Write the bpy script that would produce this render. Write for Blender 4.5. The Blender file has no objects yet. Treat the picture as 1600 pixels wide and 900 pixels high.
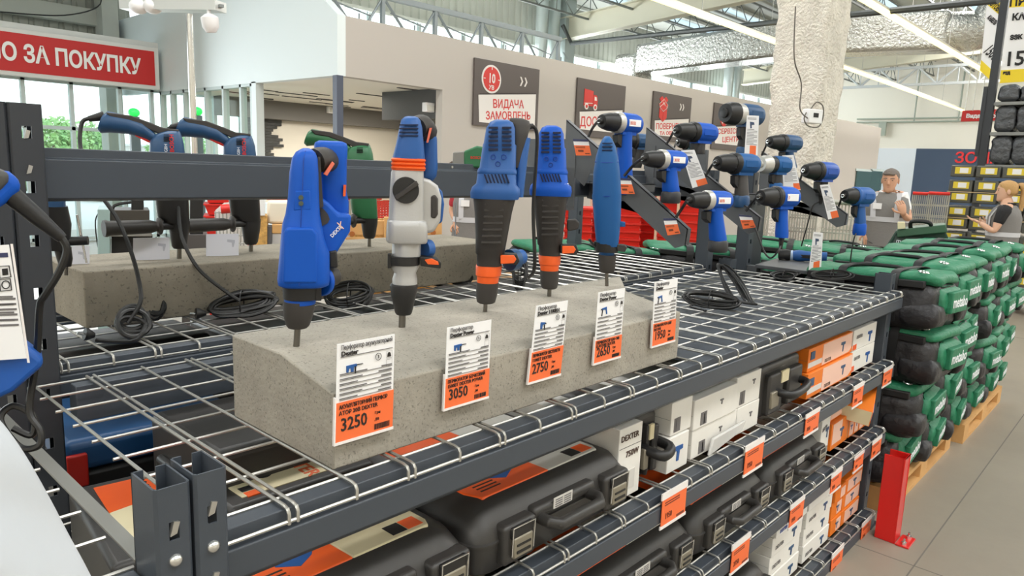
import bpy, bmesh, math, random
from mathutils import Vector, Matrix, Euler
random.seed(7)
S = bpy.context.scene
COL = S.collection
PI = math.pi
# ---------------------------------------------------------------- camera, world, light
YAW, PITCH, ROLL, FPX, CZ = math.radians(42.5532), math.radians(-9.5573), math.radians(2.1209), 1124.04, 1.6
_fw = Vector((math.cos(YAW)*math.cos(PITCH), math.sin(YAW)*math.cos(PITCH), math.sin(PITCH)))
_rt = Vector((math.sin(YAW), -math.cos(YAW), 0))
_up = _rt.cross(_fw)
CR = (math.cos(ROLL)*_rt + math.sin(ROLL)*_up).normalized()
CU = (-math.sin(ROLL)*_rt + math.cos(ROLL)*_up).normalized()
CF = _fw.normalized()
CAM = Vector((0, 0, CZ))
cd = bpy.data.cameras.new('camera'); cd.sensor_fit = 'HORIZONTAL'; cd.sensor_width = 36
cd.lens = FPX/1600*36; cd.clip_start = .02; cd.clip_end = 400
cam = bpy.data.objects.new('camera', cd); COL.objects.link(cam)
cam.matrix_world = Matrix(((CR.x, CU.x, -CF.x, 0), (CR.y, CU.y, -CF.y, 0), (CR.z, CU.z, -CF.z, CZ), (0, 0, 0, 1)))
S.camera = cam
S.view_settings.view_transform = 'Standard'; S.view_settings.look = 'None'
S.view_settings.gamma = 1; S.view_settings.use_curve_mapping = False
S.view_settings.exposure = 0.0
S.cycles.use_denoising = True
S.cycles.max_bounces = 6; S.cycles.diffuse_bounces = 3; S.cycles.glossy_bounces = 3; S.cycles.transmission_bounces = 4
S.cycles.sample_clamp_indirect = 4.0
w = bpy.data.worlds.new('world'); S.world = w; w.use_nodes = True
nt = w.node_tree; bg = nt.nodes['Background']
tc = nt.nodes.new('ShaderNodeTexCoord'); sp = nt.nodes.new('ShaderNodeSeparateXYZ'); rp = nt.nodes.new('ShaderNodeValToRGB')
nt.links.new(tc.outputs['Generated'], sp.inputs[0]); nt.links.new(sp.outputs['Z'], rp.inputs[0]); nt.links.new(rp.outputs[0], bg.inputs[0])
rp.color_ramp.elements[0].color = (.96, .99, 1, 1); rp.color_ramp.elements[1].color = (.62, .80, 1, 1); rp.color_ramp.elements[1].position = .8
bg.inputs[1].default_value = 2.6

def area(name, loc, sx, sy, power, color=(1, 1, 1), rot=(0, 0, 0)):
    l = bpy.data.lights.new(name, 'AREA'); l.shape = 'RECTANGLE'; l.size = sx; l.size_y = sy; l.energy = power; l.color = color
    o = bpy.data.objects.new(name, l); COL.objects.link(o); o.location = loc; o.rotation_euler = rot
    return o
# roof lights of the hall: long translucent strips in the roof (daylight)
for yy, pw in ((-9.0, 460), (-2.5, 460), (5.0, 460)):
    for xx in (-8, 3, 14, 27):
        area('roof_light', (xx, yy, 6.45 + .07*(14.45-yy) - .12), 9.0, 1.5, pw*(1.7 if xx > 20 else 1), (1.0, .985, .96))
# daylight falling in by the window band over the service wall, and an added fill light that brightens the glazed room
for xx in (11, 20, 30):
    area('band_daylight', (xx, 14.3, 4.55), 8.5, .9, 330, (.95, .99, 1), (math.radians(-108), 0, 0))
area('room_fill_light', (8.5, 11.5, 2.7), 3.5, 2.5, 210, (1, .96, .88))
# daylight entering by the glass entrance and the window band
area('entrance_daylight', (1.2, 12.6, 1.9), 7.0, 3.0, 260, (.90, .96, 1), (math.radians(-90), 0, 0))

# ---------------------------------------------------------------- helpers
def ray(px, py): return CF + CR*((px-800)/FPX) - CU*((py-450)/FPX)
def at(px, py, ax, v):
    d = ray(px, py); i = 'xyz'.index(ax); t = (v-CAM[i])/d[i]
    return CAM + d*t
def atd(px, py, d): return CAM + ray(px, py)*d
def depth(p): return (Vector(p)-CAM).dot(CF)
def srgb(h):
    if not isinstance(h, str): return tuple(h)
    h = h.lstrip('#'); c = [int(h[i:i+2], 16)/255 for i in (0, 2, 4)]
    return tuple(x/12.92 if x <= .04045 else ((x+.055)/1.055)**2.4 for x in c)
_M = {}
def mat(name, color, rough=.5, metal=0, spec=.5, noise=None, bump=None, emit=None, alpha=None, trans=0, wave=None, color2=None):
    """noise=(scale, amount) value variation; bump=(scale, strength)."""
    if name in _M: return _M[name]
    m = bpy.data.materials.new(name); m.use_nodes = True; n = m.node_tree; b = n.nodes['Principled BSDF']; L = n.links
    c = srgb(color); b.inputs['Base Color'].default_value = (*c, 1); b.inputs['Roughness'].default_value = rough
    b.inputs['Metallic'].default_value = metal; b.inputs['Specular IOR Level'].default_value = spec
    if trans: b.inputs['Transmission Weight'].default_value = trans
    if alpha is not None: b.inputs['Alpha'].default_value = alpha
    if emit: b.inputs['Emission Color'].default_value = (*srgb(emit[0]), 1); b.inputs['Emission Strength'].default_value = emit[1]
    if noise or bump: t = n.nodes.new('ShaderNodeTexCoord')
    if noise:
        x = n.nodes.new('ShaderNodeTexNoise'); x.inputs['Scale'].default_value = noise[0]; x.inputs['Detail'].default_value = 6; x.inputs['Roughness'].default_value = .65
        L.new(t.outputs['Object'], x.inputs['Vector'])
        r = n.nodes.new('ShaderNodeValToRGB'); a = noise[1]
        r.color_ramp.elements[0].position = .3; r.color_ramp.elements[1].position = .7
        c2 = srgb(color2) if color2 else tuple(min(1, k*(1+a)) for k in c)
        c1 = c if color2 else tuple(k*(1-a) for k in c)
        r.color_ramp.elements[0].color = (*c1, 1); r.color_ramp.elements[1].color = (*c2, 1)
        L.new(x.outputs['Fac'], r.inputs[0]); L.new(r.outputs[0], b.inputs['Base Color'])
    if bump:
        x = n.nodes.new('ShaderNodeTexNoise'); x.inputs['Scale'].default_value = bump[0]; x.inputs['Detail'].default_value = 5
        L.new(t.outputs['Object'], x.inputs['Vector']); bp = n.nodes.new('ShaderNodeBump'); bp.inputs['Strength'].default_value = bump[1]
        bp.inputs['Distance'].default_value = bump[2] if len(bump) > 2 else .02
        L.new(x.outputs['Fac'], bp.inputs['Height']); L.new(bp.outputs[0], b.inputs['Normal'])
    _M[name] = m
    return m

class B:
    """collects shapes into ONE mesh"""
    def __init__(s, M=None): s.bm = bmesh.new(); s.M = M or Matrix(); s.mi = 0
    def v(s, p): return s.bm.verts.new(s.M @ Vector(p))
    def f(s, vs):
        try: fc = s.bm.faces.new(vs)
        except ValueError: return
        fc.material_index = s.mi; fc.smooth = True
    def box(s, a, b):
        x0, y0, z0 = a; x1, y1, z1 = b
        p = [s.v(q) for q in ((x0,y0,z0),(x1,y0,z0),(x1,y1,z0),(x0,y1,z0),(x0,y0,z1),(x1,y0,z1),(x1,y1,z1),(x0,y1,z1))]
        for q in ((0,3,2,1),(4,5,6,7),(0,1,5,4),(1,2,6,5),(2,3,7,6),(3,0,4,7)): s.f([p[i] for i in q])
        return s
    def cbox(s, c, d): return s.box([c[i]-d[i]/2 for i in range(3)], [c[i]+d[i]/2 for i in range(3)])
    def quad(s, *p): s.f([s.v(q) for q in p]); return s
    def prism(s, poly, ax, d0, d1):
        def P(u, w, d): return {'x': (d, u, w), 'y': (u, d, w), 'z': (u, w, d)}[ax]
        a = [s.v(P(u, w, d0)) for u, w in poly]; b = [s.v(P(u, w, d1)) for u, w in poly]; n = len(poly)
        s.f(a[::-1]); s.f(b)
        for i in range(n): s.f([a[i], a[(i+1) % n], b[(i+1) % n], b[i]])
        return s
    def loft(s, rings, cap=(True, True)):
        R = [[s.v(p) for p in r] for r in rings]; n = len(R[0])
        for a, b in zip(R, R[1:]):
            for i in range(n): s.f([a[i], a[(i+1) % n], b[(i+1) % n], b[i]])
        if cap[0]: s.f(R[0][::-1])
        if cap[1]: s.f(R[-1])
        return s
    def cyl(s, p0, p1, r0, r1=None, n=14, cap=True):
        p0, p1 = Vector(p0), Vector(p1); r1 = r0 if r1 is None else r1; d = (p1-p0).normalized()
        u = d.orthogonal().normalized(); w_ = d.cross(u)
        return s.loft([[p + (u*math.cos(2*PI*i/n) + w_*math.sin(2*PI*i/n))*r for i in range(n)] for p, r in ((p0, r0), (p1, r1))], (cap, cap))
    def turn(s, prof, p0, p1, n=18):
        """lathe: prof = [(t, r)] along p0->p1 with t in 0..1"""
        p0, p1 = Vector(p0), Vector(p1); d = p1-p0; u = d.orthogonal().normalized(); w_ = d.normalized().cross(u)
        return s.loft([[p0+d*t + (u*math.cos(2*PI*i/n) + w_*math.sin(2*PI*i/n))*max(r, 1e-5) for i in range(n)] for t, r in prof])
    def tube(s, pts, r, n=8, cyc=False, smooth=0):
        P = [Vector(p) for p in pts]
        if smooth: P = spline(P, smooth, cyc)
        N = len(P); rings = []; u = None
        for i in range(N):
            a = P[i-1] if (i > 0 or cyc) else P[i]; b = P[(i+1) % N] if (i < N-1 or cyc) else P[i]
            d = (b-a)
            if d.length < 1e-9: d = Vector((0, 0, 1))
            d.normalize()
            u = d.orthogonal().normalized() if u is None else (u - d*u.dot(d))
            if u.length < 1e-6: u = d.orthogonal()
            u.normalize(); w_ = d.cross(u); rr = r(i/(N-1)) if callable(r) else r
            rings.append([P[i] + (u*math.cos(2*PI*k/n) + w_*math.sin(2*PI*k/n))*rr for k in range(n)])
        if cyc: rings.append(rings[0])
        return s.loft(rings, (not cyc, not cyc))
    def ball(s, c, r, n=14, m=8):
        rx, ry, rz = (r, r, r) if not hasattr(r, '__len__') else r
        return s.loft([[(c[0]+rx*math.sin(t)*math.cos(2*PI*i/n), c[1]+ry*math.sin(t)*math.sin(2*PI*i/n), c[2]-rz*math.cos(t)) for i in range(n)]
                       for t in [max(.02, min(PI-.02, PI*k/m)) for k in range(m+1)]])
    def build(s, name, m, parent=None, angle=38, bevel=0, seg=2, sub=0):
        bmesh.ops.remove_doubles(s.bm, verts=s.bm.verts, dist=1e-6)
        bmesh.ops.recalc_face_normals(s.bm, faces=s.bm.faces)
        me = bpy.data.meshes.new(name); s.bm.to_mesh(me); s.bm.free()
        for k in (m if isinstance(m, (list, tuple)) else [m]): me.materials.append(k)
        if angle < 180: me.set_sharp_from_angle(angle=math.radians(angle))
        o = bpy.data.objects.new(name, me); COL.objects.link(o)
        if parent: o.parent = parent
        if sub: md = o.modifiers.new('s', 'SUBSURF'); md.levels = md.render_levels = sub
        if bevel:
            md = o.modifiers.new('b', 'BEVEL'); md.width = bevel; md.segments = seg; md.limit_method = 'ANGLE'; md.angle_limit = math.radians(40); md.harden_normals = False
        return o
def spline(P, k, cyc=False):
    out = []; N = len(P)
    for i in range(N if cyc else N-1):
        g = (lambda j: P[j % N]) if cyc else (lambda j: P[max(0, min(N-1, j))])
        p0, p1, p2, p3 = g(i-1), g(i), g(i+1), g(i+2)
        for j in range(k):
            t = j/k
            out.append(.5*((2*p1) + (p2-p0)*t + (2*p0-5*p1+4*p2-p3)*t*t + (3*p1-p0-3*p2+p3)*t**3))
    if not cyc: out.append(P[-1])
    return out
def ell(cx, cy, z, hx, hy, n=20, p=2.6, tilt=0):
    """superellipse ring in a horizontal plane (p = squareness)"""
    r = []
    for i in range(n):
        a = 2*PI*i/n; c, q = math.cos(a), math.sin(a)
        x = hx*math.copysign(abs(c)**(2/p), c); y = hy*math.copysign(abs(q)**(2/p), q)
        r.append((cx+x, cy+y, z + tilt*x))
    return r
def thing(name, label, cat, loc=(0, 0, 0), rz=0, group=None):
    o = bpy.data.objects.new(name, None); COL.objects.link(o); o.location = loc; o.rotation_euler = (0, 0, rz)
    o.empty_display_size = .05
    return tag(o, label, cat, group)
def tag(o, label=None, cat=None, group=None, kind=None):
    if label: o['label'] = label
    if cat: o['category'] = cat
    if group: o['group'] = group
    if kind: o['kind'] = kind
    return o
def struct(o): o['kind'] = 'structure'; return o
def dup(o, loc=None, rz=None, label=None, group=None, parent=None):
    c = o.copy(); COL.objects.link(c)
    if parent: c.parent = parent
    if loc is not None: c.location = loc
    if rz is not None: c.rotation_euler.z = rz
    if label: c['label'] = label
    if group: c['group'] = group
    for ch in list(o.children): dup(ch, parent=c)
    return c
def text(body, size, m, parent=None, loc=(0, 0, 0), rot=(PI/2, 0, 0), ext=.0004, bold=0, align='LEFT', name='lettering', sx=1, space=1, fit=None, maxw=None):
    c = bpy.data.curves.new(name, 'FONT'); c.body = body; c.size = size; c.extrude = ext; c.offset = bold; c.align_x = align; c.resolution_u = 2; c.space_line = .85; c.space_character = space
    o = bpy.data.objects.new('t', c); COL.objects.link(o)
    dg = bpy.context.evaluated_depsgraph_get(); me = bpy.data.meshes.new_from_object(o.evaluated_get(dg)); bpy.data.objects.remove(o)
    me.materials.clear(); me.materials.append(m)
    if maxw: xs = [v.co.x for v in me.vertices]; sx = min(sx, maxw/(max(xs)-min(xs)))
    if fit: xs = [v.co.x for v in me.vertices]; sx = fit/(max(xs)-min(xs))
    r = bpy.data.objects.new(name, me); COL.objects.link(r); r.location = loc; r.rotation_euler = rot; r.scale = (sx, 1, 1)
    if parent: r.parent = parent
    return r
def view_frame(p):
    """yaw that turns local -y towards the camera and local +x to the picture's side; metres per picture pixel there"""
    p = Vector(p); a = math.atan2(p.y, p.x)
    return a - PI/2, depth(p)/FPX
# ---------------------------------------------------------------- shared materials
STEEL = mat('slate_painted_steel', '#40464e', .42, .0, .5, bump=(400, .02))
STEEL2 = mat('dark_painted_steel', '#33363b', .42, .0, .5)
ZINC = mat('zinc_wire', '#b8b6b0', .36, .75)
CHROME = mat('bright_steel', '#d8d8d6', .22, .95)
DRILLBIT = mat('drill_bit_steel', '#77736c', .3, .9)
BLUE = mat('blue_plastic', '#0650b4', .5, 0, .3)
BLUE2 = mat('deep_blue_plastic', '#1f5598', .5, 0, .5)
BLUE3 = mat('dull_blue_plastic', '#1c5690', .5, 0, .3)
NAVY = mat('navy_plastic', '#234a72', .45)
BLACK = mat('black_plastic', '#1c1b1b', .45)
RUBBER = mat('grey_black_rubber', '#36322f', .6)
CABLE = mat('black_cable_rubber', '#171615', .42)
ALU = mat('cast_aluminium', '#b9b8b6', .42, .35, bump=(300, .03))
ORANGE = mat('orange_plastic', '#f2601f', .4)
RED = mat('red_plastic', '#d42a20', .4)
GREEN = mat('green_plastic', '#2c6b44', .4)
WHITE = mat('white_card', '#f1f0f0', .55)
CARDW = mat('white_carton', '#e6e3dc', .6, noise=(8, .04))
ORPAPER = mat('orange_print', '#f4713a', .5)
INK = mat('black_ink', '#1e1c1c', .6)
GREYINK = mat('grey_ink', '#6d6a6a', .6)
CREAM = mat('cream_card', '#d9cda8', .6)
def pores(m, scale, thr, dark):
    n = m.node_tree; L = n.links; b = n.nodes['Principled BSDF']; src = b.inputs['Base Color'].links[0].from_socket
    t = n.nodes.new('ShaderNodeTexCoord'); v = n.nodes.new('ShaderNodeTexNoise'); v.inputs['Scale'].default_value = scale; v.inputs['Detail'].default_value = 2
    L.new(t.outputs['Object'], v.inputs['Vector']); r = n.nodes.new('ShaderNodeValToRGB'); r.color_ramp.elements[0].position = thr; r.color_ramp.elements[1].position = thr+.05
    r.color_ramp.elements[0].color = (dark, dark, dark, 1); r.color_ramp.elements[1].color = (1, 1, 1, 1); L.new(v.outputs['Fac'], r.inputs[0])
    x = n.nodes.new('ShaderNodeMix'); x.data_type = 'RGBA'; x.blend_type = 'MULTIPLY'; x.inputs['Factor'].default_value = 1
    L.new(src, x.inputs['A']); L.new(r.outputs[0], x.inputs['B']); L.new(x.outputs['Result'], b.inputs['Base Color']); return m
CONCRETE = pores(mat('aerated_concrete', '#9c968a', .9, noise=(7, .2), bump=(110, .5, .004)), 230, .34, .62)
CASEBLK = mat('black_case_plastic', '#353331', .42, bump=(500, .05))
# ================================================================ the hall
def floor_mat():
    m = mat('polished_concrete_floor', '#938a7c', .38, spec=.4, noise=(1.1, .10), bump=(30, .03))
    return m
FLM = floor_mat()
def zroof(y): return 6.45 + .07*(14.45-y)
b = B(); b.box((-12, -14, -.2), (36.2, 16.6, 0)); struct(b.build('floor', FLM))
b = B()
for y in (.62, -4.0): b.box((-12, y-.003, 0), (36, y+.003, .0006))
for x in (3.25, 9.2, 15.2): b.box((x-.003, -14, 0), (x+.003, 14, .0006))
struct(b.build('floor_joint', mat('joint', '#6f6a63', .8)))
WALLW = mat('white_wall_paint', '#dcdcd8', .7); WALLG = mat('warm_grey_wall', '#b9b2aa', .7); WALLC = mat('cream_wall', '#eee6d6', .7)
CLAD = mat('ribbed_cladding', '#c9cbc2', .5, .0); CLADG = mat('grey_cladding', '#8f9188', .55)
DKPAINT = mat('dark_grey_paint', '#4a4948', .7); FRAMEW = mat('white_window_frame', '#c3cfce', .5); DGREEN = mat('dark_frame', '#56666a', .5)
def glassmat():
    m = bpy.data.materials.new('window_glass'); m.use_nodes = True; n = m.node_tree; n.nodes.clear()
    o = n.nodes.new('ShaderNodeOutputMaterial'); mx = n.nodes.new('ShaderNodeMixShader'); t = n.nodes.new('ShaderNodeBsdfTransparent'); g = n.nodes.new('ShaderNodeBsdfGlossy')
    g.inputs['Roughness'].default_value = .05; t.inputs[0].default_value = (.93, .98, .96, 1); mx.inputs[0].default_value = .05
    n.links.new(t.outputs[0], mx.inputs[1]); n.links.new(g.outputs[0], mx.inputs[2]); n.links.new(mx.outputs[0], o.inputs[0]); return m
GLASS = glassmat()
# service wall with the four signs (ends at x = 29)
b = B(); y0, y1 = 8.51, 8.66
b.box((5.80, y0, 2.72), (7.54, y1, 3.5)); b.box((7.54, y0, 0), (29.0, y1, 3.5)); b.box((5.80, y0, 0), (7.54, y1, .9))
struct(b.build('wall_front', WALLG))
b = B(); b.prism([(8.51, 2.72), (16.4, 2.76), (16.4, 4.22), (9.6, 4.22), (8.9, 3.78), (8.51, 3.5)], 'x', 5.67, 5.80); b.box((5.67, 10.72, 0), (5.80, 10.86, 2.75)); b.box((5.67, 8.51, 0), (5.8, 10.72, .9))
struct(b.build('wall_left', mat('cool_white_wall', '#e0e8e8', .75)))
b = B(); b.box((5.64, 8.48, .9), (5.74, 8.58, 2.72)); struct(b.build('trim_1', mat('blue_grey_post', '#4b5160', .5)))
# inside of the glazed corner room
b = B(); b.box((5.8, 8.66, 2.75), (15, 14.2, 2.8)); struct(b.build('ceiling_tiles', mat('white_ceiling_tile', '#f0ece2', .8)))
b = B(); random.seed(3)
for k in range(26):
    x = random.uniform(6.2, 9.5); y = random.uniform(9, 13.6); b.box((x, y, 2.738), (x+random.uniform(.3, .9), y+.05, 2.751))
struct(b.build('ceiling_tile_slots', DKPAINT))
b = B(); b.box((7.4, 14.2, 0), (15, 14.3, 2.8)); struct(b.build('wall_back', WALLC))
b = B()
for k in range(30):
    z = .9+k*.062; w_ = .62 + .10*math.sin(k*.9) + .10*(1 if k < 6 else 0) + random.uniform(-.10, .10)
    b.box((7.2, 14.12, z), (7.30+max(.4, w_), 14.2, z+.058))
struct(b.build('wall_brick', mat('dark_brick', '#4d4d4b', .85, noise=(6, .3))))
p = at(597, 150, 'x', 7.58); q = at(690, 185, 'x', 7.58)
b = B(); b.box((7.58, 8.67, q.z), (9.5, p.y, 2.748)); struct(b.build('ceiling_beam', DKPAINT))
p = at(437, 172, 'y', 13.9); q = at(440, 187, 'y', 13.9)
b = B(); b.box((6.6, 13.85, q.z), (15, 14.15, p.z+.25)); struct(b.build('ceiling_beam', mat('grey_paint', '#77746f', .7)))
for i, (px, py, y) in enumerate(((517, 172, 13.8), (669, 168, 11.15))):
    c = at(px, py, 'y', y) if i == 0 else at(px, py, 'x', 7.5); r = thing('emergency_lamp', ['small white lamp box on the grey beam seen through the side opening', 'small white lamp box on the short dark beam of the glazed room'][i], 'lamp', c)
    x = B(); x.box((-.09, -.06, -.07), (.09, .04, .07)); x.build('housing', WHITE, r, bevel=.008); x = B(); x.box((-.07, -.07, -.05), (.07, -.06, .03)); x.build('cover', mat('milky_cover', '#d8d6cc', .3), r)
# glazing of the side wall and of the entrance
def glazed(name, ax, c0, a0, a1, z0, z1, posts, rails, fm, t=.05, w_=.06):
    fr = B()
    def bx(u0, u1, za, zb):
        if ax == 'y': fr.box((u0, c0-t, za), (u1, c0+t, zb))
        else: fr.box((c0-t, u0, za), (c0+t, u1, zb))
    for u in posts: bx(u-w_/2, u+w_/2, z0, z1)
    for z in rails: bx(a0, a1, z-w_/2, z+w_/2)
    o = struct(fr.build(name, fm)); g = B()
    if ax == 'y': g.box((a0, c0-.004, z0), (a1, c0+.004, z1))
    else: g.box((c0-.004, a0, z0), (c0+.004, a1, z1))
    g.build('pane', GLASS, o); return o
glazed('window_1', 'x', 5.73, 10.86, 14.4, 0, 2.76, [10.9, 11.25, 11.85, 12.5, 13.35, 13.9, 14.37], [.05, 1.15, 2.72], FRAMEW)
ys = 14.45
pst = [at(x, 170, 'y', ys).x for x in (-90, 37, 112, 187, 237)]
glazed('window_2', 'y', ys, -7, 7.35, 0, 2.8, [-6, -4.5, -3, -1.5, 0, 1.5] + pst + [6.2, 6.75, 7.3], [.05, 1.98, 2.76], FRAMEW)
b = B(); b.box((-7, ys-.1, 2.8), (5.67, ys+.1, 3.62)); struct(b.build('wall_entrance', WALLW))
# cladding above the entrance, with girts and a grey column
def ribbed(name, m, x0, x1, z0, z1, y, pitch=.25, d=.035):
    poly = []; x = x0
    while x < x1:
        poly += [(x, y), (x+pitch*.55, y), (x+pitch*.65, y+d), (x+pitch*.9, y+d)]; x += pitch
    b = B(); lo = [b.v((px, py, z0)) for px, py in poly]; hi = [b.v((px, py, z1)) for px, py in poly]
    for i in range(len(poly)-1): b.f([lo[i], lo[i+1], hi[i+1], hi[i]])
    return struct(b.build(name, m, angle=20))
ribbed('wall_upper', CLADG, -10, 6, 3.4, 7.6, 16.45)
b = B(); b.box((-10, 16.2, 4.05), (5.6, 16.42, 4.35)); b.box((-10, 16.2, 5.3), (5.6, 16.42, 5.5)); struct(b.build('wall_girt', mat('girt_grey', '#a3a59c', .6)))
b = B(); b.box((5.25, 15.9, 0), (5.55, 16.3, 7)); struct(b.build('column_grey', mat('column_grey', '#aaaca4', .7)))
b = B(); b.tube([(2.9, 16.1, 5.0), (4.2, 16.0, 4.75), (4.9, 15.95, 4.8), (5.2, 15.9, 4.7)], .012, smooth=6); b.tube([(5.2, 15.85, 6), (5.1, 15.85, 4.9), (5.2, 15.8, 4.4), (4.6, 15.9, 4.1), (3.6, 16, 4.0)], .012, smooth=6)
tag(b.build('wall_cable', CABLE), 'dark cable looped on the grey cladding over the red sign', 'cable')
# outer wall behind the service wall: plinth, window band, cladding
b = B(); b.box((7.35, 14.4, 0), (36, 14.6, 4.0)); b.box((7.35, 14.4, 5.02), (36, 14.5, 5.1)); struct(b.build('wall_far', CLAD))
ribbed('wall_cladding', CLAD, 5.8, 36, 5.1, 7.2, 14.5)
b = B()
x = 6.0
while x < 36: b.box((x-.04, 14.42, 4), (x+.04, 14.5, 5.05)); x += 1.5
b.box((5.8, 14.42, 4.5), (36, 14.47, 4.55))
o = struct(b.build('window_3', FRAMEW)); g = B(); g.box((5.8, 14.49, 4), (36, 14.495, 5.05)); g.build('pane', GLASS, o)
# round and square columns at the outer wall
b = B()
for x in (16.2, 16.75): b.cyl((x, 14.1, 0), (x, 14.1, 7), .17, n=20)
struct(b.build('column_round', mat('silver_duct_pipe', '#c3cdcb', .3, .4)))
b = B(); b.box((17.05, 13.9, 0), (17.5, 14.3, 7)); struct(b.build('column_square', mat('pale_blue_grey', '#b4bfbe', .6)))
for x in (27.4,): b = B(); b.cyl((x, 13.9, 0), (x, 13.9, 6), .2, n=18); b.cyl((x+.6, 13.9, 0), (x+.6, 13.9, 6), .2, n=18); struct(b.build('column_round', mat('silver_duct_pipe', '#c3cdcb', .3, .4)))
# wall at the end of the aisle
b = B(); b.box((36, -14, 0), (36.2, 14.6, 8.5)); struct(b.build('wall_right', mat('end_wall_white', '#faf5e8', .7)))
b = B(); b.box((35.95, 3, 0), (36, 9.0, 3.05)); struct(b.build('wall_panel_blue', mat('slate_blue_paint', '#46566e', .6)))
b = B(); b.box((35.95, 9.0, 0), (36, 13, 3.05)); struct(b.build('wall_panel_white', mat('cool_white_panel', '#eef4fb', .6)))
p = at(1490, 254, 'x', 35.9)
o = text('ЗОНА', .62, mat('red_letters', '#e8383a', .5), None, (35.93, p.y, p.z), (PI/2, 0, -PI/2), .02, .012, name='wall_lettering')
tag(o, 'red letters ЗОНА on the slate blue wall at the aisle end', 'lettering')
b = B()
for z, y0_, y1_ in ((4.35, 5.5, 11.6), (4.2, 5.5, 11.6)): b.tube([(35.8, y0_, z), (35.8, y1_, z)], .035)
for y in (9.2, 7.5): b.tube([(35.8, y, 4.2), (35.8, y, 6.4)], .03)
b.box((35.7, 10.3, 3.6), (35.85, 10.6, 4.2))
struct(b.build('trim_2', mat('grey_green_pipe', '#aab3a6', .5)))
b = B(); b.box((-12, -14.2, 0), (36, -14, 9)); struct(b.build('wall_near', WALLC))
b = B(); b.box((-12.2, -14, 0), (-12, 16.5, 9)); struct(b.build('wall_side', WALLC))
# door and windows at the far end of the service wall
for i, (xa, xb) in enumerate(((1338, 1357), (1361, 1374))):
    p = at(xa, 267, 'y', 8.5); q = at(xb, 300, 'y', 8.5); b = B(); b.box((p.x, 8.46, q.z), (q.x, 8.5, p.z)); o = struct(b.build('window_%d' % (4+i), mat('teal_glass', '#47605f', .15)))
    g = B(); g.box((p.x-.1, 8.47, p.z), (q.x+.1, 8.5, p.z+.08)); g.build('window_frame', FRAMEW, o)
# roof deck, rafters, lattice joists
b = B()
def slab(b, x0, x1, ya, yb, t=.12): b.prism([(ya, zroof(ya)), (yb, zroof(yb)), (yb, zroof(yb)+t), (ya, zroof(ya)+t)], 'x', x0, x1)
yy = 16.6
pan = B()
while yy > -14:
    y2 = max(-14, yy-1.45); slab(b, -12, 36.2, y2, yy); y3 = max(-14, y2-.42)
    if y3 < y2: slab(pan, -12, 36.2, y3, y2, .02)
    yy = y3
struct(b.build('ceiling', mat('roof_deck', '#b6bab2', .5)))
def roof_light_mat():
    m = bpy.data.materials.new('translucent_roof_sheet'); m.use_nodes = True; n = m.node_tree; n.nodes.clear(); o = n.nodes.new('ShaderNodeOutputMaterial'); t = n.nodes.new('ShaderNodeBsdfTranslucent')
    t.inputs[0].default_value = (.72, .76, .74, 1); n.links.new(t.outputs[0], o.inputs[0]); return m
struct(pan.build('ceiling_roof_light', roof_light_mat()))
b = B()
for k in range(40):
    y = 14.2-k*.55
    if k % 3 == 0: b.box((-5, y-.05, zroof(y)-.10), (36, y+.05, zroof(y)-.015))
struct(b.build('ceiling_rib', mat('roof_rib', '#d6dad4', .5)))
RAFT = mat('cream_rafter', '#dcd8c4', .6)
for x in (-4, 5.0, 17.2, 29.3):
    b = B(); b.prism([(14.2, zroof(14.2)-1.15), (14.2, zroof(14.2)-.55), (-13.5, zroof(-13.5)-.45), (-13.5, zroof(-13.5)-1.05)], 'x', x-.02, x+.02)
    for o_ in (1.15, .55):
        b.prism([(14.2, zroof(14.2)-o_), (14.2, zroof(14.2)-o_+.03), (-13.5, zroof(-13.5)-o_+.13), (-13.5, zroof(-13.5)-o_+.10)], 'x', x-.16, x+.16)
    struct(b.build('ceiling_rafter', RAFT))
JST = mat('joist_grey', '#6f736e', .5)
for y in (13.2, 11.7, 10.2, 8.7, 7.2, 5.7, 4.2, 2.7, 1.2, -.3, -2.2):
    z1_ = zroof(y)-.08; z0_ = z1_-.62; b = B()
    for z in (z1_, z0_): b.box((6, y-.025, z-.025), (36, y+.025, z+.025))
    x = 6.0; k = 0
    while x < 35.5:
        b.tube([(x, y, z1_ if k % 2 else z0_), (x+.75, y, z0_ if k % 2 else z1_)], .016, n=5)
        if k % 2: b.tube([(x, y, z0_), (x, y, z1_)], .014, n=5)
        x += .75; k += 1
    struct(b.build('ceiling_joist', JST))
b = B()   # lattice girders crossing above the far aisle
for x in (24.0, 32.0):
    for z in (5.35, 6.0): b.box((x-.05, 2, z-.05), (x+.05, 13.8, z+.05))
    y = 2.0; k = 0
    while y < 13.5:
        b.tube([(x, y, 6.0 if k % 2 else 5.35), (x, y+.7, 5.35 if k % 2 else 6.0)], .04, n=6); b.tube([(x, y, 5.35), (x, y, 6)], .025, n=5); y += .7; k += 1
struct(b.build('ceiling_girder', mat('white_girder', '#d5d9da', .4)))
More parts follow.
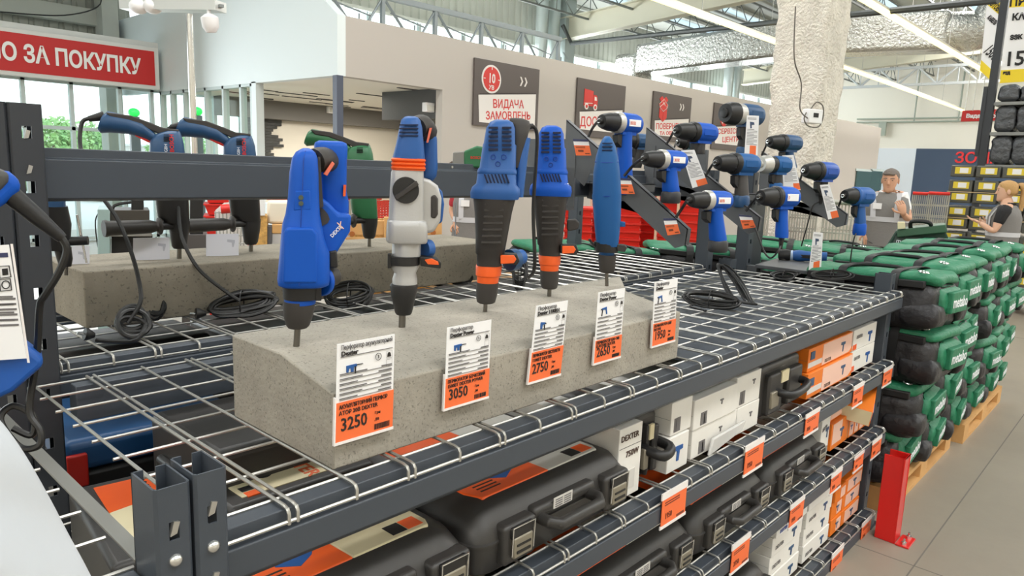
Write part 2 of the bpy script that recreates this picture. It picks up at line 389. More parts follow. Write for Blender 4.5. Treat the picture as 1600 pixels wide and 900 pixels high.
# lattice truss standing just behind the service wall
b = B(); TR = mat('galvanised_truss', '#8f979a', .45, .3)
ya = 9.3
b.box((5.9, ya-.04, 4.03), (11.25, ya+.04, 4.11)); b.box((5.9, ya-.03, 3.38), (11.25, ya+.03, 3.45))
for k in range(6):
    x = 5.95+k*1.05
    b.box((x-.03, ya-.03, 3.4), (x+.03, ya+.03, 4.08)); xm = min(x+.525, 11.2)
    b.tube([(x, ya, 4.07), (xm+.1, ya, 3.42)], .022, n=6); b.tube([(xm+.1, ya, 3.42), (min(x+1.05, 11.2), ya, 4.05)], .018, n=6)
    b.tube([(xm+.1, ya, 3.42), (xm+.1, ya, 3.75)], .014, n=6)
    b.tube([(x+.15, ya, 3.85), (xm+.3, ya, 3.75)], .012, n=6)
struct(b.build('trim_3', TR))
# pipes and the foil-wrapped air duct
b = B(); p = at(893, 68, 'y', 13.6); q = at(1240, 32, 'y', 6.2); r_ = at(1560, 0, 'y', 2.5)
b.tube([p + Vector((-.2, .2, .5)), p, q, r_], .06, n=8)
tag(b.build('sprinkler_pipe', mat('dark_pipe', '#3d4140', .5)), 'long dark sprinkler pipe running under the roof beside the foil duct', 'pipe')
FOIL = mat('crumpled_foil', '#c2c2bd', .22, .9, bump=(14, .9, .06))
du = thing('air_duct', 'large silver foil wrapped air duct hanging under the roof', 'duct', (0, 0, 0))
b = B(); pa = at(1005, 95, 'y', 13.2); pb = at(1240, 62, 'y', 8.0); pc = at(1490, 50, 'y', 4.6)
pl = [pa, pa.lerp(pb, .5), pb, pb.lerp(pc, .5), pc]; rr = []
for i, p in enumerate(pl):
    rr.append([(p.x + dx*.5, p.y, p.z + dz*.44) for dx, dz in ((-1, -1), (1, -1), (1, 1), (-1, 1))])
b.loft(rr); b.build('horizontal_run', FOIL, du, bevel=.1, seg=3)
b = B(); b.box((pa.x-.5, pa.y-.1, pa.z-1.6), (pa.x+.5, pa.y+.8, pa.z+.2)); b.build('drop_elbow', FOIL, du, bevel=.15, seg=3)
b = B(); e = [pc + (pb-pc).normalized()*.5, pc + Vector((0, 0, 0)), pc + Vector((.25, -.5, .05)), pc + Vector((.3, -.8, .45)), pc + Vector((.3, -.85, 1.3))]
b.tube(e, .46, n=12, smooth=6); b.build('rising_elbow', FOIL, du)
# strip lamps hung in rows
LAMP = mat('warm_lamp_tube', '#fff3c0', .5, emit=('#ffeFA8', 2.0)); LBODY = mat('lamp_body', '#e4e0cc', .5)
rows = [(at(1355, 0, 'z', 4.5).y, 12.0, 23.0, 'strip lamp row over the aisle in front of the silver duct'), (at(1505, 172, 'z', 4.5).y, 9.0, 34.0, 'strip lamp row passing behind the rough pillar')]
for (yy, xa, xb, lb) in rows:
    z = 4.5
    t = thing('strip_lamp', 'long warm white ' + lb, 'lamp', (xa, yy, z))
    c = B(); c.box((0, -.05, 0), (xb-xa, .05, .05)); c.build('lamp_housing', LBODY, t)
    c = B(); c.box((0, -.06, -.045), (xb-xa, .06, 0)); c.build('lamp_tube', LAMP, t)
    x = .5
    while x < xb-xa: c = B(); c.tube([(x, 0, .05), (x, 0, zroof(yy)-z-.6)], .006, n=4); c.build('hanging_wire', ZINC, t); x += 3
# rough sprayed pillar
CX, CY = 7.62, 3.0
def pillar():
    b = B(); n = 64; rings = []
    import mathutils.noise as N
    for k in range(90):
        z = k*7.4/89; hw = .245 + .03*(z/3)
        r = []
        for i in range(n):
            t = i/n*4; s = int(t); f_ = t-s
            u, v_ = [(-1+2*f_, -1), (1, -1+2*f_), (1-2*f_, 1), (-1, 1-2*f_)][s]
            nz = N.fractal(Vector((u*3, v_*3, z*4.5)), 1, 2, 4)*.03 + N.noise(Vector((u*9, v_*9, z*14)))*.012
            L = math.hypot(u, v_); k_ = 1 - max(0, L-1.15)*.18
            r.append((CX+u*(hw+nz)*k_, CY+v_*(hw+nz)*k_, z))
        rings.append(r)
    b.loft(rings); return b.build('column_pillar', mat('sprayed_fireproofing', '#ece6d9', .95, noise=(6, .12), bump=(38, 1.0, .035)), angle=180)
struct(pillar())
cp = at(1271, 182, 'y', CY-.33); t = thing('junction_box', 'small white control box with cable on the rough pillar', 'box', cp, math.radians(-20))
b = B(); b.box((-.09, -.03, -.065), (.09, .06, .065)); b.build('housing', WHITE, t, bevel=.008)
b = B(); b.box((-.035, -.034, -.01), (.03, -.03, .03)); b.build('display', INK, t)
b = B(); b.tube([(-.05, 0, .06), (0, -.02, .13), (.1, -.01, .1), (.13, 0, 0), (.08, 0, -.09), (-.06, 0, -.09), (-.12, 0, -.03), (-.1, 0, .03)], .006, smooth=6); b.build('cable', mat('grey_cable', '#6a655c', .6), t)
b = B(); b.tube([at(1243, 10, 'y', CY-.3), at(1241, 90, 'y', CY-.3), at(1252, 130, 'y', CY-.3), at(1250, 170, 'y', CY-.31), at(1262, 185, 'y', CY-.31)], .006, smooth=6); tag(b.build('pillar_cable', mat('grey_cable', '#6a655c', .6)), 'thin grey cable running down the rough pillar', 'cable')
# ---------------------------------------------------------------- outdoors beyond the glass
b = B(); b.box((-40, 16.7, -.3), (60, 80, -.05)); struct(b.build('ground', mat('pale_paving', '#cfcac0', .8)))
LEAF = mat('sunlit_leaves', '#9cc27a', .6, noise=(2, .3)); BARK = mat('bark', '#6b5b48', .8)
def tree(loc, h, r, label, seed):
    random.seed(seed); t = thing('tree', label, 'tree', loc, group=None)
    b = B(); b.tube([(0, 0, 0), (.1, 0, h*.3), (0, .1, h*.6)], lambda u: .16-.1*u); b.build('trunk', BARK, t)
    b = B()
    for k in range(1400):
        d = Vector((random.gauss(0, 1), random.gauss(0, 1), random.gauss(0, .9))); d.normalize(); d *= random.uniform(.45, 1)
        p = Vector((d.x*r, d.y*r, h*.62+d.z*h*.4)); s = random.uniform(.1, .2)
        u = Vector((random.uniform(-1, 1), random.uniform(-1, 1), random.uniform(-1, 1))).normalized()*s; v_ = u.orthogonal().normalized()*s*.6
        b.quad(p-u, p+v_, p+u, p-v_)
    b.build('crown', LEAF, t)
for i, (px, d, h, r, lb) in enumerate(((20, 40, 3.0, 1.4, 'leafy green tree outside the entrance glass nearest the dark upright'), (86, 36, 3.3, 1.5, 'tall light green tree outside the second entrance pane'), (137, 42, 3.3, 1.4, 'green tree outside the third entrance pane'), (58, 24, 1.1, .6, 'low yellow green shrub outside under the glass rail'), (152, 24, 1.0, .6, 'low green shrub outside behind the blue drill handle'), (285, 40, 3, 1.8, 'pale green tree outside the side glazing'))):
    p = atd(px, 250, d); tree((p.x, p.y, -.05), h, r, lb, i+20)
b = B(); p = atd(110, 200, 62); b.box((p.x-9, p.y, -.1), (p.x+9, p.y+6, 2.2)); b.box((p.x-9.3, p.y-.3, 2.2), (p.x+9.3, p.y+6, 2.4)); tag(b.build('exterior_building', mat('pale_building', '#d5d2cc', .8)), 'low pale building far outside the entrance', 'building')
# ================================================================ pallet racks with wire decks
XL, XR = .395, 3.52          # main bay between its uprights
Y0, Y1 = .86, 1.70
LEV = [1.116, .797, .482, .075]
def plate(b, x0, x1, y, z0, z1, holes):
    """upright front (normal y) with real openings; holes = [(xa, xb, za, zb)]"""
    xs = sorted({x0, x1, *[h[0] for h in holes], *[h[1] for h in holes]}); zs = sorted({z0, z1, *[h[2] for h in holes], *[h[3] for h in holes]})
    for xa, xb in zip(xs, xs[1:]):
        for za, zb in zip(zs, zs[1:]):
            cx, cz = (xa+xb)/2, (za+zb)/2
            if any(h[0] < cx < h[1] and h[2] < cz < h[3] for h in holes): continue
            b.box((xa, y, za), (xb, y+.0025, zb))
def upright(parent, x0, x1, y, z1, d=.075, hooks=(), bolts=(), face=-1, z0=0, m=STEEL, slots=()):
    b = B(); xm = (x0+x1)/2; hw = (x1-x0)*.2
    hs = []
    z = z1-.045
    while z > z0+.05: hs.append((xm-hw*.7, xm+hw*.7, z-.024, z)); z -= .11
    y_ = y if face < 0 else y+d
    plate(b, x0+.004, x1-.004, y_, z0, z1, hs)
    ya, yb = y, y+d
    sl = []
    z = z1-.03
    for xs in (x0, x1-.0025):
        b.box((xs, ya+.004, z0), (xs+.0025, yb-.004, z1))
    for xs, sg in ((x0, 1), (x1, -1)):      # bent corners and inner lips
        b.prism([(xs, ya+.004), (xs+sg*.004, ya), (xs+sg*.006, ya+.002), (xs+sg*.0025, ya+.006)], 'z', z0, z1)
        b.box((min(xs, xs+sg*.014), yb-.006 if face < 0 else ya, z0), (max(xs, xs+sg*.014), yb-.0035 if face < 0 else ya+.0025, z1))
    o = b.build('upright', m, parent)
    for (zc) in hooks:
        k = B(); k.prism([(xm-.006, zc), (xm+.002, zc+.002), (xm+.006, zc+.016), (xm-.001, zc+.018)], 'y', y_-.003, y_+.004); k.build('hook', ZINC, o)
    for (zc) in bolts:
        k = B(); k.turn([(0, .0085), (.4, .008), (.8, .005), (1, .001)], (xm, y_, zc), (xm, y_-.007, zc)); k.build('bolt', CHROME, o)
    return o
def rail(parent, x0, x1, y, z, side=-1, m=STEEL):
    s = -side
    p = [(.046, -.006), (.012, -.006), (.012, -.028), (-.002, -.031), (-.002, -.074), (.010, -.086), (.046, -.086)]
    b = B(); b.prism([(y+s*u, z+w_) for u, w_ in p], 'x', x0, x1); return b.build('shelf_rail', m, parent, bevel=.002)
def deck(label, x0, x1, y0, y1, z, pitch=.107, cx=.1, edge=True, r=.0029, phase=0, group=None):
    b = B(); y = y0+.045
    while y < y1-.01: b.tube([(x0, y, z-.0045), (x1, y, z-.0045)], r, n=6); y += cx
    b.tube([(x0, y1-.005, z-.0045), (x1, y1-.005, z-.0045)], r, n=6)
    if edge: b.tube([(x0, y0, z-.02), (x1, y0, z-.02)], r, n=6)
    n = int((x1-x0)/pitch); k = 0
    for k in range(n+1):
        x = x0+.012+k*pitch
        if x > x1: break
        for dx in ((0,) if (k+phase) % 2 else (-.007, .007)):
            P = [(x+dx, y1, z), (x+dx, y0+.012, z), (x+dx, y0+.003, z-.002), (x+dx, y0-.001, z-.008), (x+dx, y0-.001, z-.024)]
            if not edge: P = P[:2]
            b.tube(P, r, n=6)
    o = b.build('wire_deck', ZINC); tag(o, label, 'shelf deck', group); return o
rk = thing('storage_rack', 'slate grey steel rack carrying the long concrete block and four levels of tools', 'shelf rack', (0, 0, 0))
upright(rk, .350, .392, .835, 1.215, hooks=(1.158, 1.062), bolts=(at(330, 855, 'y', .835).z,))
upright(rk, 3.47, 3.53, .90, 1.19, .075)
upright(rk, .388, .448, 1.725, 1.69, .07, hooks=(1.62, 1.55), m=STEEL2)
upright(rk, 3.47, 3.53, 1.66, 1.17, .075)
for z in LEV:
    rail(rk, XL, XR, Y0, z); rail(rk, XL+.06, XR, Y1, z, 1)
b = B(); b.box((1.75, .93, LEV[0]-.03), (3.46, 1.66, LEV[0]-.022)); b.build('deck_sheet', STEEL, rk)
b = B(); b.box((3.531, .92, .02), (3.535, 1.7, 1.0)); b.build('end_panel', STEEL2, rk)
for p in (3.5, .37): b = B(); b.box((p-.05, .85, 0), (p+.05, .99, .006)); b.build('foot_plate', STEEL2, rk)
for z, nm in zip(LEV, ('top', 'second', 'third', 'bottom')):
    deck('wire mesh deck on the %s level of the front rack' % nm, XL-.017, XR, Y0, Y1, z, phase=1)
# bay next to it (only its end shows)
rb = thing('storage_rack', 'slate grey rack bay beside the twin upright, partly hidden by the white sheet', 'shelf rack', (0, 0, 0))
upright(rb, .303, .346, .835, 1.210, hooks=(1.148,), bolts=(at(275, 875, 'y', .835).z,))
upright(rb, .328, .386, 1.725, 1.69, .07, m=STEEL2)
rail(rb, -1.2, .30, Y0, 1.09); rail(rb, -1.2, .30, Y1, 1.09, 1)
b = B(); b.prism([(.318-.016, 1.094), (.318+.004, 1.094), (.318+.004, 1.07), (.318+.001, 1.07), (.318+.001, 1.091), (.318-.016, 1.091)], 'y', .905, 1.66); b.build('side_angle', mat('worn_steel', '#8d8c86', .4, .6), rb)
deck('wire mesh deck of the neighbouring bay under the white sheet', -1.2, .30, Y0, Y1, 1.09, phase=0)
# rack standing behind, its deck a little higher, and the tall cross rail
rr = thing('storage_rack', 'slate grey rack behind the first with a tall cross rail and second concrete block', 'shelf rack', (0, 0, 0))
D2Z, D2Y = 1.137, 1.765
rail(rr, .45, 3.40, D2Y, D2Z); rail(rr, .45, 3.40, 2.6, D2Z, 1)
rail(rr, .45, 3.40, D2Y, .72); rail(rr, .45, 3.4, 2.6, .72, 1)
upright(rr, 3.40, 3.46, 1.76, 1.62, .075); upright(rr, .455, .515, 2.62, 1.2, .07); upright(rr, 3.40, 3.46, 2.62, 1.62, .07)
b = B(); p = [(1.775, 1.604), (1.83, 1.604), (1.83, 1.490), (1.79, 1.490), (1.765, 1.497), (1.765, 1.580), (1.775, 1.583)]; b.prism(p, 'x', .452, 3.40); b.build('cross_rail', STEEL, rr, bevel=.002)
b = B(); b.cyl((1.62, 1.775, 1.592), (1.62, 1.772, 1.592), .004); b.build('screw', ZINC, rr)
deck('wire mesh deck of the rear rack under the second concrete block', .455, 3.395, D2Y, 2.6, D2Z, pitch=.1, cx=.1)
deck('wire mesh deck on the lower level of the rear rack', .455, 3.395, D2Y, 2.6, .72, pitch=.1, cx=.1)
# red impact guard bolted to the floor in front of the far upright
g = thing('upright_guard', 'red steel impact guard bolted to the floor by the rack end', 'guard', (3.435, .785, 0), math.radians(0))
b = B(); t_ = .006
b.box((-.045, -.05, 0), (-.045+t_, .035, .40)); b.box((-.045, -.05, 0), (.045, -.05+t_, .40)); b.box((.045-t_, -.05, 0), (.045, .035, .40)); b.build('channel', mat('red_enamel', '#d3201c', .3), g, bevel=.004)
b = B(); b.box((-.055, -.11, 0), (.065, -.055, .008)); b.build('base_plate', mat('red_enamel', '#d3201c', .3), g, bevel=.002)
for x in (-.035, .045): b = B(); b.cyl((x, -.085, .008), (x, -.085, .02), .011, n=6); b.cyl((x, -.085, .02), (x, -.085, .034), .005); b.build('anchor_bolt', CHROME, g)

# ================================================================ concrete blocks
BZ = LEV[0]+.003
c0 = at(521, 735, 'z', BZ); yF = c0.y; x0 = c0.x
cR = at(1052, 558, 'z', BZ); x1 = cR.x
rg = at(438, 552, 'x', x0); bt = at(363, 526, 'x', x0); bb = at(365, 656, 'x', x0)
zt = at(521, 616, 'y', yF).z; ZR = rg.z; xr = at(978, 455, 'z', ZR).x
yBk = (bt.y+bb.y)/2
b = B()
L_ = [(x0, yF, BZ), (x0, yBk, BZ), (x0, yBk, ZR), (x0, rg.y, ZR), (x0, yF, zt)]
R_ = [(x1, yF, BZ), (x1, yBk, BZ), (xr+.22, yBk, ZR), (xr, rg.y, ZR), (x1, yF, zt-.0)]
b.loft([L_, R_]); blk = b.build('concrete_block', CONCRETE, None, bevel=.003, angle=20)
tag(blk, 'long grey aerated concrete block with sloped front, five blue drills standing on it', 'concrete block')
BZ2 = D2Z+.003
q0 = at(135, 514, 'z', BZ2); q1 = at(80, 480, 'z', BZ2); zt2 = at(133, 425, 'y', q0.y).z; bk = at(80, 412, 'x', q0.x)
b = B(); b.box((q0.x, q0.y, BZ2), (q0.x+1.55, max(q1.y, q0.y+.3), zt2))
blk2 = b.build('concrete_block', pores(mat('brown_grey_concrete', '#8d8576', .9, noise=(6, .22), bump=(90, .5, .004)), 120, .33, .6), None, bevel=.004)
tag(blk2, 'brownish rectangular concrete block on the rear rack', 'concrete block')
ZB2 = zt2; YB2 = q0.y
# ================================================================ price tags on the block
FONTBK = mat('printed_black', '#26211f', .6)
def price_tag(name, TL, TR, BL, y, title, brand, price, desc, label, group, tilt=0, pic='hammer', split=.6, two=True):
    tl = at(*TL, 'y', y); tr = at(*TR, 'y', y); bl = at(*BL, 'y', y)
    w_ = (tr-tl).x; h = tl.z-bl.z; zb = bl.z
    t = thing(name, label, 'price tag', (tl.x, y, zb), 0, group)
    sh = (bl.x-tl.x)/h
    def P(u, v_): return (u*w_ + sh*(1-v_)*h, v_*h)
    b = B(); b.prism([P(0, 1-split-.02), P(1, 1-split-.02), P(1, 1), P(0, 1)], 'y', 0, .0012); b.build('card', WHITE, t)
    b = B(); b.prism([P(-.02, 0), P(1, 0), P(1, 1-split), P(-.02, 1-split)], 'y', -.0014, .0016)
    b.build('orange_slip', ORPAPER, t)
    b = B(); b.prism([P(-.035, -.008), P(1.01, -.008), P(1.01, .02), P(-.015, .02), P(-.012, 1-split+.06), P(-.035, 1-split+.06)], 'y', -.0024, .0026); b.build('clear_holder', mat('clear_plastic_edge', '#efe9e6', .2), t)
    fy = -.0016
    text(title, h*.068, GREYINK, t, (P(.06, .93)[0], fy, P(.06, .935)[1]), name='title', sx=.9, maxw=w_*.88)
    text(brand, h*.066, FONTBK, t, (P(.06, .88)[0], fy, P(.06, .875)[1]), name='brand_line', bold=.0003, maxw=w_*.8)
    b = B()
    for v_ in (.862,): b.prism([P(.06, v_), P(.96, v_), P(.96, v_+.004), P(.06, v_+.004)], 'y', fy, 0)
    n = 6
    for i in range(n):
        v_ = 1-split+.02 + i*(.30/n)*(split/.6)
        b.prism([P(.05, v_), P(.96, v_), P(.96, v_+.0022), P(.05, v_+.0022)], 'y', fy, 0)
        b.prism([P(.05, v_+.012), P(.05+.3+.08*(i % 3), v_+.012), P(.05+.3+.08*(i % 3), v_+.019), P(.05, v_+.019)], 'y', fy, 0)
        b.prism([P(.72+.05*(i % 2), v_+.012), P(.95, v_+.012), P(.95, v_+.022), P(.72+.05*(i % 2), v_+.022)], 'y', fy, 0)
    b.build('printed_line', GREYINK, t)
    b = B()      # badges
    cx, cz = P(.70, .80); R = h*.035
    ring = [(cx+R*math.cos(a*PI/10), fy, cz+R*math.sin(a*PI/10)) for a in range(20)]; b.tube(ring, h*.003, n=4, cyc=True)
    for (u, v_) in ((.9, .80), (.9, .715)):
        X, Z = P(u, v_); s_ = h*.036
        b.tube([(X-s_, fy, Z-s_), (X+s_, fy, Z-s_), (X+s_, fy, Z+s_), (X-s_, fy, Z+s_)], h*.0014, n=4, cyc=True)
    X, Z = P(.9, .80); s_ = h*.022; b.prism([(X-s_, Z-s_), (X+s_, Z-s_), (X+s_*.7, Z+s_*.3), (X+s_*.3, Z+s_), (X-s_*.3, Z+s_), (X-s_*.7, Z+s_*.3)], 'y', fy, 0)
    b.build('badge', FONTBK, t); text('3', h*.045, FONTBK, t, (cx, fy, cz-h*.016), align='CENTER', name='badge_number')
    def shp(pts, u, v_, s_): X, Z = P(u, v_); return [(X+a*s_, Z+c*s_) for a, c in pts]
    s_ = h*.16
    if pic == 'hammer': A = ([(-.9, .3), (.55, .35), (.6, .05), (.15, 0), (.1, -.55), (-.25, -.55), (-.3, -.05), (-.55, -.1), (-.65, -.55), (-.9, -.5)], [(.55, .26), (1.5, .22), (1.5, .17), (.55, .14)], [(.3, .1), (.48, .1), (.45, -.85), (.3, -.85)])
    elif pic == 'drill': A = ([(-.5, .4), (.55, .25), (.6, 0), (.1, -.05), (-.1, -.1), (-.25, -.75), (-.6, -.75), (-.6, 0)], [(.5, .22), (.8, .1), (.7, -.05), (.45, 0)], [(.25, 0), (.4, -.05), (.5, -.9), (.35, -.95)])
    else: A = ([(-.7, .3), (.6, .45), (.6, .1), (.85, -.8), (.6, -.85), (.35, .05), (-.7, 0)], [(-.7, .1), (-.95, .05), (-.95, .2), (-.7, .25)], [(-.62, 0), (-.48, 0), (-.62, -1.05), (-.78, -1.05)])
    b = B(); b.prism(shp(A[0], .26, .745, s_*.5), 'y', fy, 0); b.build('tool_picture', BLUE2, t)
    b = B(); b.prism(shp(A[1], .26, .745, s_*.5), 'y', fy, 0); b.prism(shp(A[2], .26, .745, s_*.5), 'y', fy, 0); b.build('tool_picture_dark', INK, t)
    oz = 1-split; fy = -.0020
    for i, ln in enumerate(desc): X, Z = P(.04, oz*(.84-.15*i)); text(ln, h*.058, FONTBK, t, (X, fy, Z), name='description', sx=.92, bold=.0001, maxw=w_*.84)
    X, Z = P(.07, oz*.30); text(price, h*.185, FONTBK, t, (X, fy, Z), name='price', sx=.85, bold=.0004)
    X, Z = P(.66, oz*.50); text('Грн', h*.04, FONTBK, t, (X, fy, Z), name='currency'); X, Z = P(.66, oz*.33); text(',00', h*.045, FONTBK, t, (X, fy, Z), name='decimals')
    b = B(); random.seed(len(title)*7+int(price))
    u = .66
    while u < .93:
        du_ = random.choice((.006, .01, .016)); b.prism([P(u, oz*.10), P(u+du_, oz*.10), P(u+du_, oz*.24), P(u, oz*.24)], 'y', fy, 0); u += du_+random.choice((.006, .01))
    b.build('barcode_pattern', FONTBK, t)
    return t
yT = yF-.010
price_tag('price_tag', (527, 538), (617, 520), (524, 695), yT, 'Перфоратор акумуляторний', 'Dexter', '3250', ('АКУМУЛЯТОРНИЙ ПЕРФОР', 'АТОР 20В DEXTER'), 'large white and orange price card reading 3250 on the concrete block', None, split=.585)
price_tag('price_tag', (699, 512), (768, 498), (694, 641), yT, 'Перфоратор', 'Dexter Power', '3050', ('ПЕРФОРАТОР БОЧКОВИЙ', '1500ВТ DEXTER POWER'), 'white and orange price card reading 3050 beside the largest card on the concrete block', None, split=.62)
price_tag('price_tag', (838, 478), (888, 463), (825, 600), yT, 'Перфоратор', 'Dexter 1100RH', '2750', ('ПЕРФОРАТОР ПІСТОЛЕТН', '1100ВТ DEXTER'), 'white and orange price card reading 2750 at the middle of the concrete block', None, pic='drill', split=.60)
price_tag('price_tag', (935, 457), (977, 446), (927, 570), yT, 'Перфоратор', 'Dexter Power', '2650', ('ПЕРФОРАТОР SDS+ 900', 'В АНТИВ DEXTER'), 'white and orange price card reading 2650 leaning on the concrete block', None, pic='gun', split=.67)
price_tag('price_tag', (1023, 441), (1059, 435), (1018, 543), yT, 'Перфоратор', 'Dexter', '1950', ('ПЕРФОРАТОР 650В', 'DEXTER'), 'white and orange price card reading 1950 at the block end', None, pic='gun', split=.64)
# ================================================================ rotary hammers standing on their bits
class PF:
    """frame of an upright object: origin P, local x to the picture's side, y away from the viewer, z up; L() turns a picture point into local metres"""
    def __init__(s, P):
        s.P = Vector(P); s.a = math.atan2(P[1], P[0]); s.n = Vector((math.cos(s.a), math.sin(s.a), 0)); s.rz = s.a-PI/2
        s.x = Vector((math.sin(s.a), -math.cos(s.a), 0)); s.s = (s.P-CAM).dot(CF)/FPX
    def L(s, px, py, dy=0):
        d = ray(px, py); t = (s.P-CAM).dot(s.n)/d.dot(s.n); q = CAM+d*t-s.P
        return Vector((q.dot(s.x), dy*s.s, q.z))
    def sec(s, rows, n=24, p=2.8):
        """rings from rows (py, xleft, xright, half depth[, centre dy[, squareness]]) in picture pixels"""
        out = []
        for r in rows:
            py, xl, xr_, hy = r[:4]; dy = r[4] if len(r) > 4 else 0; pw = r[5] if len(r) > 5 else p
            a = s.L(xl, py, dy); c = s.L(xr_, py, dy)
            out.append(ell((a.x+c.x)/2, a.y, (a.z+c.z)/2, (c.x-a.x)/2, hy*s.s, n, pw))
        return out
    def poly(s, pts): return [(q.x, q.z) for q in (s.L(*p) for p in pts)]
def rings(F, b, rows, **k): b.loft(F.sec(rows, **k)); return b
def slots(F, b, x0, x1, y0, y1, n, dyf, th=.45, slant=0):
    """dark louvre openings: thin inlaid bars on the face at depth dyf(px)"""
    for i in range(n):
        py = y0+(y1-y0)*(i+.5)/n; h = (y1-y0)/n*th/2
        a = F.poly([(x0, py-h), (x1, py-h+slant), (x1, py+h+slant), (x0, py+h)])
        d = dyf*F.s; b.prism(a, 'y', d-.0008, d+.004)
VENT = mat('dark_vent_slot', '#0c1a3a', .7)
SEAM = mat('blue_seam', '#0a3a94', .5)
PRINTW = mat('white_print', '#eef0f4', .5)
PF1 = PF(at(463, 541, 'z', ZR)); F = PF1
h = thing('rotary_hammer', 'bright blue cordless rotary hammer with big twin lobes above the 3250 card', 'drill', F.P, F.rz)
b = B(); b.cyl(F.L(463, 543), F.L(465, 510), 5*F.s, n=10); b.build('drill_bit', DRILLBIT, h)
b = B(); rings(F, b, [(512, 450, 480, 14), (508, 447, 484, 18), (494, 443, 489, 22), (480, 442, 492, 24), (470, 442, 492, 24)], p=2); b.build('chuck', RUBBER, h)
b = B(); rings(F, b, [(474, 444, 493, 24), (466, 444, 494, 24), (464, 446, 494, 23)], p=2); b.build('collar_ring', BLUE, h)
b = B(); rings(F, b, [(466, 442, 499, 27), (446, 441, 500, 28)], p=2.2); b.cbox(F.L(497, 456, -6), (9*F.s, 24*F.s, 22*F.s)); b.build('handle_clamp', BLACK, h, bevel=.001)
b = B(); rings(F, b, [(446, 440, 508, 32), (443, 434, 514, 38), (436, 433, 515, 40), (395, 437, 515, 40), (368, 439, 506, 39), (350, 441, 503, 36), (334, 446, 500, 32), (306, 450, 499, 30), (271, 452, 498, 29), (248, 456, 497, 27), (238, 462, 493, 22), (233, 470, 487, 12), (231.5, 474, 483, 4)], p=3.2)
body = b.build('housing', BLUE, h, angle=60)
b = B(); b.tube([F.L(477+0, 236, -20), F.L(474, 250, -28), F.L(472, 300, -31), F.L(470, 340, -35), F.L(468, 400, -41), F.L(467, 440, -41)], .7*F.s, n=5); b.build('seam', SEAM, body)
b = B(); b.prism(F.poly([(461, 297), (484, 296), (485, 326), (459, 327)]), 'y', -31.5*F.s, -20*F.s); o = b.build('screw_panel', BLUE, body, bevel=.002)
for y in (307, 316): b = B(); b.cyl(F.L(470, y, -33.5), F.L(470, y, -30), 3.6*F.s); b.build('screw', mat('screw_dark', '#5b665c', .3, .6), o)
b = B(); b.prism(F.poly([(448, 352), (488, 352), (495, 362), (494, 436), (442, 436), (444, 360)]), 'y', -42.5*F.s, -30*F.s); b.build('front_panel', BLUE, body, bevel=.004, seg=3)
b = B(); rings(F, b, [(372, 503, 547, 24, 58), (335, 500, 549, 25, 60), (318, 502, 549, 26, 60), (300, 501, 545, 26, 60), (250, 496, 546, 26, 60), (228, 492, 547, 25, 58), (222, 494, 545, 22, 58), (219, 500, 538, 14, 58)], p=4); b.build('battery_mount', BLUE, h, angle=60)
b = B(); b.prism(F.poly([(500, 308), (515, 318), (530, 334), (549, 335), (547, 362), (528, 392), (516, 412), (513, 440), (490, 440), (490, 320)]), 'y', -4*F.s, 50*F.s); lo = b.build('lower_arm', BLUE, h, bevel=.006, seg=3)
b = B(); b.prism(F.poly([(499, 322), (505, 326), (512, 334), (515, 342), (512, 348), (503, 353)]), 'y', -6*F.s, 0); b.build('rubber_window', RUBBER, lo)
p = F.L(519, 371, -4.6); text('DEXTE', 7.5*F.s, PRINTW, lo, p, (PI/2, math.radians(-47), 0), bold=.0002); p = F.L(530, 359, -4.6); text('X', 17*F.s, mat('orange_white_print', '#f0c4b0', .5), lo, p, (PI/2, math.radians(-20), 0), bold=.0004, sx=.6)
b = B(); b.tube([F.L(492, 252, 8), F.L(504, 249, 22), F.L(514, 252, 44), F.L(520, 258, 60)], 19*F.s, n=16, smooth=4); b.build('grip', RUBBER, h)
b = B(); b.prism(F.poly([(505, 272), (511, 275), (523, 256), (519, 252)]), 'y', -2*F.s, 14*F.s); b.build('trigger', mat('salmon_trigger', '#e8745c', .4), h, bevel=.001)
b = B(); b.prism(F.poly([(496, 245), (500, 245), (503, 300), (505, 322), (499, 325), (497, 300)]), 'y', -14*F.s, 6*F.s); b.build('rubber_strip', RUBBER, h)
b = B(); b.prism(F.poly([(539, 290), (543, 290), (542, 308), (538, 308)]), 'y', 30*F.s, 36*F.s); b.build('orange_tab', ORANGE, h)
b = B(); b.prism(F.poly([(513, 392), (526, 390), (528, 418), (514, 418)]), 'y', -6*F.s, 14*F.s); b.build('mode_knob', BLACK, h, bevel=.003)
b = B(); b.cyl(F.L(508, 436, 4), F.L(524, 434, 22), 15*F.s, n=20); b.build('handle_end', RUBBER, h, bevel=.003)
b = B(); b.cyl(F.L(500, 440, 6), F.L(506, 440, 12), 24*F.s, n=24); b.build('handle_disc', BLUE, h, bevel=.002)

F = PF(at(628, 511, 'z', ZR))
h = thing('rotary_hammer', 'tall rotary hammer with silver metal body, orange rings and blue top', 'drill', F.P, F.rz)
b = B(); b.cyl(F.L(628, 513), F.L(629, 488), 5.5*F.s, n=10); b.build('drill_bit', DRILLBIT, h)
b = B(); rings(F, b, [(491, 619, 642, 12), (488, 617, 644, 14), (462, 611, 650, 20), (446, 609, 653, 22), (443, 611, 652, 21)], p=2); b.build('chuck', BLACK, h)
b = B(); rings(F, b, [(448, 613, 652, 20), (436, 613, 652, 20), (426, 616, 650, 18), (416, 611, 655, 22), (412, 611, 655, 22)], p=2)
rings(F, b, [(400, 612, 657, 23), (376, 613, 658, 23), (374, 614, 657, 22)], p=2); b.build('nose', ALU, h)
b = B(); rings(F, b, [(413, 606, 656, 25), (399, 606, 656, 25)], p=2.2); b.cbox(F.L(609, 406, -10), (6*F.s, 12*F.s, 22*F.s)); b.build('clamp_band', BLACK, h, bevel=.001)
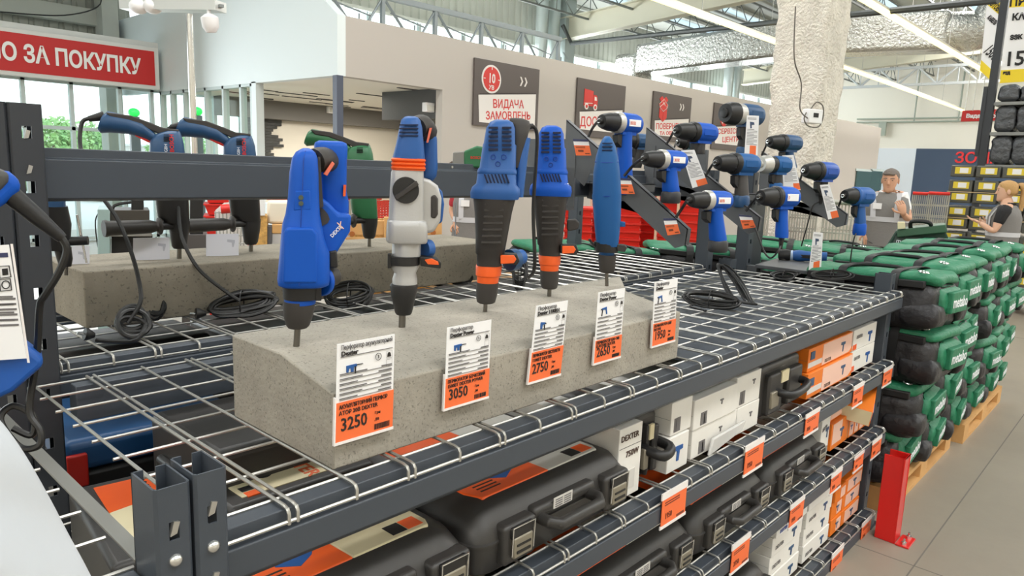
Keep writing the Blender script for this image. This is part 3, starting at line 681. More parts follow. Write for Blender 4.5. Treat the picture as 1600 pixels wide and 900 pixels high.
b = B(); b.prism(F.poly([(656, 399), (682, 402), (689, 409), (688, 418), (657, 414)]), 'y', -14*F.s, 8*F.s); lv = b.build('clamp_lever', BLACK, h, bevel=.002)
b = B(); b.prism(F.poly([(663, 404), (674, 402), (684, 407), (685, 412), (668, 411)]), 'y', -16*F.s, -12*F.s); b.build('orange_inlay', ORANGE, lv, bevel=.001)
b = B(); b.cyl(F.L(662, 390, 10), F.L(672, 390, 18), 14*F.s, n=20); b.build('handle_disc', BLUE2, h)
b = B(); rings(F, b, [(378, 606, 666, 30), (374, 603, 668, 32), (352, 604, 668, 32), (345, 605, 666, 31), (343, 607, 662, 29), (300, 609, 662, 29), (270, 611, 662, 28), (264, 613, 662, 27)], p=5); gb = b.build('gear_housing', ALU, h, angle=50, bevel=.001)
b = B(); b.prism(F.poly([(655, 276), (672, 281), (684, 290), (690, 310), (688, 345), (678, 362), (660, 366), (655, 340)]), 'y', -6*F.s, 34*F.s); b.build('side_plate', ALU, gb, bevel=.006, seg=3)
b = B(); b.prism(F.poly([(673, 306), (680, 304), (684, 310), (684, 334), (680, 341), (673, 340)]), 'y', -9*F.s, 4*F.s); b.build('side_switch', RUBBER, gb, bevel=.003)
b = B(); b.prism(F.poly([(684, 292), (692, 300), (695, 320), (692, 348), (686, 352)]), 'y', 14*F.s, 36*F.s); b.build('rear_housing', BLUE2, h, bevel=.003)
b = B(); b.cyl(F.L(634, 296, -33), F.L(634, 296, -26), 19.5*F.s, n=30); kn = b.build('selector_knob', BLACK, h, bevel=.0012)
b = B(); q = [(616, 305), (650, 281), (654, 288), (620, 312)]; b.prism(F.poly(q), 'y', -37*F.s, -32*F.s); b.build('knob_bar', RUBBER, kn, bevel=.002)
b = B(); rings(F, b, [(266, 612, 664, 29)] + sum([[(265-6*i, 612, 664, 29), (263-6*i, 611, 665, 31), (261-6*i, 611, 665, 31), (259.5-6*i, 613, 663, 28)] for i in range(3)], []), p=5); b.build('orange_rings', ORANGE, h, angle=30)
b = B(); rings(F, b, [(248, 613, 664, 29), (225, 619, 662, 29), (200, 624, 660, 26), (188, 627, 657, 22), (183.5, 632, 653, 16), (182, 637, 648, 8)], p=3.6); tp = b.build('motor_cover', BLUE2, h, angle=60)
b = B(); slots(F, b, 624, 653, 194, 216, 4, -28.5, .35); b.build('vent_grille', VENT, tp)
b = B(); b.tube([F.L(651, 200, 2), F.L(660, 196, 16), F.L(668, 205, 38)], 17*F.s, n=14, smooth=4); b.build('grip', RUBBER, h)
b = B(); b.prism(F.poly([(666, 223), (669, 223), (675, 200), (671, 200)]), 'y', -4*F.s, 4*F.s); b.build('trigger', mat('salmon_trigger', '#e8745c', .4), h)
b = B(); rings(F, b, [(284, 668, 678, 14, 50), (276, 661, 684, 22, 50), (262, 658, 686, 24, 50), (215, 660, 685, 24, 50), (200, 658, 681, 22, 48), (190, 652, 676, 18, 44), (186, 655, 670, 8, 44)], p=3.4); b.build('rear_handle', BLUE2, h, angle=60)

def pistol(F, o, k, blue, label, wide, cable):
    """pistol rotary hammer seen from its motor end; offsets o in picture pixels, k scale of the reference shape"""
    X = lambda x: o[0]+(x)*k[0]
    Y = lambda y: o[1]+(y)*k[1]
    R = lambda rows: [(Y(r[0]), X(r[1]+sh(r[0])), X(r[2]+sh(r[0])), r[3]*k[0]) + tuple(r[4:]) for r in rows]
    sh = lambda y: -wide*y/280
    h = thing('rotary_hammer', label, 'drill', F.P, F.rz)
    b = B(); b.cyl(F.L(X(0), Y(2)), F.L(X(1), Y(-20)), 3.3*F.s, n=8); b.build('drill_bit', DRILLBIT, h)
    b = B(); rings(F, b, R([(-13, -11, 11, 11), (-15, -14, 14, 14), (-24, -16, 16, 16), (-42, -17, 17, 17), (-44, -17, 17, 17)]), p=2); b.build('chuck', RUBBER, h)
    b = B(); rings(F, b, R([(-44, -16, 16, 16), (-53, -17, 17, 17), (-55, -19, 19, 19), (-68, -20, 20, 20), (-72, -19, 19, 19)]), p=2); b.build('orange_sleeve', ORANGE, h, angle=30)
    b = B(); rings(F, b, R([(-70, -19, 19, 20), (-86, -20, 20, 21), (-88, -22, 22, 22), (-110, -24, 24, 25), (-150, -29, 28, 30), (-172, -33, 32, 33), (-178, -33, 32, 32)]), p=2.8); gr = b.build('gear_housing', mat('black_rubber_housing', '#2c2826', .5), h, angle=60)
    b = B()
    for i in range(7): z = -105-9.5*i; d = (25+.075*(-z-105)*1.0)*k[0]; b.prism(F.poly([(X(-15+sh(z)), Y(z)), (X(15+sh(z)), Y(z)), (X(14+sh(z)), Y(z-3.4)), (X(-14+sh(z)), Y(z-3.4))]), 'y', -(d+1.5)*F.s, -(d-6)*F.s)
    b.build('grip_ribs', RUBBER, gr, bevel=.0006)
    b = B(); b.prism(F.poly([(X(20), Y(-89)), (X(48), Y(-88)), (X(52), Y(-78)), (X(48), Y(-72)), (X(20), Y(-74))]), 'y', -16*F.s, 6*F.s); lv = b.build('clamp_lever', BLACK, h, bevel=.002)
    b = B(); b.prism(F.poly([(X(23), Y(-87)), (X(43), Y(-87)), (X(47), Y(-81)), (X(43), Y(-75)), (X(23), Y(-74))]), 'y', -18.5*F.s, -12*F.s); b.build('orange_inlay', ORANGE, lv, bevel=.0015)
    b = B(); rings(F, b, R([(-170, -37, 36, 33), (-178, -38, 38, 36), (-186, -36, 37, 35), (-192, -30, 31, 32), (-212, -29, 29, 31), (-216, -27, 28, 29), (-250, -25, 26, 27), (-252, -24, 24, 28), (-275, -22, 22, 25), (-284, -17, 18, 20), (-288, -9, 10, 12)]), p=3.4); m = b.build('motor_housing', blue, h, angle=45)
    b = B()
    for xa, xb in ((-17, -3), (3, 17)): slots(F, b, X(xa+sh(-258)), X(xb+sh(-258)), Y(-278), Y(-240), 6, -28.5*k[0], .5)
    b.build('vent_grille', VENT, m); b = B()
    for i in range(7): xx = -19+i*5.2+sh(-200); b.prism(F.poly([(X(xx), Y(-207)), (X(xx+2.2), Y(-207)), (X(xx+7), Y(-194)), (X(xx+4.6), Y(-194))]), 'y', -32.6*k[0]*F.s, -25*F.s)
    b.build('vent_grille', VENT, m)
    for u, v_ in ((-8, -232), (8, -232), (0, -222)):
        b = B(); c_ = F.L(X(u+sh(v_)), Y(v_), -29.3*k[0]); rr_ = 3.4*k[0]*F.s; b.tube([(c_.x+rr_*math.cos(a), c_.y, c_.z+rr_*math.sin(a)) for a in [i*PI/6 for i in range(12)]], .6*F.s, n=5, cyc=True); b.build('moulded_mark', SEAM, m)
    b = B(); b.loft(F.sec([(Y(r[0]), X(r[1]+sh(r[0])), X(r[2]+sh(r[0])), r[3]*k[0]) for r in ((-214.5, -28.6, 29, 30.4), (-211, -30, 30.4, 31.8), (-208, -30, 30.4, 31.8), (-206, -29, 29.5, 31))], p=3.4)); b.build('moulded_ridge', blue, m, angle=60)
    return h, X, Y
F = PF(at(757, 487, 'z', ZR)); h, X, Y = pistol(F, (758, 487), (1.03, 1.04), BLUE2, 'dull blue rotary hammer with black ribbed neck and thick cord above the 3050 card', 24, True)
b = B(); b.loft(F.sec([(262, 800, 812, 10, 6), (240, 801, 816, 14, 8), (215, 800, 824, 17, 12), (196, 798, 830, 18, 16), (188, 796, 828, 14, 16), (184, 798, 818, 8, 14)], p=3)); b.build('grip', RUBBER, h, angle=60)
b = B(); b.loft(F.sec([(308, 806, 818, 22, 12), (290, 804, 820, 22, 12), (240, 808, 826, 16, 14), (215, 814, 830, 14, 16)], p=3)); b.build('rear_housing', BLUE2, h, angle=60)
b = B(); rings(F, b, [(300, 795, 812, 18, 30), (270, 796, 818, 18, 34), (230, 802, 824, 16, 40), (205, 806, 828, 14, 42)], p=3); b.build('handle', BLUE2, h, angle=60)
p = F.L(790, 299, -18); text('DEXTER', 8.5*F.s, PRINTW, h, p, (PI/2, math.radians(-18), math.radians(35)), bold=.0002)
b = B(); b.cyl(F.L(796, 408, 12), F.L(806, 408, 22), 17*F.s, n=20); b.build('handle_disc', NAVY, h)
b = B(); b.cyl(F.L(804, 407, 20), F.L(818, 405, 34), 12*F.s, n=16); b.build('side_handle', BLUE2, h, bevel=.003)
b = B(); b.turn([(0, 5*F.s), (.7, 4.4*F.s), (1, 3.6*F.s)], F.L(818, 198, 40), F.L(836, 194, 44)); b.build('cord_sleeve', BLACK, h)
b = B(); b.tube([F.L(834, 194, 44), F.L(841, 202, 46), F.L(842, 230, 46), F.L(836, 330, 44), F.L(838, 420, 40), F.L(830, 444, 70)], 3*F.s, n=8, smooth=5); b.build('power_cord', CABLE, h)
F = PF(at(858, 463, 'z', ZR)); h, X, Y = pistol(F, (858, 463), (.88, .925), BLUE, 'bright blue rotary hammer with black ribbed neck above the 2750 card', 4, False)
b = B(); b.prism(F.poly([(886, 344), (900, 343), (906, 349), (904, 358), (890, 362), (886, 360)]), 'y', 4*F.s, 20*F.s); b.build('side_handle', RUBBER, h, bevel=.003)
p = F.L(882, 293, -24); text('DE', 8*F.s, PRINTW, h, p, (PI/2, math.radians(-10), math.radians(50)), bold=.0002)

F = PF(at(948, 447, 'z', ZR))
h = thing('rotary_hammer', 'slim plain blue rotary hammer with dark chuck above the 2650 card', 'drill', F.P, F.rz)
b = B(); b.cyl(F.L(948, 449), F.L(948, 422), 2.8*F.s, n=8); b.build('drill_bit', DRILLBIT, h)
b = B(); rings(F, b, [(426, 938, 958, 10), (422, 936, 961, 12), (408, 935, 962, 13), (398, 934, 963, 14)], p=2); b.build('chuck', RUBBER, h)
b = B(); rings(F, b, [(400, 936, 960, 12), (392, 936, 960, 12)], p=2); b.build('collar_ring', BLUE3, h)
b = B(); rings(F, b, [(393, 930, 966, 18), (384, 929, 966, 19), (378, 928, 967, 19)], p=2.3); b.prism(F.poly([(927, 384), (919, 374), (922, 373), (933, 388)]), 'y', -8*F.s, 4*F.s); b.build('clamp_band', BLACK, h)
b = B(); b.prism(F.poly([(964, 381), (976, 382), (980, 386), (976, 393), (964, 391)]), 'y', -10*F.s, 6*F.s); b.build('clamp_lever', RUBBER, h, bevel=.002)
b = B(); rings(F, b, [(384, 933, 965, 18), (376, 931, 967, 20), (345, 928, 970, 24), (306, 925, 971, 25), (303, 926, 971, 25), (270, 927, 969, 25), (245, 931, 966, 22), (228, 936, 962, 18), (218, 941, 957, 13), (213, 945, 953, 6)], p=3); m = b.build('motor_housing', BLUE3, h, angle=60)
b = B(); slots(F, b, 941, 957, 222, 238, 3, -20.5, .3); b.build('vent_grille', VENT, m)
b = B(); b.tube([F.L(926, 305, -10), F.L(935, 305.5, -22), F.L(948, 306, -25.6), F.L(962, 305.5, -22), F.L(970, 305, -10)], .7*F.s, n=5); b.tube([F.L(930, 253, -14), F.L(940, 254, -22), F.L(948, 254.5, -24), F.L(957, 254, -22), F.L(966, 253, -14)], .7*F.s, n=5); b.build('seam', SEAM, m)
b = B(); b.prism(F.poly([(969, 346), (977, 347), (977, 354), (969, 354)]), 'y', -6*F.s, 4*F.s); b.build('side_knob', BLUE3, h, bevel=.001)

# ---------------------------------------------------------------- coiled cords
def hang(px, py, z, rx, ry, n, r, label, seed, lean=1.0, th=6, ang=0, tie=True, plug=None, extra=()):
    """cord coil propped on a deck: loops given in picture pixels about (px, py); they lean away from the viewer and rest on height z"""
    random.seed(seed); F = PF(at(px, py+ry+th*.5, 'z', z)); t = thing('cord_coil', label, 'cord', F.P, F.rz); ca, sa = math.cos(ang), math.sin(ang); pts = []
    base = py+ry+th*.5
    n = n+3; J = [(random.uniform(.72, 1.06), random.uniform(.25, 1.08), random.uniform(-.08, .08), random.uniform(-.25, .25), random.uniform(-1.6, 1.6)) for _ in range(n+1)]
    def put(x, y, d): q = F.L(px+x, py+y, (base-(py+y))*lean+d); q.z = max(q.z, r); pts.append(q)
    for i in range(n*14):
        a = i*PI/7; q = i/14; A, Bq = J[int(q)], J[int(q)+1]; f_ = q-int(q); A = [u+(v_-u)*f_ for u, v_ in zip(A, Bq)]
        x, y = rx*(A[0]*math.cos(a)+A[2]), ry*(A[1]*math.sin(a)+A[3]); put(x*ca-y*sa, x*sa+y*ca, A[4]*th)
    for x, y in extra: put(x-px, y-py, 0)
    b = B(); b.tube(pts, r, n=7, smooth=3); b.build('cord_loops', CABLE, t)
    if tie:
        c = F.L(px, py, (base-py)*lean); k = ry*F.s; b = B(); b.tube([(c.x+.006*math.cos(a), c.y+(k*lean+.012)*math.cos(a), max(.002, c.z+(k+.004)*math.sin(a))) for a in [i*PI/8 for i in range(16)]], .002, n=5, cyc=True); b.build('tie', BLACK, t)
    if plug:
        p = F.L(plug[0], plug[1]); p.z = max(p.z, .016); q = F.L(plug[0]-16, plug[1]-3, -4); q.z = max(q.z, .018); b = B(); b.turn([(0, .006), (.3, .010), (.7, .015), (1, .016)], p, q); pg = b.build('plug', BLACK, t, bevel=.001)
        for d in (-.006, .006): b = B(); v = (q-p).normalized(); b.cyl(q+Vector((0, d, 0)), q+v*.016+Vector((0, d, 0)), .002, n=6); b.build('pin', CHROME, pg)
    return t
DZ = LEV[0]+.001; D2T = D2Z+.001
hang(545, 465, DZ, 36, 17, 8, .0042, 'black cord bundle lying behind the twin lobed blue hammer', 3, 1.2, ang=-.12, extra=((520, 478), (505, 482)))
hang(682, 438, DZ, 18, 9, 4, .003, 'loose black cord loops behind the silver hammer, half one of the bow', 5, 2.0, tie=False, extra=((700, 440), (712, 400), (718, 330)))
hang(718, 438, DZ, 20, 10, 4, .003, 'loose black cord loops behind the silver hammer next to the ribbed one', 6, 2.0, tie=False)
hang(812, 425, DZ, 12, 26, 6, .004, 'upright black cord bundle behind the ribbed neck hammers', 8, .5, tie=True)
hang(1110, 470, DZ, 52, 12, 6, .0042, 'long black cord bundle on the bare wire deck beside the block', 11, 1.2, ang=.10, extra=((1080, 478), (1092, 490), (1102, 500)))
hang(1150, 455, DZ, 50, 14, 4, .004, 'black cord loops standing across the long bundle on the deck', 14, .8, ang=.95, th=4, tie=False)
hang(1225, 431, DZ, 22, 5, 4, .0035, 'small black cord coil by the grinder tray', 17, 1.6)
hang(1300, 430, DZ, 32, 7, 4, .0035, 'black cord coil at the far deck edge', 19, 1.5, extra=((1345, 432), (1390, 436)))
b = B(); p = at(1312, 432, 'z', DZ); b.box((p.x-.05, p.y-.02, DZ+.035), (p.x+.06, p.y+.03, DZ+.045)); tag(b.build('white_paper', WHITE, None, bevel=.003), 'folded white paper slip on the cord coil at the far deck edge', 'paper')
b = B(); p = at(1082, 473, 'z', DZ); b.box((p.x-.02, p.y-.012, DZ+.03), (p.x+.022, p.y+.012, DZ+.034)); tag(b.build('cord_label', WHITE, None, bevel=.002), 'small white paper label on the long black cord bundle', 'label')
hang(208, 510, D2T, 27, 20, 6, .0055, 'thick black cord coil lying in front of the brown concrete block', 21, 1.1, tie=False, extra=((215, 536), (180, 540), (150, 532)), plug=(148, 524))
hang(246, 477, D2T, 13, 22, 5, .0055, 'thick black cord loops propped up behind the lying coil', 22, .5, ang=.35, tie=False)
hang(378, 476, D2T, 54, 17, 9, .0052, 'large tied black cord bundle before the brown concrete block', 24, 1.0, ang=-.15, plug=(322, 492))
# ================================================================ drills on the rear block
def bosch(dx, dy, k, tipy, green, label, side=True, low=True):
    X = lambda x: 280+dx+(x-280)*k
    Y = lambda y: 400+dy+(y-400)*k
    bodym = GREEN if green else NAVY
    F = PF(at(X(280), Y(tipy), 'z', ZB2)); L = lambda x, y, d=0: F.L(X(x), Y(y), d)
    po = lambda pts: F.poly([(X(x), Y(y)) for x, y in pts])
    h = thing('rotary_hammer', label, 'drill', F.P, F.rz)
    b = B(); b.cyl(L(280, tipy+1), L(280, 380), 3.5*F.s*k, n=8); b.build('drill_bit', DRILLBIT, h)
    b = B(); b.loft(F.sec([(Y(r[0]), X(r[1]), X(r[2]), r[3]*k) for r in [(388, 271, 289, 9), (384, 268, 292, 12), (360, 264, 296, 16), (345, 263, 297, 17)]], p=2)); b.build('chuck', BLACK, h)
    b = B(); b.loft(F.sec([(Y(r[0]), X(r[1]), X(r[2]), r[3]*k) for r in [(348, 256, 296, 18), (338, 246, 296, 22), (300, 241, 294, 24), (262, 239, 292, 25)]], p=3)); b.build('gear_housing', BLACK if not green else GREEN, h, angle=60)
    b = B(); b.loft(F.sec([(Y(r[0]), X(r[1]), X(r[2]), r[3]*k) for r in [(264, 236, 291, 26), (238, 233, 289, 26), (222, 234, 287, 25), (212, 240, 284, 22), (205, 258, 281, 14)]], p=3.4)); m = b.build('motor_housing', bodym, h, angle=60)
    b = B(); b.loft([[tuple(L(x, y, 15*math.sin(2*PI*i/12)) + Vector((0, 0, 0))) if 0 else tuple(L(x, y) + Vector((nx*math.cos(2*PI*i/12)*r*F.s*k, math.sin(2*PI*i/12)*16*F.s*k, nz*math.cos(2*PI*i/12)*r*F.s*k))) for i in range(12)] for x, y, r, nx, nz in ((157, 191, 12, .35, .94), (163, 191, 17, .3, .95), (172, 191, 15, .1, 1), (200, 195, 13.5, 0, 1), (225, 203, 15.5, -.2, .98), (245, 216, 19, -.5, .87), (262, 228, 22, -.7, .7))])
    b.build('handle', bodym, h, angle=70)
    b = B(); b.prism(po([(166, 176), (182, 178), (205, 181), (230, 190), (255, 200), (280, 203), (276, 214), (250, 210), (225, 199), (200, 190), (175, 186)]), 'y', -13*F.s, 13*F.s); b.build('rubber_grip', RUBBER, h, bevel=.003)
    b = B(); b.prism(po([(210, 208), (230, 211), (236, 217), (235, 224), (230, 222), (212, 213)]), 'y', -8*F.s, 8*F.s); b.build('trigger', RED if not green else ORANGE, h, bevel=.002)
    b = B(); slots(F, b, X(256), X(268), Y(210), Y(222), 4, -26*k, .4); b.build('vent_grille', mat('vent_black', '#111317', .7), m)
    if not green:
        text('BOSCH', 8*F.s*k, RED, m, L(272, 238, -27), (PI/2, math.radians(-90), 0), bold=.0003); text('GBH', 6*F.s*k, PRINTW, m, L(262, 238, -27), (PI/2, math.radians(-90), 0))
    if side:
        b = B(); b.cyl(L(270, 352, -8), L(250, 352, -16), 6*F.s*k); b.build('handle_stub', BLACK, h)
        b = B(); b.turn([(0, 5*F.s*k), (.1, 13*F.s*k), (.25, 13.5*F.s*k), (.4, 8*F.s*k), (1, 6*F.s*k)], L(252, 352, -15), L(238, 352, -20)); b.build('handle_flange', RUBBER, h)
        b = B(); b.turn([(0, 8*F.s*k), (.1, 10*F.s*k), (.5, 10.5*F.s*k), (.9, 11*F.s*k), (.95, 12.5*F.s*k), (1, 12*F.s*k)], L(243, 352, -20), L(166, 353, -44)); b.build('side_handle', mat('dark_grip', '#26231f', .5), h)
    return F, h, L
F, h, L = bosch(0, 0, 1, 404, False, 'navy corded hammer drill with red trigger standing left end of the brown block'.replace('left end of', 'over'))
def cord(F, h, P, r=.0055): b = B(); b.tube(P, r, n=8, smooth=5); b.build('power_cord', CABLE, h)
b = B(); b.turn([(0, 7*F.s), (1, 4*F.s)], F.L(163, 181), F.L(138, 186)); b.build('cord_sleeve', BLACK, h)
lo = lambda F, px, py, z: F.L(px, py, 0)
def cordpts(F, pts):
    """picture points + distance towards the viewer in metres"""
    out = []
    for px, py, dy in pts:
        q = F.L(px, py, 0); f_ = 1 + dy/(F.P-CAM).dot(F.n); cz = CAM.z-F.P.z
        out.append(Vector((q.x*f_, dy, cz+(q.z-cz)*f_)))
    return out
cord(F, h, cordpts(F, [(140, 185, 0), (128, 192, 0), (125, 225, -.02), (135, 265, -.10), (160, 308, -.20), (185, 345, -.24), (207, 400, -.28), (219, 450, -.32), (218, 476, -.34), (200, 505, -.36)]))
F, h, L = bosch(112, -7, .93, 400, False, 'second navy corded hammer drill with red trigger on the brown block')
b = B(); b.turn([(0, 6*F.s), (1, 4*F.s)], F.L(285, 196), F.L(266, 199)); b.build('cord_sleeve', BLACK, h)
cord(F, h, cordpts(F, [(268, 198, 0), (261, 206, 0), (261, 235, -.04), (268, 280, -.12), (278, 320, -.2), (284, 370, -.26), (310, 420, -.30), (352, 455, -.33), (375, 470, -.34)]))
F, h, L = bosch(297, -18, .80, 404, True, 'green hammer drill with orange trigger half hidden behind the twin lobed blue hammer')
q = PF(at(735, 262, 'y', 1.80)); q.P.z = 1.605; F = PF(q.P)
h = thing('power_drill', 'green drill with grey end cap lying on the tall cross rail', 'drill', F.P, F.rz)
b = B(); b.prism(F.poly([(725, 236), (745, 228), (768, 232), (775, 262), (725, 262)]), 'y', -12*F.s, 16*F.s); b.build('motor_housing', GREEN, h, bevel=.006, seg=3)
b = B(); b.prism(F.poly([(708, 238), (727, 236), (728, 262), (707, 262)]), 'y', -10*F.s, 14*F.s); b.build('end_cap', mat('grey_cap', '#85837e', .4, .2), h, bevel=.004)
text('BOSCH', 5.5*F.s, RED, h, F.L(735, 248, -12.6), (PI/2, 0, 0), bold=.0002)
b = B(); b.tube([F.L(708, 254), F.L(702, 258), F.L(700, 262)], 3*F.s); b.build('cord_sleeve', mat('brown_cord', '#5a4636', .6), h)
# first drill of the rear row, mostly behind the tall upright
F = PF(at(103, 428, 'z', ZB2)); h = thing('rotary_hammer', 'black and blue drill with steel depth rod behind the tall upright', 'drill', F.P, F.rz)
b = B(); b.cyl(F.L(103, 430), F.L(103, 414), 3*F.s); b.build('drill_bit', DRILLBIT, h)
b = B(); rings(F, b, [(416, 92, 112, 10), (404, 88, 114, 13), (390, 84, 112, 14), (386, 76, 112, 18)], p=2.2); b.build('chuck', BLACK, h)
b = B(); rings(F, b, [(390, 70, 110, 20), (350, 64, 112, 24), (322, 62, 106, 26)], p=3); b.build('gear_housing', BLACK, h, angle=60)
b = B(); rings(F, b, [(324, 62, 103, 25), (250, 62, 100, 25), (245, 66, 96, 20)], p=3); m = b.build('motor_housing', NAVY, h, angle=60)
b = B(); b.cyl(F.L(108, 376, -10), F.L(137, 374, -16), 7*F.s); b.build('side_handle', BLACK, h)
b = B(); b.cyl(F.L(120, 335, -6), F.L(135, 410, -6), 1.6*F.s, n=8); b.build('depth_rod', CHROME, h)
# white cards leaning at the back of that block (seen from behind)
for (x0_, y0_, x1_, y1_, lb) in ((208, 372, 265, 406, 'white card seen from behind under the first navy drill'), (322, 366, 373, 400, 'white card seen from behind under the second navy drill'), (92, 385, 140, 413, 'white card beside the steel depth rod')):
    p = at((x0_+x1_)/2, y1_, 'z', ZB2); F = PF(p); b = B(); b.prism(F.poly([(x0_, y0_), (x1_, y0_-1), (x1_, y1_-1), (x0_, y1_+1)]), 'y', 0, .0012)
    t = thing('price_tag', lb, 'price tag', F.P, F.rz); b.build('card', mat('card_back', '#dcdde6', .6), t)
    b = B(); b.prism(F.poly([(x1_-18, y0_+8), (x1_-6, y0_+9), (x1_-6, y0_+12), (x1_-8, y0_+20), (x1_-10, y0_+20), (x1_-11, y0_+13), (x1_-18, y0_+12)]), 'y', -.0005, .0002); b.build('show_through_print', mat('pale_print', '#b9bbc6', .6), t)
# ================================================================ cordless drill display
XA = {1: 2.21, 2: 2.78, 3: 3.85}
ds = thing('drill_display', 'slate steel drill display with three sloping arms fixed along the cross rail', 'display stand', (0, 0, 0))
DARKST = mat('display_steel', '#5b5d60', .45, bump=(300, .02))
ARM = {}
def arm(k, top, front):
    x = XA[k]; t = at(*top, 'x', x); f = at(*front, 'x', x)
    b = B(); sl = (t.z-f.z)/(t.y-f.y); lowz = lambda y: f.z + sl*(y-f.y) - .10
    b.prism([(t.y, t.z), (f.y, f.z), (f.y+.005, f.z-.055), (f.y+.045, f.z-.07), (t.y-.13, lowz(t.y-.13)), (t.y-.10, lowz(t.y-.10)-.08), (t.y, lowz(t.y)-.08)], 'x', x, x+.004)
    b.prism([(t.y, t.z), (f.y, f.z), (f.y, f.z-.004), (t.y, t.z-.004)], 'x', x, x+.022)
    b.prism([(f.y, f.z), (f.y+.004, f.z), (f.y+.008, f.z-.055), (f.y+.004, f.z-.055)], 'x', x, x+.022)
    b.box((x+.0045, t.y-.02, 1.44), (x+.05, t.y-.002, t.z-.03)); b.box((x-.003, t.y-.055, 1.46), (x-.0005, t.y-.006, t.z-.08))
    o = b.build('arm', DARKST, ds)
    b = B(); b.prism([(t.y-.005, t.z-.23), (t.y-.34, f.z+sl*(t.y-.34-f.y)-.13), (t.y-.30, f.z+sl*(t.y-.30-f.y)-.10), (t.y-.005, t.z-.30)], 'x', x+.15, x+.154); b.build('brace', DARKST, ds)
    ARM[k] = o
arm(1, (885, 187), (1075, 358)); arm(2, (1010, 199), (1188, 340)); arm(3, (1190, 236), (1324, 335))
b = B()
for xa, xb, z in ((2.3, 2.75, 1.545), (2.85, 3.36, 1.53), (3.45, 3.9, 1.50)):
    b = B(); b.box((xa, 1.70, z), (xb, 1.764, z+.004)); b.box((xa, 1.70, z-.03), (xb, 1.704, z+.004)); b.build('cross_plate', DARKST, ds)
p = at(1172, 415, 'y', 1.75)
upright(ds, p.x-.03, p.x+.035, 1.76, 1.62, .075, m=STEEL)
b = B(); b.box((p.x+.05, 1.78, 0), (p.x+.20, 1.82, 1.45)); b.build('panel', STEEL2, ds)
TZ = 1.125
q = [at(1180, 413, 'z', TZ), at(1268, 424, 'z', TZ), at(1300, 408, 'z', TZ), at(1222, 401, 'z', TZ)]
b = B(); b.loft([[(v.x, v.y, TZ-.02) for v in q], [(v.x, v.y, TZ) for v in q]]); b.build('tray', DARKST, ds, bevel=.003)
b = B(); b.box((p.x-.02, 1.70, 1.02), (p.x+.03, 1.76, 1.10)); b.build('tray_bracket', DARKST, ds)

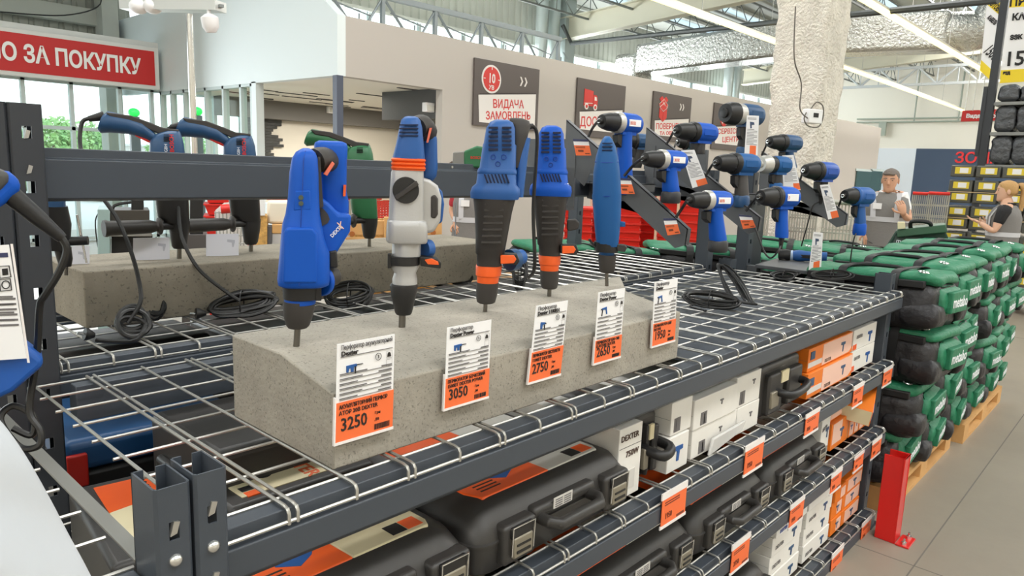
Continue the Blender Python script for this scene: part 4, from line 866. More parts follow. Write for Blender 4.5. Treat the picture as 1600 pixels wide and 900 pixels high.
SILV = mat('silver_gear_case', '#c7c5bf', .35, .5)
DKHANDLE = mat('black_grip_rubber', '#211f1f', .55)
def cordless(label, tip, tail, r, foot, fw, plane, style='drill', body=BLUE, ring=SILV, chuckm=BLACK, handle=None, footm=None, plate_txt=None, yaw=48, rod=None, rodk=None, cordto=None, dsc=1):
    c = at((tip[0]+tail[0])/2, (tip[1]+tail[1])/2, *plane); F = PF(c); s = F.s; th = math.radians(yaw)
    h = thing('cordless_drill', label, 'drill', F.P, F.rz + th)     # local -x now points along the chuck
    L = math.hypot(tail[0]-tip[0], 0)*s/math.cos(th); rr = r*s
    tl = Vector((-L/2, 0, 0)); end = Vector((L/2, 0, 0))
    dz = -(tail[1]-tip[1])*s*.5                     # slope seen in the picture comes mostly from perspective
    X = lambda u: (-L/2+u*L, 0, 0)
    if style == 'impact':
        b = B(); b.turn([(0, rr*.35), (.02, rr*.42), (.12, rr*.45), (.14, rr*.8), (.5, rr*.98), (1, rr)], X(0), X(.30), 22); b.build('nose', chuckm, h)
        b = B(); b.turn([(0, rr*.92), (.2, rr*.96), (1, rr*.9)], X(.29), X(.52)); b.build('gear_ring', ring, h)
    else:
        b = B(); b.turn([(0, rr*.22), (.04, rr*.3), (.12, rr*.32), (.14, rr*.6), (.3, rr*.72), (.6, rr*.84), (.95, rr*.86), (1, rr*.8)], X(0), X(.40), 20)
        for i in range(12): a = i*PI/6; c_, s_ = math.cos(a), math.sin(a); b.tube([(X(.17)[0], c_*rr*.64, s_*rr*.64), (X(.27)[0], c_*rr*.74, s_*rr*.74), (X(.385)[0], c_*rr*.86, s_*rr*.86)], rr*.045, n=5)
        b.build('chuck', chuckm, h, angle=25)
        b = B(); b.turn([(0, rr*.2), (1, rr*.24)], X(-.012), X(.02), 12); b.build('chuck_tip', CHROME, h)
        b = B(); b.turn([(0, rr*.9), (.3, rr*1.02), (1, rr*1.0)], X(.39), X(.50), 20); b.build('gear_ring', ring, h)
    b = B(); b.turn([(0, rr*.94), (.15, rr), (.75, rr*.98), (.92, rr*.86), (1, rr*.45)], X(.48), X(1), 22)
    b.box((X(.5)[0], -rr*.55, -rr*1.08), (X(.85)[0], rr*.55, -rr*.5)); mb = b.build('motor_housing', body, h, angle=40)
    f = F.L(*foot); fz = f.z; hx = X(.66)[0]; w_ = fw*s*.5; dx = (f.x)/math.cos(th)*.55
    hm = handle or body
    b = B(); b.loft([[(hx+dx*t + w_*kx*math.copysign(abs(math.cos(a))**.8, math.cos(a)), w_*ky*math.copysign(abs(math.sin(a))**.8, math.sin(a)), -rr*.7 + (fz+rr*.7)*t) for a in [2*PI*i/14 for i in range(14)]] for t, kx, ky in ((0, 1.05, .8), (.15, .92, .74), (.4, .95, .78), (.7, 1.0, .84), (.86, 1.05, .9), (1, 1.0, .86))])
    hd = b.build('handle', hm, h, angle=60)
    b = B(); b.prism([(hx-w_*.9, -rr*1.0), (hx-w_*1.75, -rr*1.15), (hx-w_*1.65, -rr*1.9), (hx-w_*.9, -rr*2.3)], 'y', -w_*.45, w_*.45); b.build('trigger', BLACK, h, bevel=.002)
    if footm:
        fh = 16*s; b = B(); b.loft([[(hx+dx+w_*1.15*kx*math.cos(a), w_*1.05*ky*math.sin(a), fz-z_) for a in [2*PI*i/16 for i in range(16)]] for z_, kx, ky in ((-3*s, .9, .85), (0, 1.1, 1), (fh*.8, 1.15, 1.0), (fh, 1.0, .9))]); b.build('battery_foot', footm, h, angle=50)
    b = B(); b.box((X(.56)[0], -rr*1.02, -rr*.30), (X(.86)[0], -rr*.90, rr*.34)); o = b.build('name_plate', WHITE if plate_txt else body, mb, bevel=.001)
    if plate_txt: text(plate_txt, rr*.42, mat('orange_brand', '#d96030', .5), o, (X(.58)[0], -rr*1.03, -rr*.14), (PI/2, 0, 0), bold=.0001, sx=.62*L/.26)
    if rod:
        P = []
        for q in rod: v = at(*q, *plane); P.append(v)
        e = c + Euler((0, 0, F.rz+th)).to_matrix() @ Vector(X(.03)); P.append(e + (c-e)*-.09); P.append(e)
        b = B(); b.tube(P, .0052, n=6, smooth=4); b.build('hex_rod', DKHANDLE, ARM[rodk] if rodk else ds)
    if cordto:
        b = B(); b.turn([(0, 4.5*s), (1, 2.5*s)], (hx+dx, 0, fz-.002), (hx+dx, 0, fz-.045)); b.build('cord_sleeve', BLACK, h)
        Ri = Euler((0, 0, F.rz+th)).to_matrix().transposed(); b = B(); b.tube([(hx+dx, 0, fz-.03)] + [tuple(Ri @ (at(*q, *plane)-c)) for q in cordto], .0035, n=6, smooth=5); b.build('power_cord', CABLE, h)
    return h, F
pa, pb, pc = ('x', XA[1]-.03), ('x', XA[2]-.03), ('x', XA[3]-.03)
DF = mat('dark_battery_foot', '#29292b', .5)
cordless('blue cordless drill with white plate at the upper end of the first arm', (937, 187), (998, 197), 16.5, (969, 288), 26, pa, footm=BLUE, plate_txt='DEXTER', rod=((919, 214), (926, 200)), rodk=1)
cordless('blue cordless drill with silver collar at the middle of the first arm', (1005, 243), (1068, 256), 15.5, (1043, 302), 27, pa, footm=DF, plate_txt='DEXTER', rod=((975, 275), (990, 258)), rodk=1)
cordless('blue cordless drill with silver collar at the lower end of the first arm', (1077, 305), (1138, 321), 15.5, (1121, 380), 27, pa, footm=DF, plate_txt='DEXTER', rod=((1056, 340), (1068, 322)), rodk=1)
cordless('blue cordless drill with black handle at the upper end of the second arm', (1056, 202), (1115, 211), 15.5, (1080, 240), 20, pb, ring=BLACK, handle=DKHANDLE, rod=((1041, 226), (1048, 214)), rodk=2)
cordless('dark blue hammer drill with long black nose at the middle of the second arm', (1119, 251), (1180, 260), 16.5, (1152, 308), 22, pb, body=BLUE3, ring=BLACK, handle=mat('grey_grip', '#4b4846', .5), footm=NAVY, rod=((1102, 276), (1110, 262)), rodk=2)
cordless('bright blue corded drill with black chuck at the lower end of the second arm', (1187, 304), (1241, 312), 17, (1216, 372), 20, pb, ring=BLACK, footm=None, plate_txt='D', rod=((1165, 330), (1176, 316)), rodk=2, cordto=((1216, 392), (1205, 403), (1195, 395), (1185, 370), (1180, 356)))
pd = ('x', 3.30)
cordless('big dark blue impact wrench with silver gear case above the second arm', (1132, 181), (1186, 177), 17.5, (1152, 232), 20, pd, 'impact', body=NAVY, handle=DKHANDLE, footm=NAVY)
cordless('blue impact driver with pale collar and black handle behind the second arm', (1188, 256), (1230, 259), 14, (1205, 288), 18, ('x', 3.35), 'impact', body=BLUE3, chuckm=SILV, ring=BLACK, handle=DKHANDLE, footm=BLUE3)
cordless('dark blue drill driver with belt clip at the top of the third arm', (1201, 218), (1247, 228), 13, (1236, 262), 18, pc, body=NAVY, ring=BLACK, handle=NAVY, rod=((1190, 242), (1196, 230)), rodk=3)
cordless('blue compact drill with black handle at the middle of the third arm', (1257, 262), (1302, 273), 15, (1276, 305), 18, pc, body=mat('mid_blue', '#2450a4', .4), ring=BLACK, handle=DKHANDLE, rod=((1250, 283), (1253, 272)), rodk=3, cordto=((1270, 322), (1262, 350), (1252, 385)))
cordless('blue corded drill with slim handle beyond the third arm', (1319, 302), (1358, 311), 14.5, (1340, 352), 17, ('x', 3.95), body=BLUE2, ring=BLUE2, handle=BLUE2, footm=BLUE, rod=((1308, 330), (1313, 315)), rodk=3, cordto=((1336, 368), (1331, 390), (1327, 424)))
pr = ('y', 2.1)
b = B(); b.box((2.35, 2.14, 1.69), (3.40, 2.16, 1.72)); b.box((2.35, 1.80, 1.6), (2.37, 2.16, 1.72)); b.box((3.38, 1.80, 1.6), (3.40, 2.16, 1.72)); b.build('rear_bar', DARKST, ds)
REAR = cordless('dark grey blue drill seen behind the first arm, pointing away', (1012, 213), (978, 228), 12, (985, 262), 16, pr, body=NAVY, ring=DKHANDLE, handle=DKHANDLE, yaw=20, rod=((1008, 232), (1012, 222)))
cordless('dark teal drill seen behind the second arm', (1058, 218), (1086, 226), 12, (1076, 260), 15, pr, body=mat('teal_grey', '#38505e', .45), ring=DKHANDLE, handle=DKHANDLE, yaw=30, rod=((1052, 236), (1055, 226)))
# angle grinder lying on the tray
F = PF(at(1250, 408, 'z', TZ+.001)); h = thing('angle_grinder', 'blue angle grinder with black head lying on the display tray', 'grinder', F.P, F.rz)
b = B(); b.turn([(0, 5*F.s), (.1, 8.5*F.s), (.6, 9*F.s), (1, 7*F.s)], F.L(1216, 398), F.L(1238, 399)); b.build('gear_head', BLACK, h)
b = B(); b.turn([(0, 7*F.s), (.2, 9*F.s), (.5, 7.5*F.s), (1, 7.5*F.s)], F.L(1237, 399), F.L(1292, 402)); b.build('motor_body', BLUE2, h)
b = B(); b.turn([(0, 7.3*F.s), (1, 8*F.s)], F.L(1233, 399), F.L(1239, 399)); b.build('pale_collar', mat('pale_blue_ring', '#b9cbe4', .4), h)
b = B(); b.box((F.L(1250, 400).x, -8.4*F.s, F.L(1250, 402).z), (F.L(1272, 400).x, -6*F.s, F.L(1250, 397).z)); b.build('slide_switch', BLACK, h, bevel=.001)
b = B(); b.cyl(F.L(1224, 400), F.L(1224, 408), 7*F.s); b.build('disc_flange', RUBBER, h)
# orange clip tags on the arms, long cards hanging from the drills
def card(label, q, plane, orange, frac, text_=None, header=None, group=None, cat='price tag', off=0.0):
    """card from four picture corners TL TR BR BL; the lowest frac of it is the orange slip"""
    P = [at(*p, *plane) for p in q]; c = P[3]; F = PF(c)
    V = [F.L(*p) for p in q]
    F2 = lambda u, v_: (V[3].lerp(V[2], u)).lerp(V[0].lerp(V[1], u), v_)
    t = thing('price_tag', label, cat, F.P, F.rz, group)
    def sheet(u0, u1, v0, v1, d0, d1): return [tuple(F2(u, v_) + Vector((0, d, 0))) for u, v_ in ((u0, v0), (u1, v0), (u1, v1), (u0, v1)) for d in (d0,)], [tuple(F2(u, v_) + Vector((0, d, 0))) for u, v_ in ((u0, v0), (u1, v0), (u1, v1), (u0, v1)) for d in (d1,)]
    b = B(); b.loft(list(sheet(0, 1, 0, 1, 0, .0015))); b.build('card', WHITE, t)
    if orange: b = B(); b.loft(list(sheet(*orange, -.0008, .0005))); b.build('orange_slip', ORPAPER, t)
    if header: b = B(); b.loft(list(sheet(0, 1, header, 1, -.0008, .0005))); b.build('header', mat('indigo_header', '#353a5c', .5), t)
    return t, F, F2, sheet
def longcard(label, q, plane, oq):
    t, F, F2, sheet = card(label, q, plane, oq, 0)
    b = B()
    for i in range(11):
        v_ = .26+.038*i; b.loft(list(sheet(.1, .9 - .25*(i % 3 == 1), v_, v_+.012, -.0006, .0003)))
    for v_ in (.93, .90): b.loft(list(sheet(.1, .8, v_, v_+.012, -.0006, .0003)))
    b.build('printed_line', GREYINK, t)
    b = B()
    for pts in ([(.28, .84), (.62, .83), (.66, .77), (.44, .76), (.46, .68), (.34, .67), (.30, .77)],): b.loft([[tuple(F2(u, v_) + Vector((0, d, 0))) for u, v_ in pts] for d in (-.0007, .0003)])
    b.build('tool_picture', mat('blue_grey_print', '#45546e', .6), t); return t
def cliptag(label, q, plane):
    t, F, F2, sheet = card(label, q, plane, (0, 1, .0, .62), 0, header=.86)
    b = B()
    for v_ in (.52, .46): b.loft(list(sheet(.08, .7, v_, v_+.03, -.0012, .0003)))
    b.loft(list(sheet(.2, .55, .22, .34, -.0012, .0003))); b.loft(list(sheet(.62, .92, .08, .15, -.0012, .0003))); b.build('printed_line', mat('brown_ink', '#7c3a22', .6), t); return t
cliptag('orange clip tag below the peak of the first arm', [(895, 217), (919, 218), (924, 243), (900, 243)], ('x', XA[1]-.045))
cliptag('orange clip tag halfway along the first arm', [(964, 278), (985, 279), (992, 303), (969, 303)], ('x', XA[1]-.045))
cliptag('orange clip tag at the lower end of the first arm', [(1036, 341), (1056, 341), (1063, 365), (1043, 368)], ('x', XA[1]-.045))
cliptag('orange clip tag at the lower end of the second arm', [(1154, 335), (1174, 337), (1181, 355), (1161, 358)], ('x', XA[2]-.045))
longcard('long white card hanging from the second arm, upper drill', [(1064, 235), (1085, 234), (1106, 287), (1082, 294)], ('x', XA[2]-.12), (.35, 1, 0, .17))
longcard('long white card hanging from the big impact wrench', [(1167, 180), (1186, 181), (1184, 243), (1163, 241)], ('x', 3.2), (.38, .85, 0, .24))
longcard('white card behind the impact driver', [(1222, 243), (1240, 242), (1251, 297), (1224, 298)], ('x', 3.6), (.62, 1, .02, .2))
longcard('long white card hanging from the compact drill on the third arm', [(1281, 289), (1296, 288), (1311, 339), (1294, 343)], ('x', XA[3]-.13), (.35, 1, 0, .2))
longcard('long white card standing on the tray in front of the grinder', [(1271, 362), (1286, 364), (1283, 420), (1263, 426)], ('x', 3.7), (.35, .85, .03, .24))
# ================================================================ goods on the lower levels
YF = .905
LZ = [z+.003 for z in LEV]
LATCH = mat('grey_latch_metal', '#8d8676', .4, .4)
CASEL = mat('case_edge', '#4b4946', .5)
def tool_case(label, x0, x1, y0, y1, z0, z1, sleeve=(ORANGE, CREAM), split=.5, drop=.035, m=CASEBLK, sticker=True):
    """big moulded case lying on its back: latches, handle recess and a printed sleeve on the lid"""
    w_, d, h = x1-x0, y1-y0, z1-z0
    t = thing('tool_case', label, 'tool case', (x0, y0, z0))
    b = B()
    zm = h*.52
    def ring(z, ins, n=1):
        r = .045
        pts = []
        for cx, cy, a0 in ((w_-r-ins, d-r-ins, 0), (r+ins, d-r-ins, 90), (r+ins, r+ins, 180), (w_-r-ins, r+ins, 270)):
            for k in range(5): a = math.radians(a0+k*22.5); pts.append((cx+r*math.cos(a), cy+r*math.sin(a), z))
        return pts
    b.loft([ring(0, .015), ring(.012, .003), ring(zm-.004, 0), ring(zm-.002, -.004), ring(zm+.002, -.004), ring(zm+.004, 0), ring(h-.045, .004), ring(h-.015, .022), ring(h, .05)])
    sh = b.build('shell', m, t, angle=50)
    b = B()
    for u in (.14, .78):
        b.box((u*w_-.012, -.018, .02), (u*w_+.085, .02, h-.035))
    b.box((.30*w_, -.012, h*.60), (.70*w_, .02, h-.03)); b.build('moulding', m, t, bevel=.010, seg=3)
    for u in (.14, .78):
        b = B(); b.box((u*w_+.008, -.026, h*.25), (u*w_+.064, -.016, h*.56)); lt = b.build('latch', LATCH, t, bevel=.003)
        b = B(); b.box((u*w_+.004, -.024, h*.54), (u*w_+.068, -.014, h*.72)); b.build('latch_hinge', BLACK, lt, bevel=.004)
        b = B(); X = u*w_; b.tube([(X+.005, -.024, h*.30), (X+.004, -.026, h*.73), (X+.068, -.026, h*.73), (X+.067, -.024, h*.30)], .0018, n=5); b.build('latch_wire', CHROME, lt)
        b = B(); b.box((X+.016, -.028, h*.32), (X+.056, -.025, h*.36)); b.box((X+.016, -.028, h*.43), (X+.056, -.025, h*.46)); b.build('latch_groove', BLACK, lt)
    b = B(); b.tube([(.34*w_, .0, h*.60), (.34*w_, -.035, h*.60), (.37*w_, -.052, h*.585), (.63*w_, -.052, h*.585), (.66*w_, -.035, h*.60), (.66*w_, .0, h*.60)], .013, n=10); b.box((.35*w_, -.058, h*.56), (.65*w_, -.035, h*.60)); b.build('handle', m, t, bevel=.004)
    if sticker:
        b = B(); b.box((.41*w_, -.0135, h*.66), (.53*w_, -.012, h*.83)); st = b.build('sticker', mat('sticker_white', '#cfcbc4', .5), t)
        b = B()
        for i in range(4): b.box((.42*w_, -.0142, h*(.68+.035*i)), (.465*w_, -.013, h*(.695+.035*i))); b.box((.475*w_, -.0142, h*(.68+.035*i)), (.52*w_, -.013, h*(.695+.035*i)))
        b.build('sticker_print', GREYINK, st)
    if sleeve:
        zt = h+.001; b = B(); ya, yb = .052, d-.05
        b.prism([(.10*w_, ya+.04), (.13*w_, ya), (split*w_, ya), (split*w_-.01, yb), (.10*w_, yb)], 'z', zt-.012, zt+.002); sl = b.build('orange_sleeve', sleeve[0], t, bevel=.003)
        b = B(); b.prism([(split*w_, ya), (.86*w_, ya), (.88*w_, ya+.02), (.88*w_, yb), (split*w_-.01, yb)], 'z', zt-.012, zt+.0018); cs = b.build('pale_sleeve', sleeve[1], t, bevel=.003)
        b = B(); b.prism([(.26*w_, ya+.06), (.33*w_, ya+.035), (.40*w_, ya+.055), (.47*w_, ya+.10), (.44*w_, ya+.14), (.30*w_, ya+.12)], 'z', zt+.002, zt+.0026); b.build('tool_picture', BLUE2, sl)
        b = B(); b.prism([(.70*w_, ya+.01), (.77*w_, ya+.01), (.77*w_, ya+.045), (.70*w_, ya+.045)], 'z', zt+.002, zt+.0025); b.build('dark_stamp', INK, cs)
        b = B(); b.prism([(.775*w_, ya+.01), (.85*w_, ya+.01), (.85*w_, ya+.045), (.775*w_, ya+.045)], 'z', zt+.002, zt+.0025); b.build('orange_stamp', ORANGE, cs)
        b = B()
        for i in range(3): b.box((.16*w_, ya+.02+.012*i, zt+.002), (.27*w_, ya+.024+.012*i, zt+.0026))
        b.build('printed_line', INK, sl)
    return t
SLW = mat('pale_sleeve', '#c9c6bd', .5)
tool_case('black tool case with orange sleeve at the near end of the second level', .43, .895, .90, 1.17, LZ[1], .932, split=.5)
tool_case('largest black tool case, orange and cream sleeve, centre of the second level', .90, 1.425, .895, 1.36, LZ[1], .940, split=.52, sleeve=(ORANGE, SLW))
tool_case('black tool case at the near end of the third level', 1.24, 1.80, .90, 1.33, LZ[2], .625, split=.5, sleeve=(ORANGE, SLW))
tool_case('black tool case in the middle of the third level', 1.80, 2.30, .90, 1.33, LZ[2], .625, split=.52, sleeve=(ORANGE, SLW))
tool_case('black tool case on the third level next to the white drill carton', 2.31, 2.82, .90, 1.33, LZ[2], .625, split=.55, sleeve=(ORANGE, SLW))
tool_case('black tool case on the lowest level beside the 12B carton', 1.95, 2.41, .90, 1.3, LZ[3], .235, split=.5, sleeve=None)
tool_case('dark tool case on the third level under the twin upright', .62, 1.2, .90, 1.33, LZ[2], .64, split=.5)
# upright black case between white cartons
def upcase(label, x0, x1, y0, y1, z0, z1):
    t = thing('tool_case', label, 'tool case', (x0, y0, z0)); w_, d, h = x1-x0, y1-y0, z1-z0
    b = B(); b.box((0, .02, 0), (w_, d, h)); b.build('shell', CASEBLK, t, bevel=.02, seg=3)
    b = B(); b.box((.04, 0, .015), (w_*.45, .03, h-.03)); b.box((w_*.6, 0, .02), (w_-.02, .03, h*.8)); b.build('moulding', CASEBLK, t, bevel=.008)
    b = B(); b.tube([(.3*w_, .02, h*.5), (.34*w_, -.04, h*.46), (.62*w_, -.045, h*.46), (.85*w_, -.03, h*.5), (.88*w_, .02, h*.52)], .014, n=10, smooth=4); b.build('handle', BLACK, t)
    b = B(); b.box((.14*w_, -.008, h*.22), (.32*w_, .006, h*.52)); b.build('latch', LATCH, t, bevel=.003); b = B(); b.box((.38*w_, -.003, h*.62), (.55*w_, .004, h*.84)); b.build('sticker', CREAM, t); return t
upcase('upright black tool case between the white and the orange cartons', 2.22, 2.56, .91, 1.3, LZ[1], .985)
upcase('black tool case between the 750W box and the drill picture box', 1.515, 1.63, .93, 1.3, LZ[1], .985)
# cartons
def carton(label, x0, x1, y0, y1, z0, z1, m=CARDW, end=None, band=None, pic=None, txt=None, tape=False, rz=0, group=None, txtm=None, lid=None, picm=None):
    w_, d, h = x1-x0, y1-y0, z1-z0
    t = thing('carton', label, 'carton', (x0, y0, z0), rz, group)
    b = B(); b.box((0, 0, 0), (w_, d, h)); c = b.build('box', m, t, bevel=.002)
    b = B(); b.box((-.0008, .004, h*.48), (.001, d-.004, h*.486)); b.box((.003, d*.48, h-.001), (w_-.003, d*.487, h+.0006)); b.build('flap_seam', GREYINK, c)
    if end: b = B(); b.box((-.0012, .003, .003), (.001, d-.003, h-.003)); b.build('printed_end', end, t)
    if lid: b = B(); b.box((.003, .003, h-.001), (w_-.003, d-.003, h+.0012)); b.build('printed_lid', lid, t)
    for bd in (band or ()): b = B(); b.box((.002+bd[1]*w_, -.0012, bd[2]*h), (bd[3]*w_-.002, .001, bd[4]*h)); b.build('colour_band', bd[0], t)
    if pic:
        u, v_, s = pic; X, Z = u*w_, v_*h; b = B()
        b.prism([(X-.9*s, Z+.45*s), (X+.7*s, Z+.4*s), (X+.7*s, Z+.05*s), (X+.2*s, Z), (X+.1*s, Z-.9*s), (X-.25*s, Z-.9*s), (X-.2*s, Z), (X-.9*s, Z+.1*s)], 'y', -.0022, .0005); b.build('tool_picture', picm or NAVY, t)
    if txt:
        for (s_, sz, u, v_) in txt: text(s_, sz, txtm or INK, t, (u*w_, -.0016, v_*h), bold=.0003)
    if tape: b = B(); b.box((.15*w_, -.0012, .08*h), (.17*w_+.03, .001, .5*h)); b.box((.22*w_, -.0012, .1*h), (.24*w_, .001, .45*h)); b.build('printed_line', GREYINK, t)
    return t
b = B()
OR_ = mat('orange_carton', '#ea7a1c', .5); ORW = mat('orange_white_print', '#efe3d6', .5)
t = carton('white sleeve box reading 750W beside the largest case', 1.40, 1.50, .915, 1.3, LZ[1], .985, band=((GREYINK, 0, .72, 1, .725),), txt=(('DEXTER', .021, .06, .82), ('750W', .022, .30, .58)), txtm=mat('dark_brand', '#4a3226', .5))
b = B(); b.box((.02, -.0015, .02), (.075, .001, .07)); b.build('barcode_label', mat('label_grey', '#d3d0ca', .6), t)
carton('white box with blue hammer drill picture on the second level', 1.635, 1.745, .915, 1.3, LZ[1], .90, pic=(.5, .55, .032), picm=BLUE2)
carton('white box stacked on the drill picture box', 1.65, 1.76, .92, 1.3, .902, .995, tape=True)
carton('white carton, lower of the two beside the drill picture box', 1.775, 2.05, .92, 1.3, LZ[1], .888, tape=True, pic=(.62, .62, .012), picm=GREYINK)
carton('white carton, upper of the two beside the drill picture box', 1.765, 2.03, .915, 1.3, .890, .978, tape=True, pic=(.62, .62, .012), picm=GREYINK)
carton('white carton, lower one against the upright black case', 2.055, 2.21, .92, 1.3, LZ[1], .888, pic=(.62, .6, .012), picm=GREYINK)
carton('white carton, upper one against the upright black case', 2.035, 2.205, .92, 1.3, .890, .990, tape=True, pic=(.7, .7, .012), picm=GREYINK)
b = B(); p = Vector((1.93, .905, .80)); b.loft([[tuple(p+Vector((x, y-.012*math.sin(i), z))) for x, y, z in ((-.09, .0, .0), (.13, .008, .02), (.14, .0, .055), (-.06, .006, .045))] for i in range(2)]); tag(b.build('plastic_bag', mat('clear_film', '#e3e2df', .15, alpha=.6), None, bevel=.004), 'crumpled clear plastic film lying against the white cartons', 'plastic bag')
for i, (z0, z1, lb) in enumerate(((LZ[1], .895, 'lower'), (.897, .985, 'upper'))):
    t = carton('orange drill carton, %s one beside the upright black case' % lb, 2.60+i*.01, 3.08, .91+.01*i, 1.3, z0, z1, m=OR_, band=((ORW, .30, .04, 1, .96), (mat('white_strip', '#d9d4d0', .5), 0, .18, .3, .40)), pic=(.78, .55, .03), txt=(('DEXTER', .018, .36, .12),), txtm=mat('dark_brand', '#4a3226', .5))
    b = B(); b.prism([(.30*.48, .004), (.48-.002, .004), (.48-.002, .025), (.44, .008)], 'y', -.002, .001); b.build('orange_wedge', OR_, t)
    b = B(); b.box((-.0016, .05, .02), (.001, .36, .04)); b.build('end_strip', ORW, t); b = B(); b.box((.02, -.0022, .045), (.06, .001, .075)); b.build('dark_picture', NAVY, t)
for i, (z0, z1, lb) in enumerate(((LZ[1], .893, 'lower'), (.895, .985, 'upper'))):
    t = carton('white drill carton with blue tool print, %s one at the far upright' % lb, 3.10, 3.40, .92, 1.3, z0, z1, m=CARDW, pic=(.72, .5, .034), picm=BLUE2, txt=(('DEXTER', .02, .12, .55),), txtm=GREYINK, band=((ORANGE, 0, .05, .16, .3),))
# third level
carton('white carton with drill print beside the case on the third level', 2.84, 2.985, .92, 1.3, LZ[2], .655, m=CARDW, pic=(.7, .62, .03), txt=(('DEXTER', .022, .05, .72),), txtm=GREYINK, rz=.12)
carton('orange and white drill carton next to the tilted box on the third level', 2.995, 3.20, .93, 1.3, LZ[2], .60, m=OR_, band=((ORW, .05, .2, .6, .98),), pic=(.6, .55, .03))
carton('small orange carton on top of the orange and white carton', 3.0, 3.2, .95, 1.28, .602, .665, m=OR_, band=((ORW, .1, .1, .8, .8),))
for i in range(4):
    carton('narrow orange drill carton, %s in the row under the tilted box' % ('first', 'second', 'third', 'fourth')[i], 3.215+.068*i, 3.280+.068*i, .93, 1.25, LZ[2], .565, m=OR_, end=CREAM, band=((ORW, .1, .1, .9, .9),), pic=(.5, .6, .016), picm=BLUE2)
t = carton('tilted orange and white box lying across the row of narrow cartons', 3.19, 3.45, .845, 1.03, .568, .64, m=OR_, end=CREAM, band=((mat('blue_band', '#3f7fc8', .5), .02, .35, .35, .95),), txt=(('12B', .03, .42, .5), ('DEXTER', .024, .05, .1)), txtm=mat('dark_brand', '#4a3226', .5), lid=OR_)
t.rotation_euler = (math.radians(8), math.radians(-10), math.radians(14))
# lowest level
def col(n, x0, x1, z0, dz, m, names, **k):
    for i in range(n): carton(names(i), x0, x1, .915+.004*(i % 2), 1.3, z0+i*dz, z0+(i+1)*dz-.002, m=m, **k)
OD = ('lowest', 'second', 'third', 'fourth', 'topmost', 'sixth')
col(3, 2.44, 2.72, LZ[3], .078, CARDW, lambda i: 'white drill carton, %s in the stack topped by the 12B carton' % OD[i], pic=(.72, .5, .028), txt=(('DEXTER', .02, .1, .3),), txtm=GREYINK)
carton('white carton reading 12B on the lowest level', 2.44, 2.73, .905, 1.3, LZ[3]+.236, .36, m=mat('bright_carton', '#efeeea', .5), txt=(('12B', .045, .25, .62), ('DEXTER', .018, .1, .25)), txtm=mat('blue_text', '#2d4aa0', .5))
col(3, 2.765, 3.05, LZ[3], .075, CARDW, lambda i: 'white drill carton, %s in the stack beside the orange cartons' % OD[i], pic=(.72, .5, .026), txt=(('DEXTER', .02, .1, .3),), txtm=GREYINK)
carton('plain white carton on the stack beside the orange cartons', 2.765, 3.05, .91, 1.3, LZ[3]+.227, .335, m=mat('bright_carton', '#efeeea', .5))
col(2, 3.075, 3.20, LZ[3], .077, OR_, lambda i: 'small orange drill carton, %s in the narrow stack on the lowest level' % OD[i], band=((ORW, .5, .1, .98, .8),), pic=(.6, .5, .02))
carton('small orange drill carton on top of the narrow stack on the lowest level', 3.075, 3.20, .91, 1.3, LZ[3]+.156, .295, m=OR_, band=((ORW, .5, .1, .98, .8),))
col(3, 3.21, 3.44, LZ[3], .073, OR_, lambda i: 'orange and white drill carton, %s in the stack nearest the red guard'.replace('nearest', 'beside') % OD[i], band=((ORW, .15, .1, .95, .85),), pic=(.55, .5, .026), lid=OR_)
# dark goods further back on the levels
for lv, zt in ((1, .22), (2, .21)):
    for i in range(5):
        x = .6+i*.56; b = B(); b.box((x, 1.33 if lv else 1.38, LZ[lv]), (x+.5, 1.66, LZ[lv]+zt)); t = tag(b.build('dark_fill_case', CASEBLK, None, bevel=.02, seg=3), 'dark plastic case in the rear row, %s bay of the %s level' % (OD[i] if i != 0 else 'first', 'second' if lv == 1 else 'third'), 'tool case')
# things under the open mesh at the near end
t = thing('tool_case', 'blue and black tool case with red latches under the open mesh', 'tool case', (.465, 1.825, .727), math.radians(-4))
b = B(); b.box((0, 0, 0), (.42, .4, .12)); b.build('lower_shell', BLACK, t, bevel=.01); b = B(); b.box((0, 0, .121), (.42, .4, .20)); b.build('lid', mat('case_navy', '#1c4a78', .4), t, bevel=.02, seg=3)
for x in (.005, .33): b = B(); b.box((x, -.012, .09), (x+.045, .004, .17)); b.build('latch', RED, t, bevel=.004)
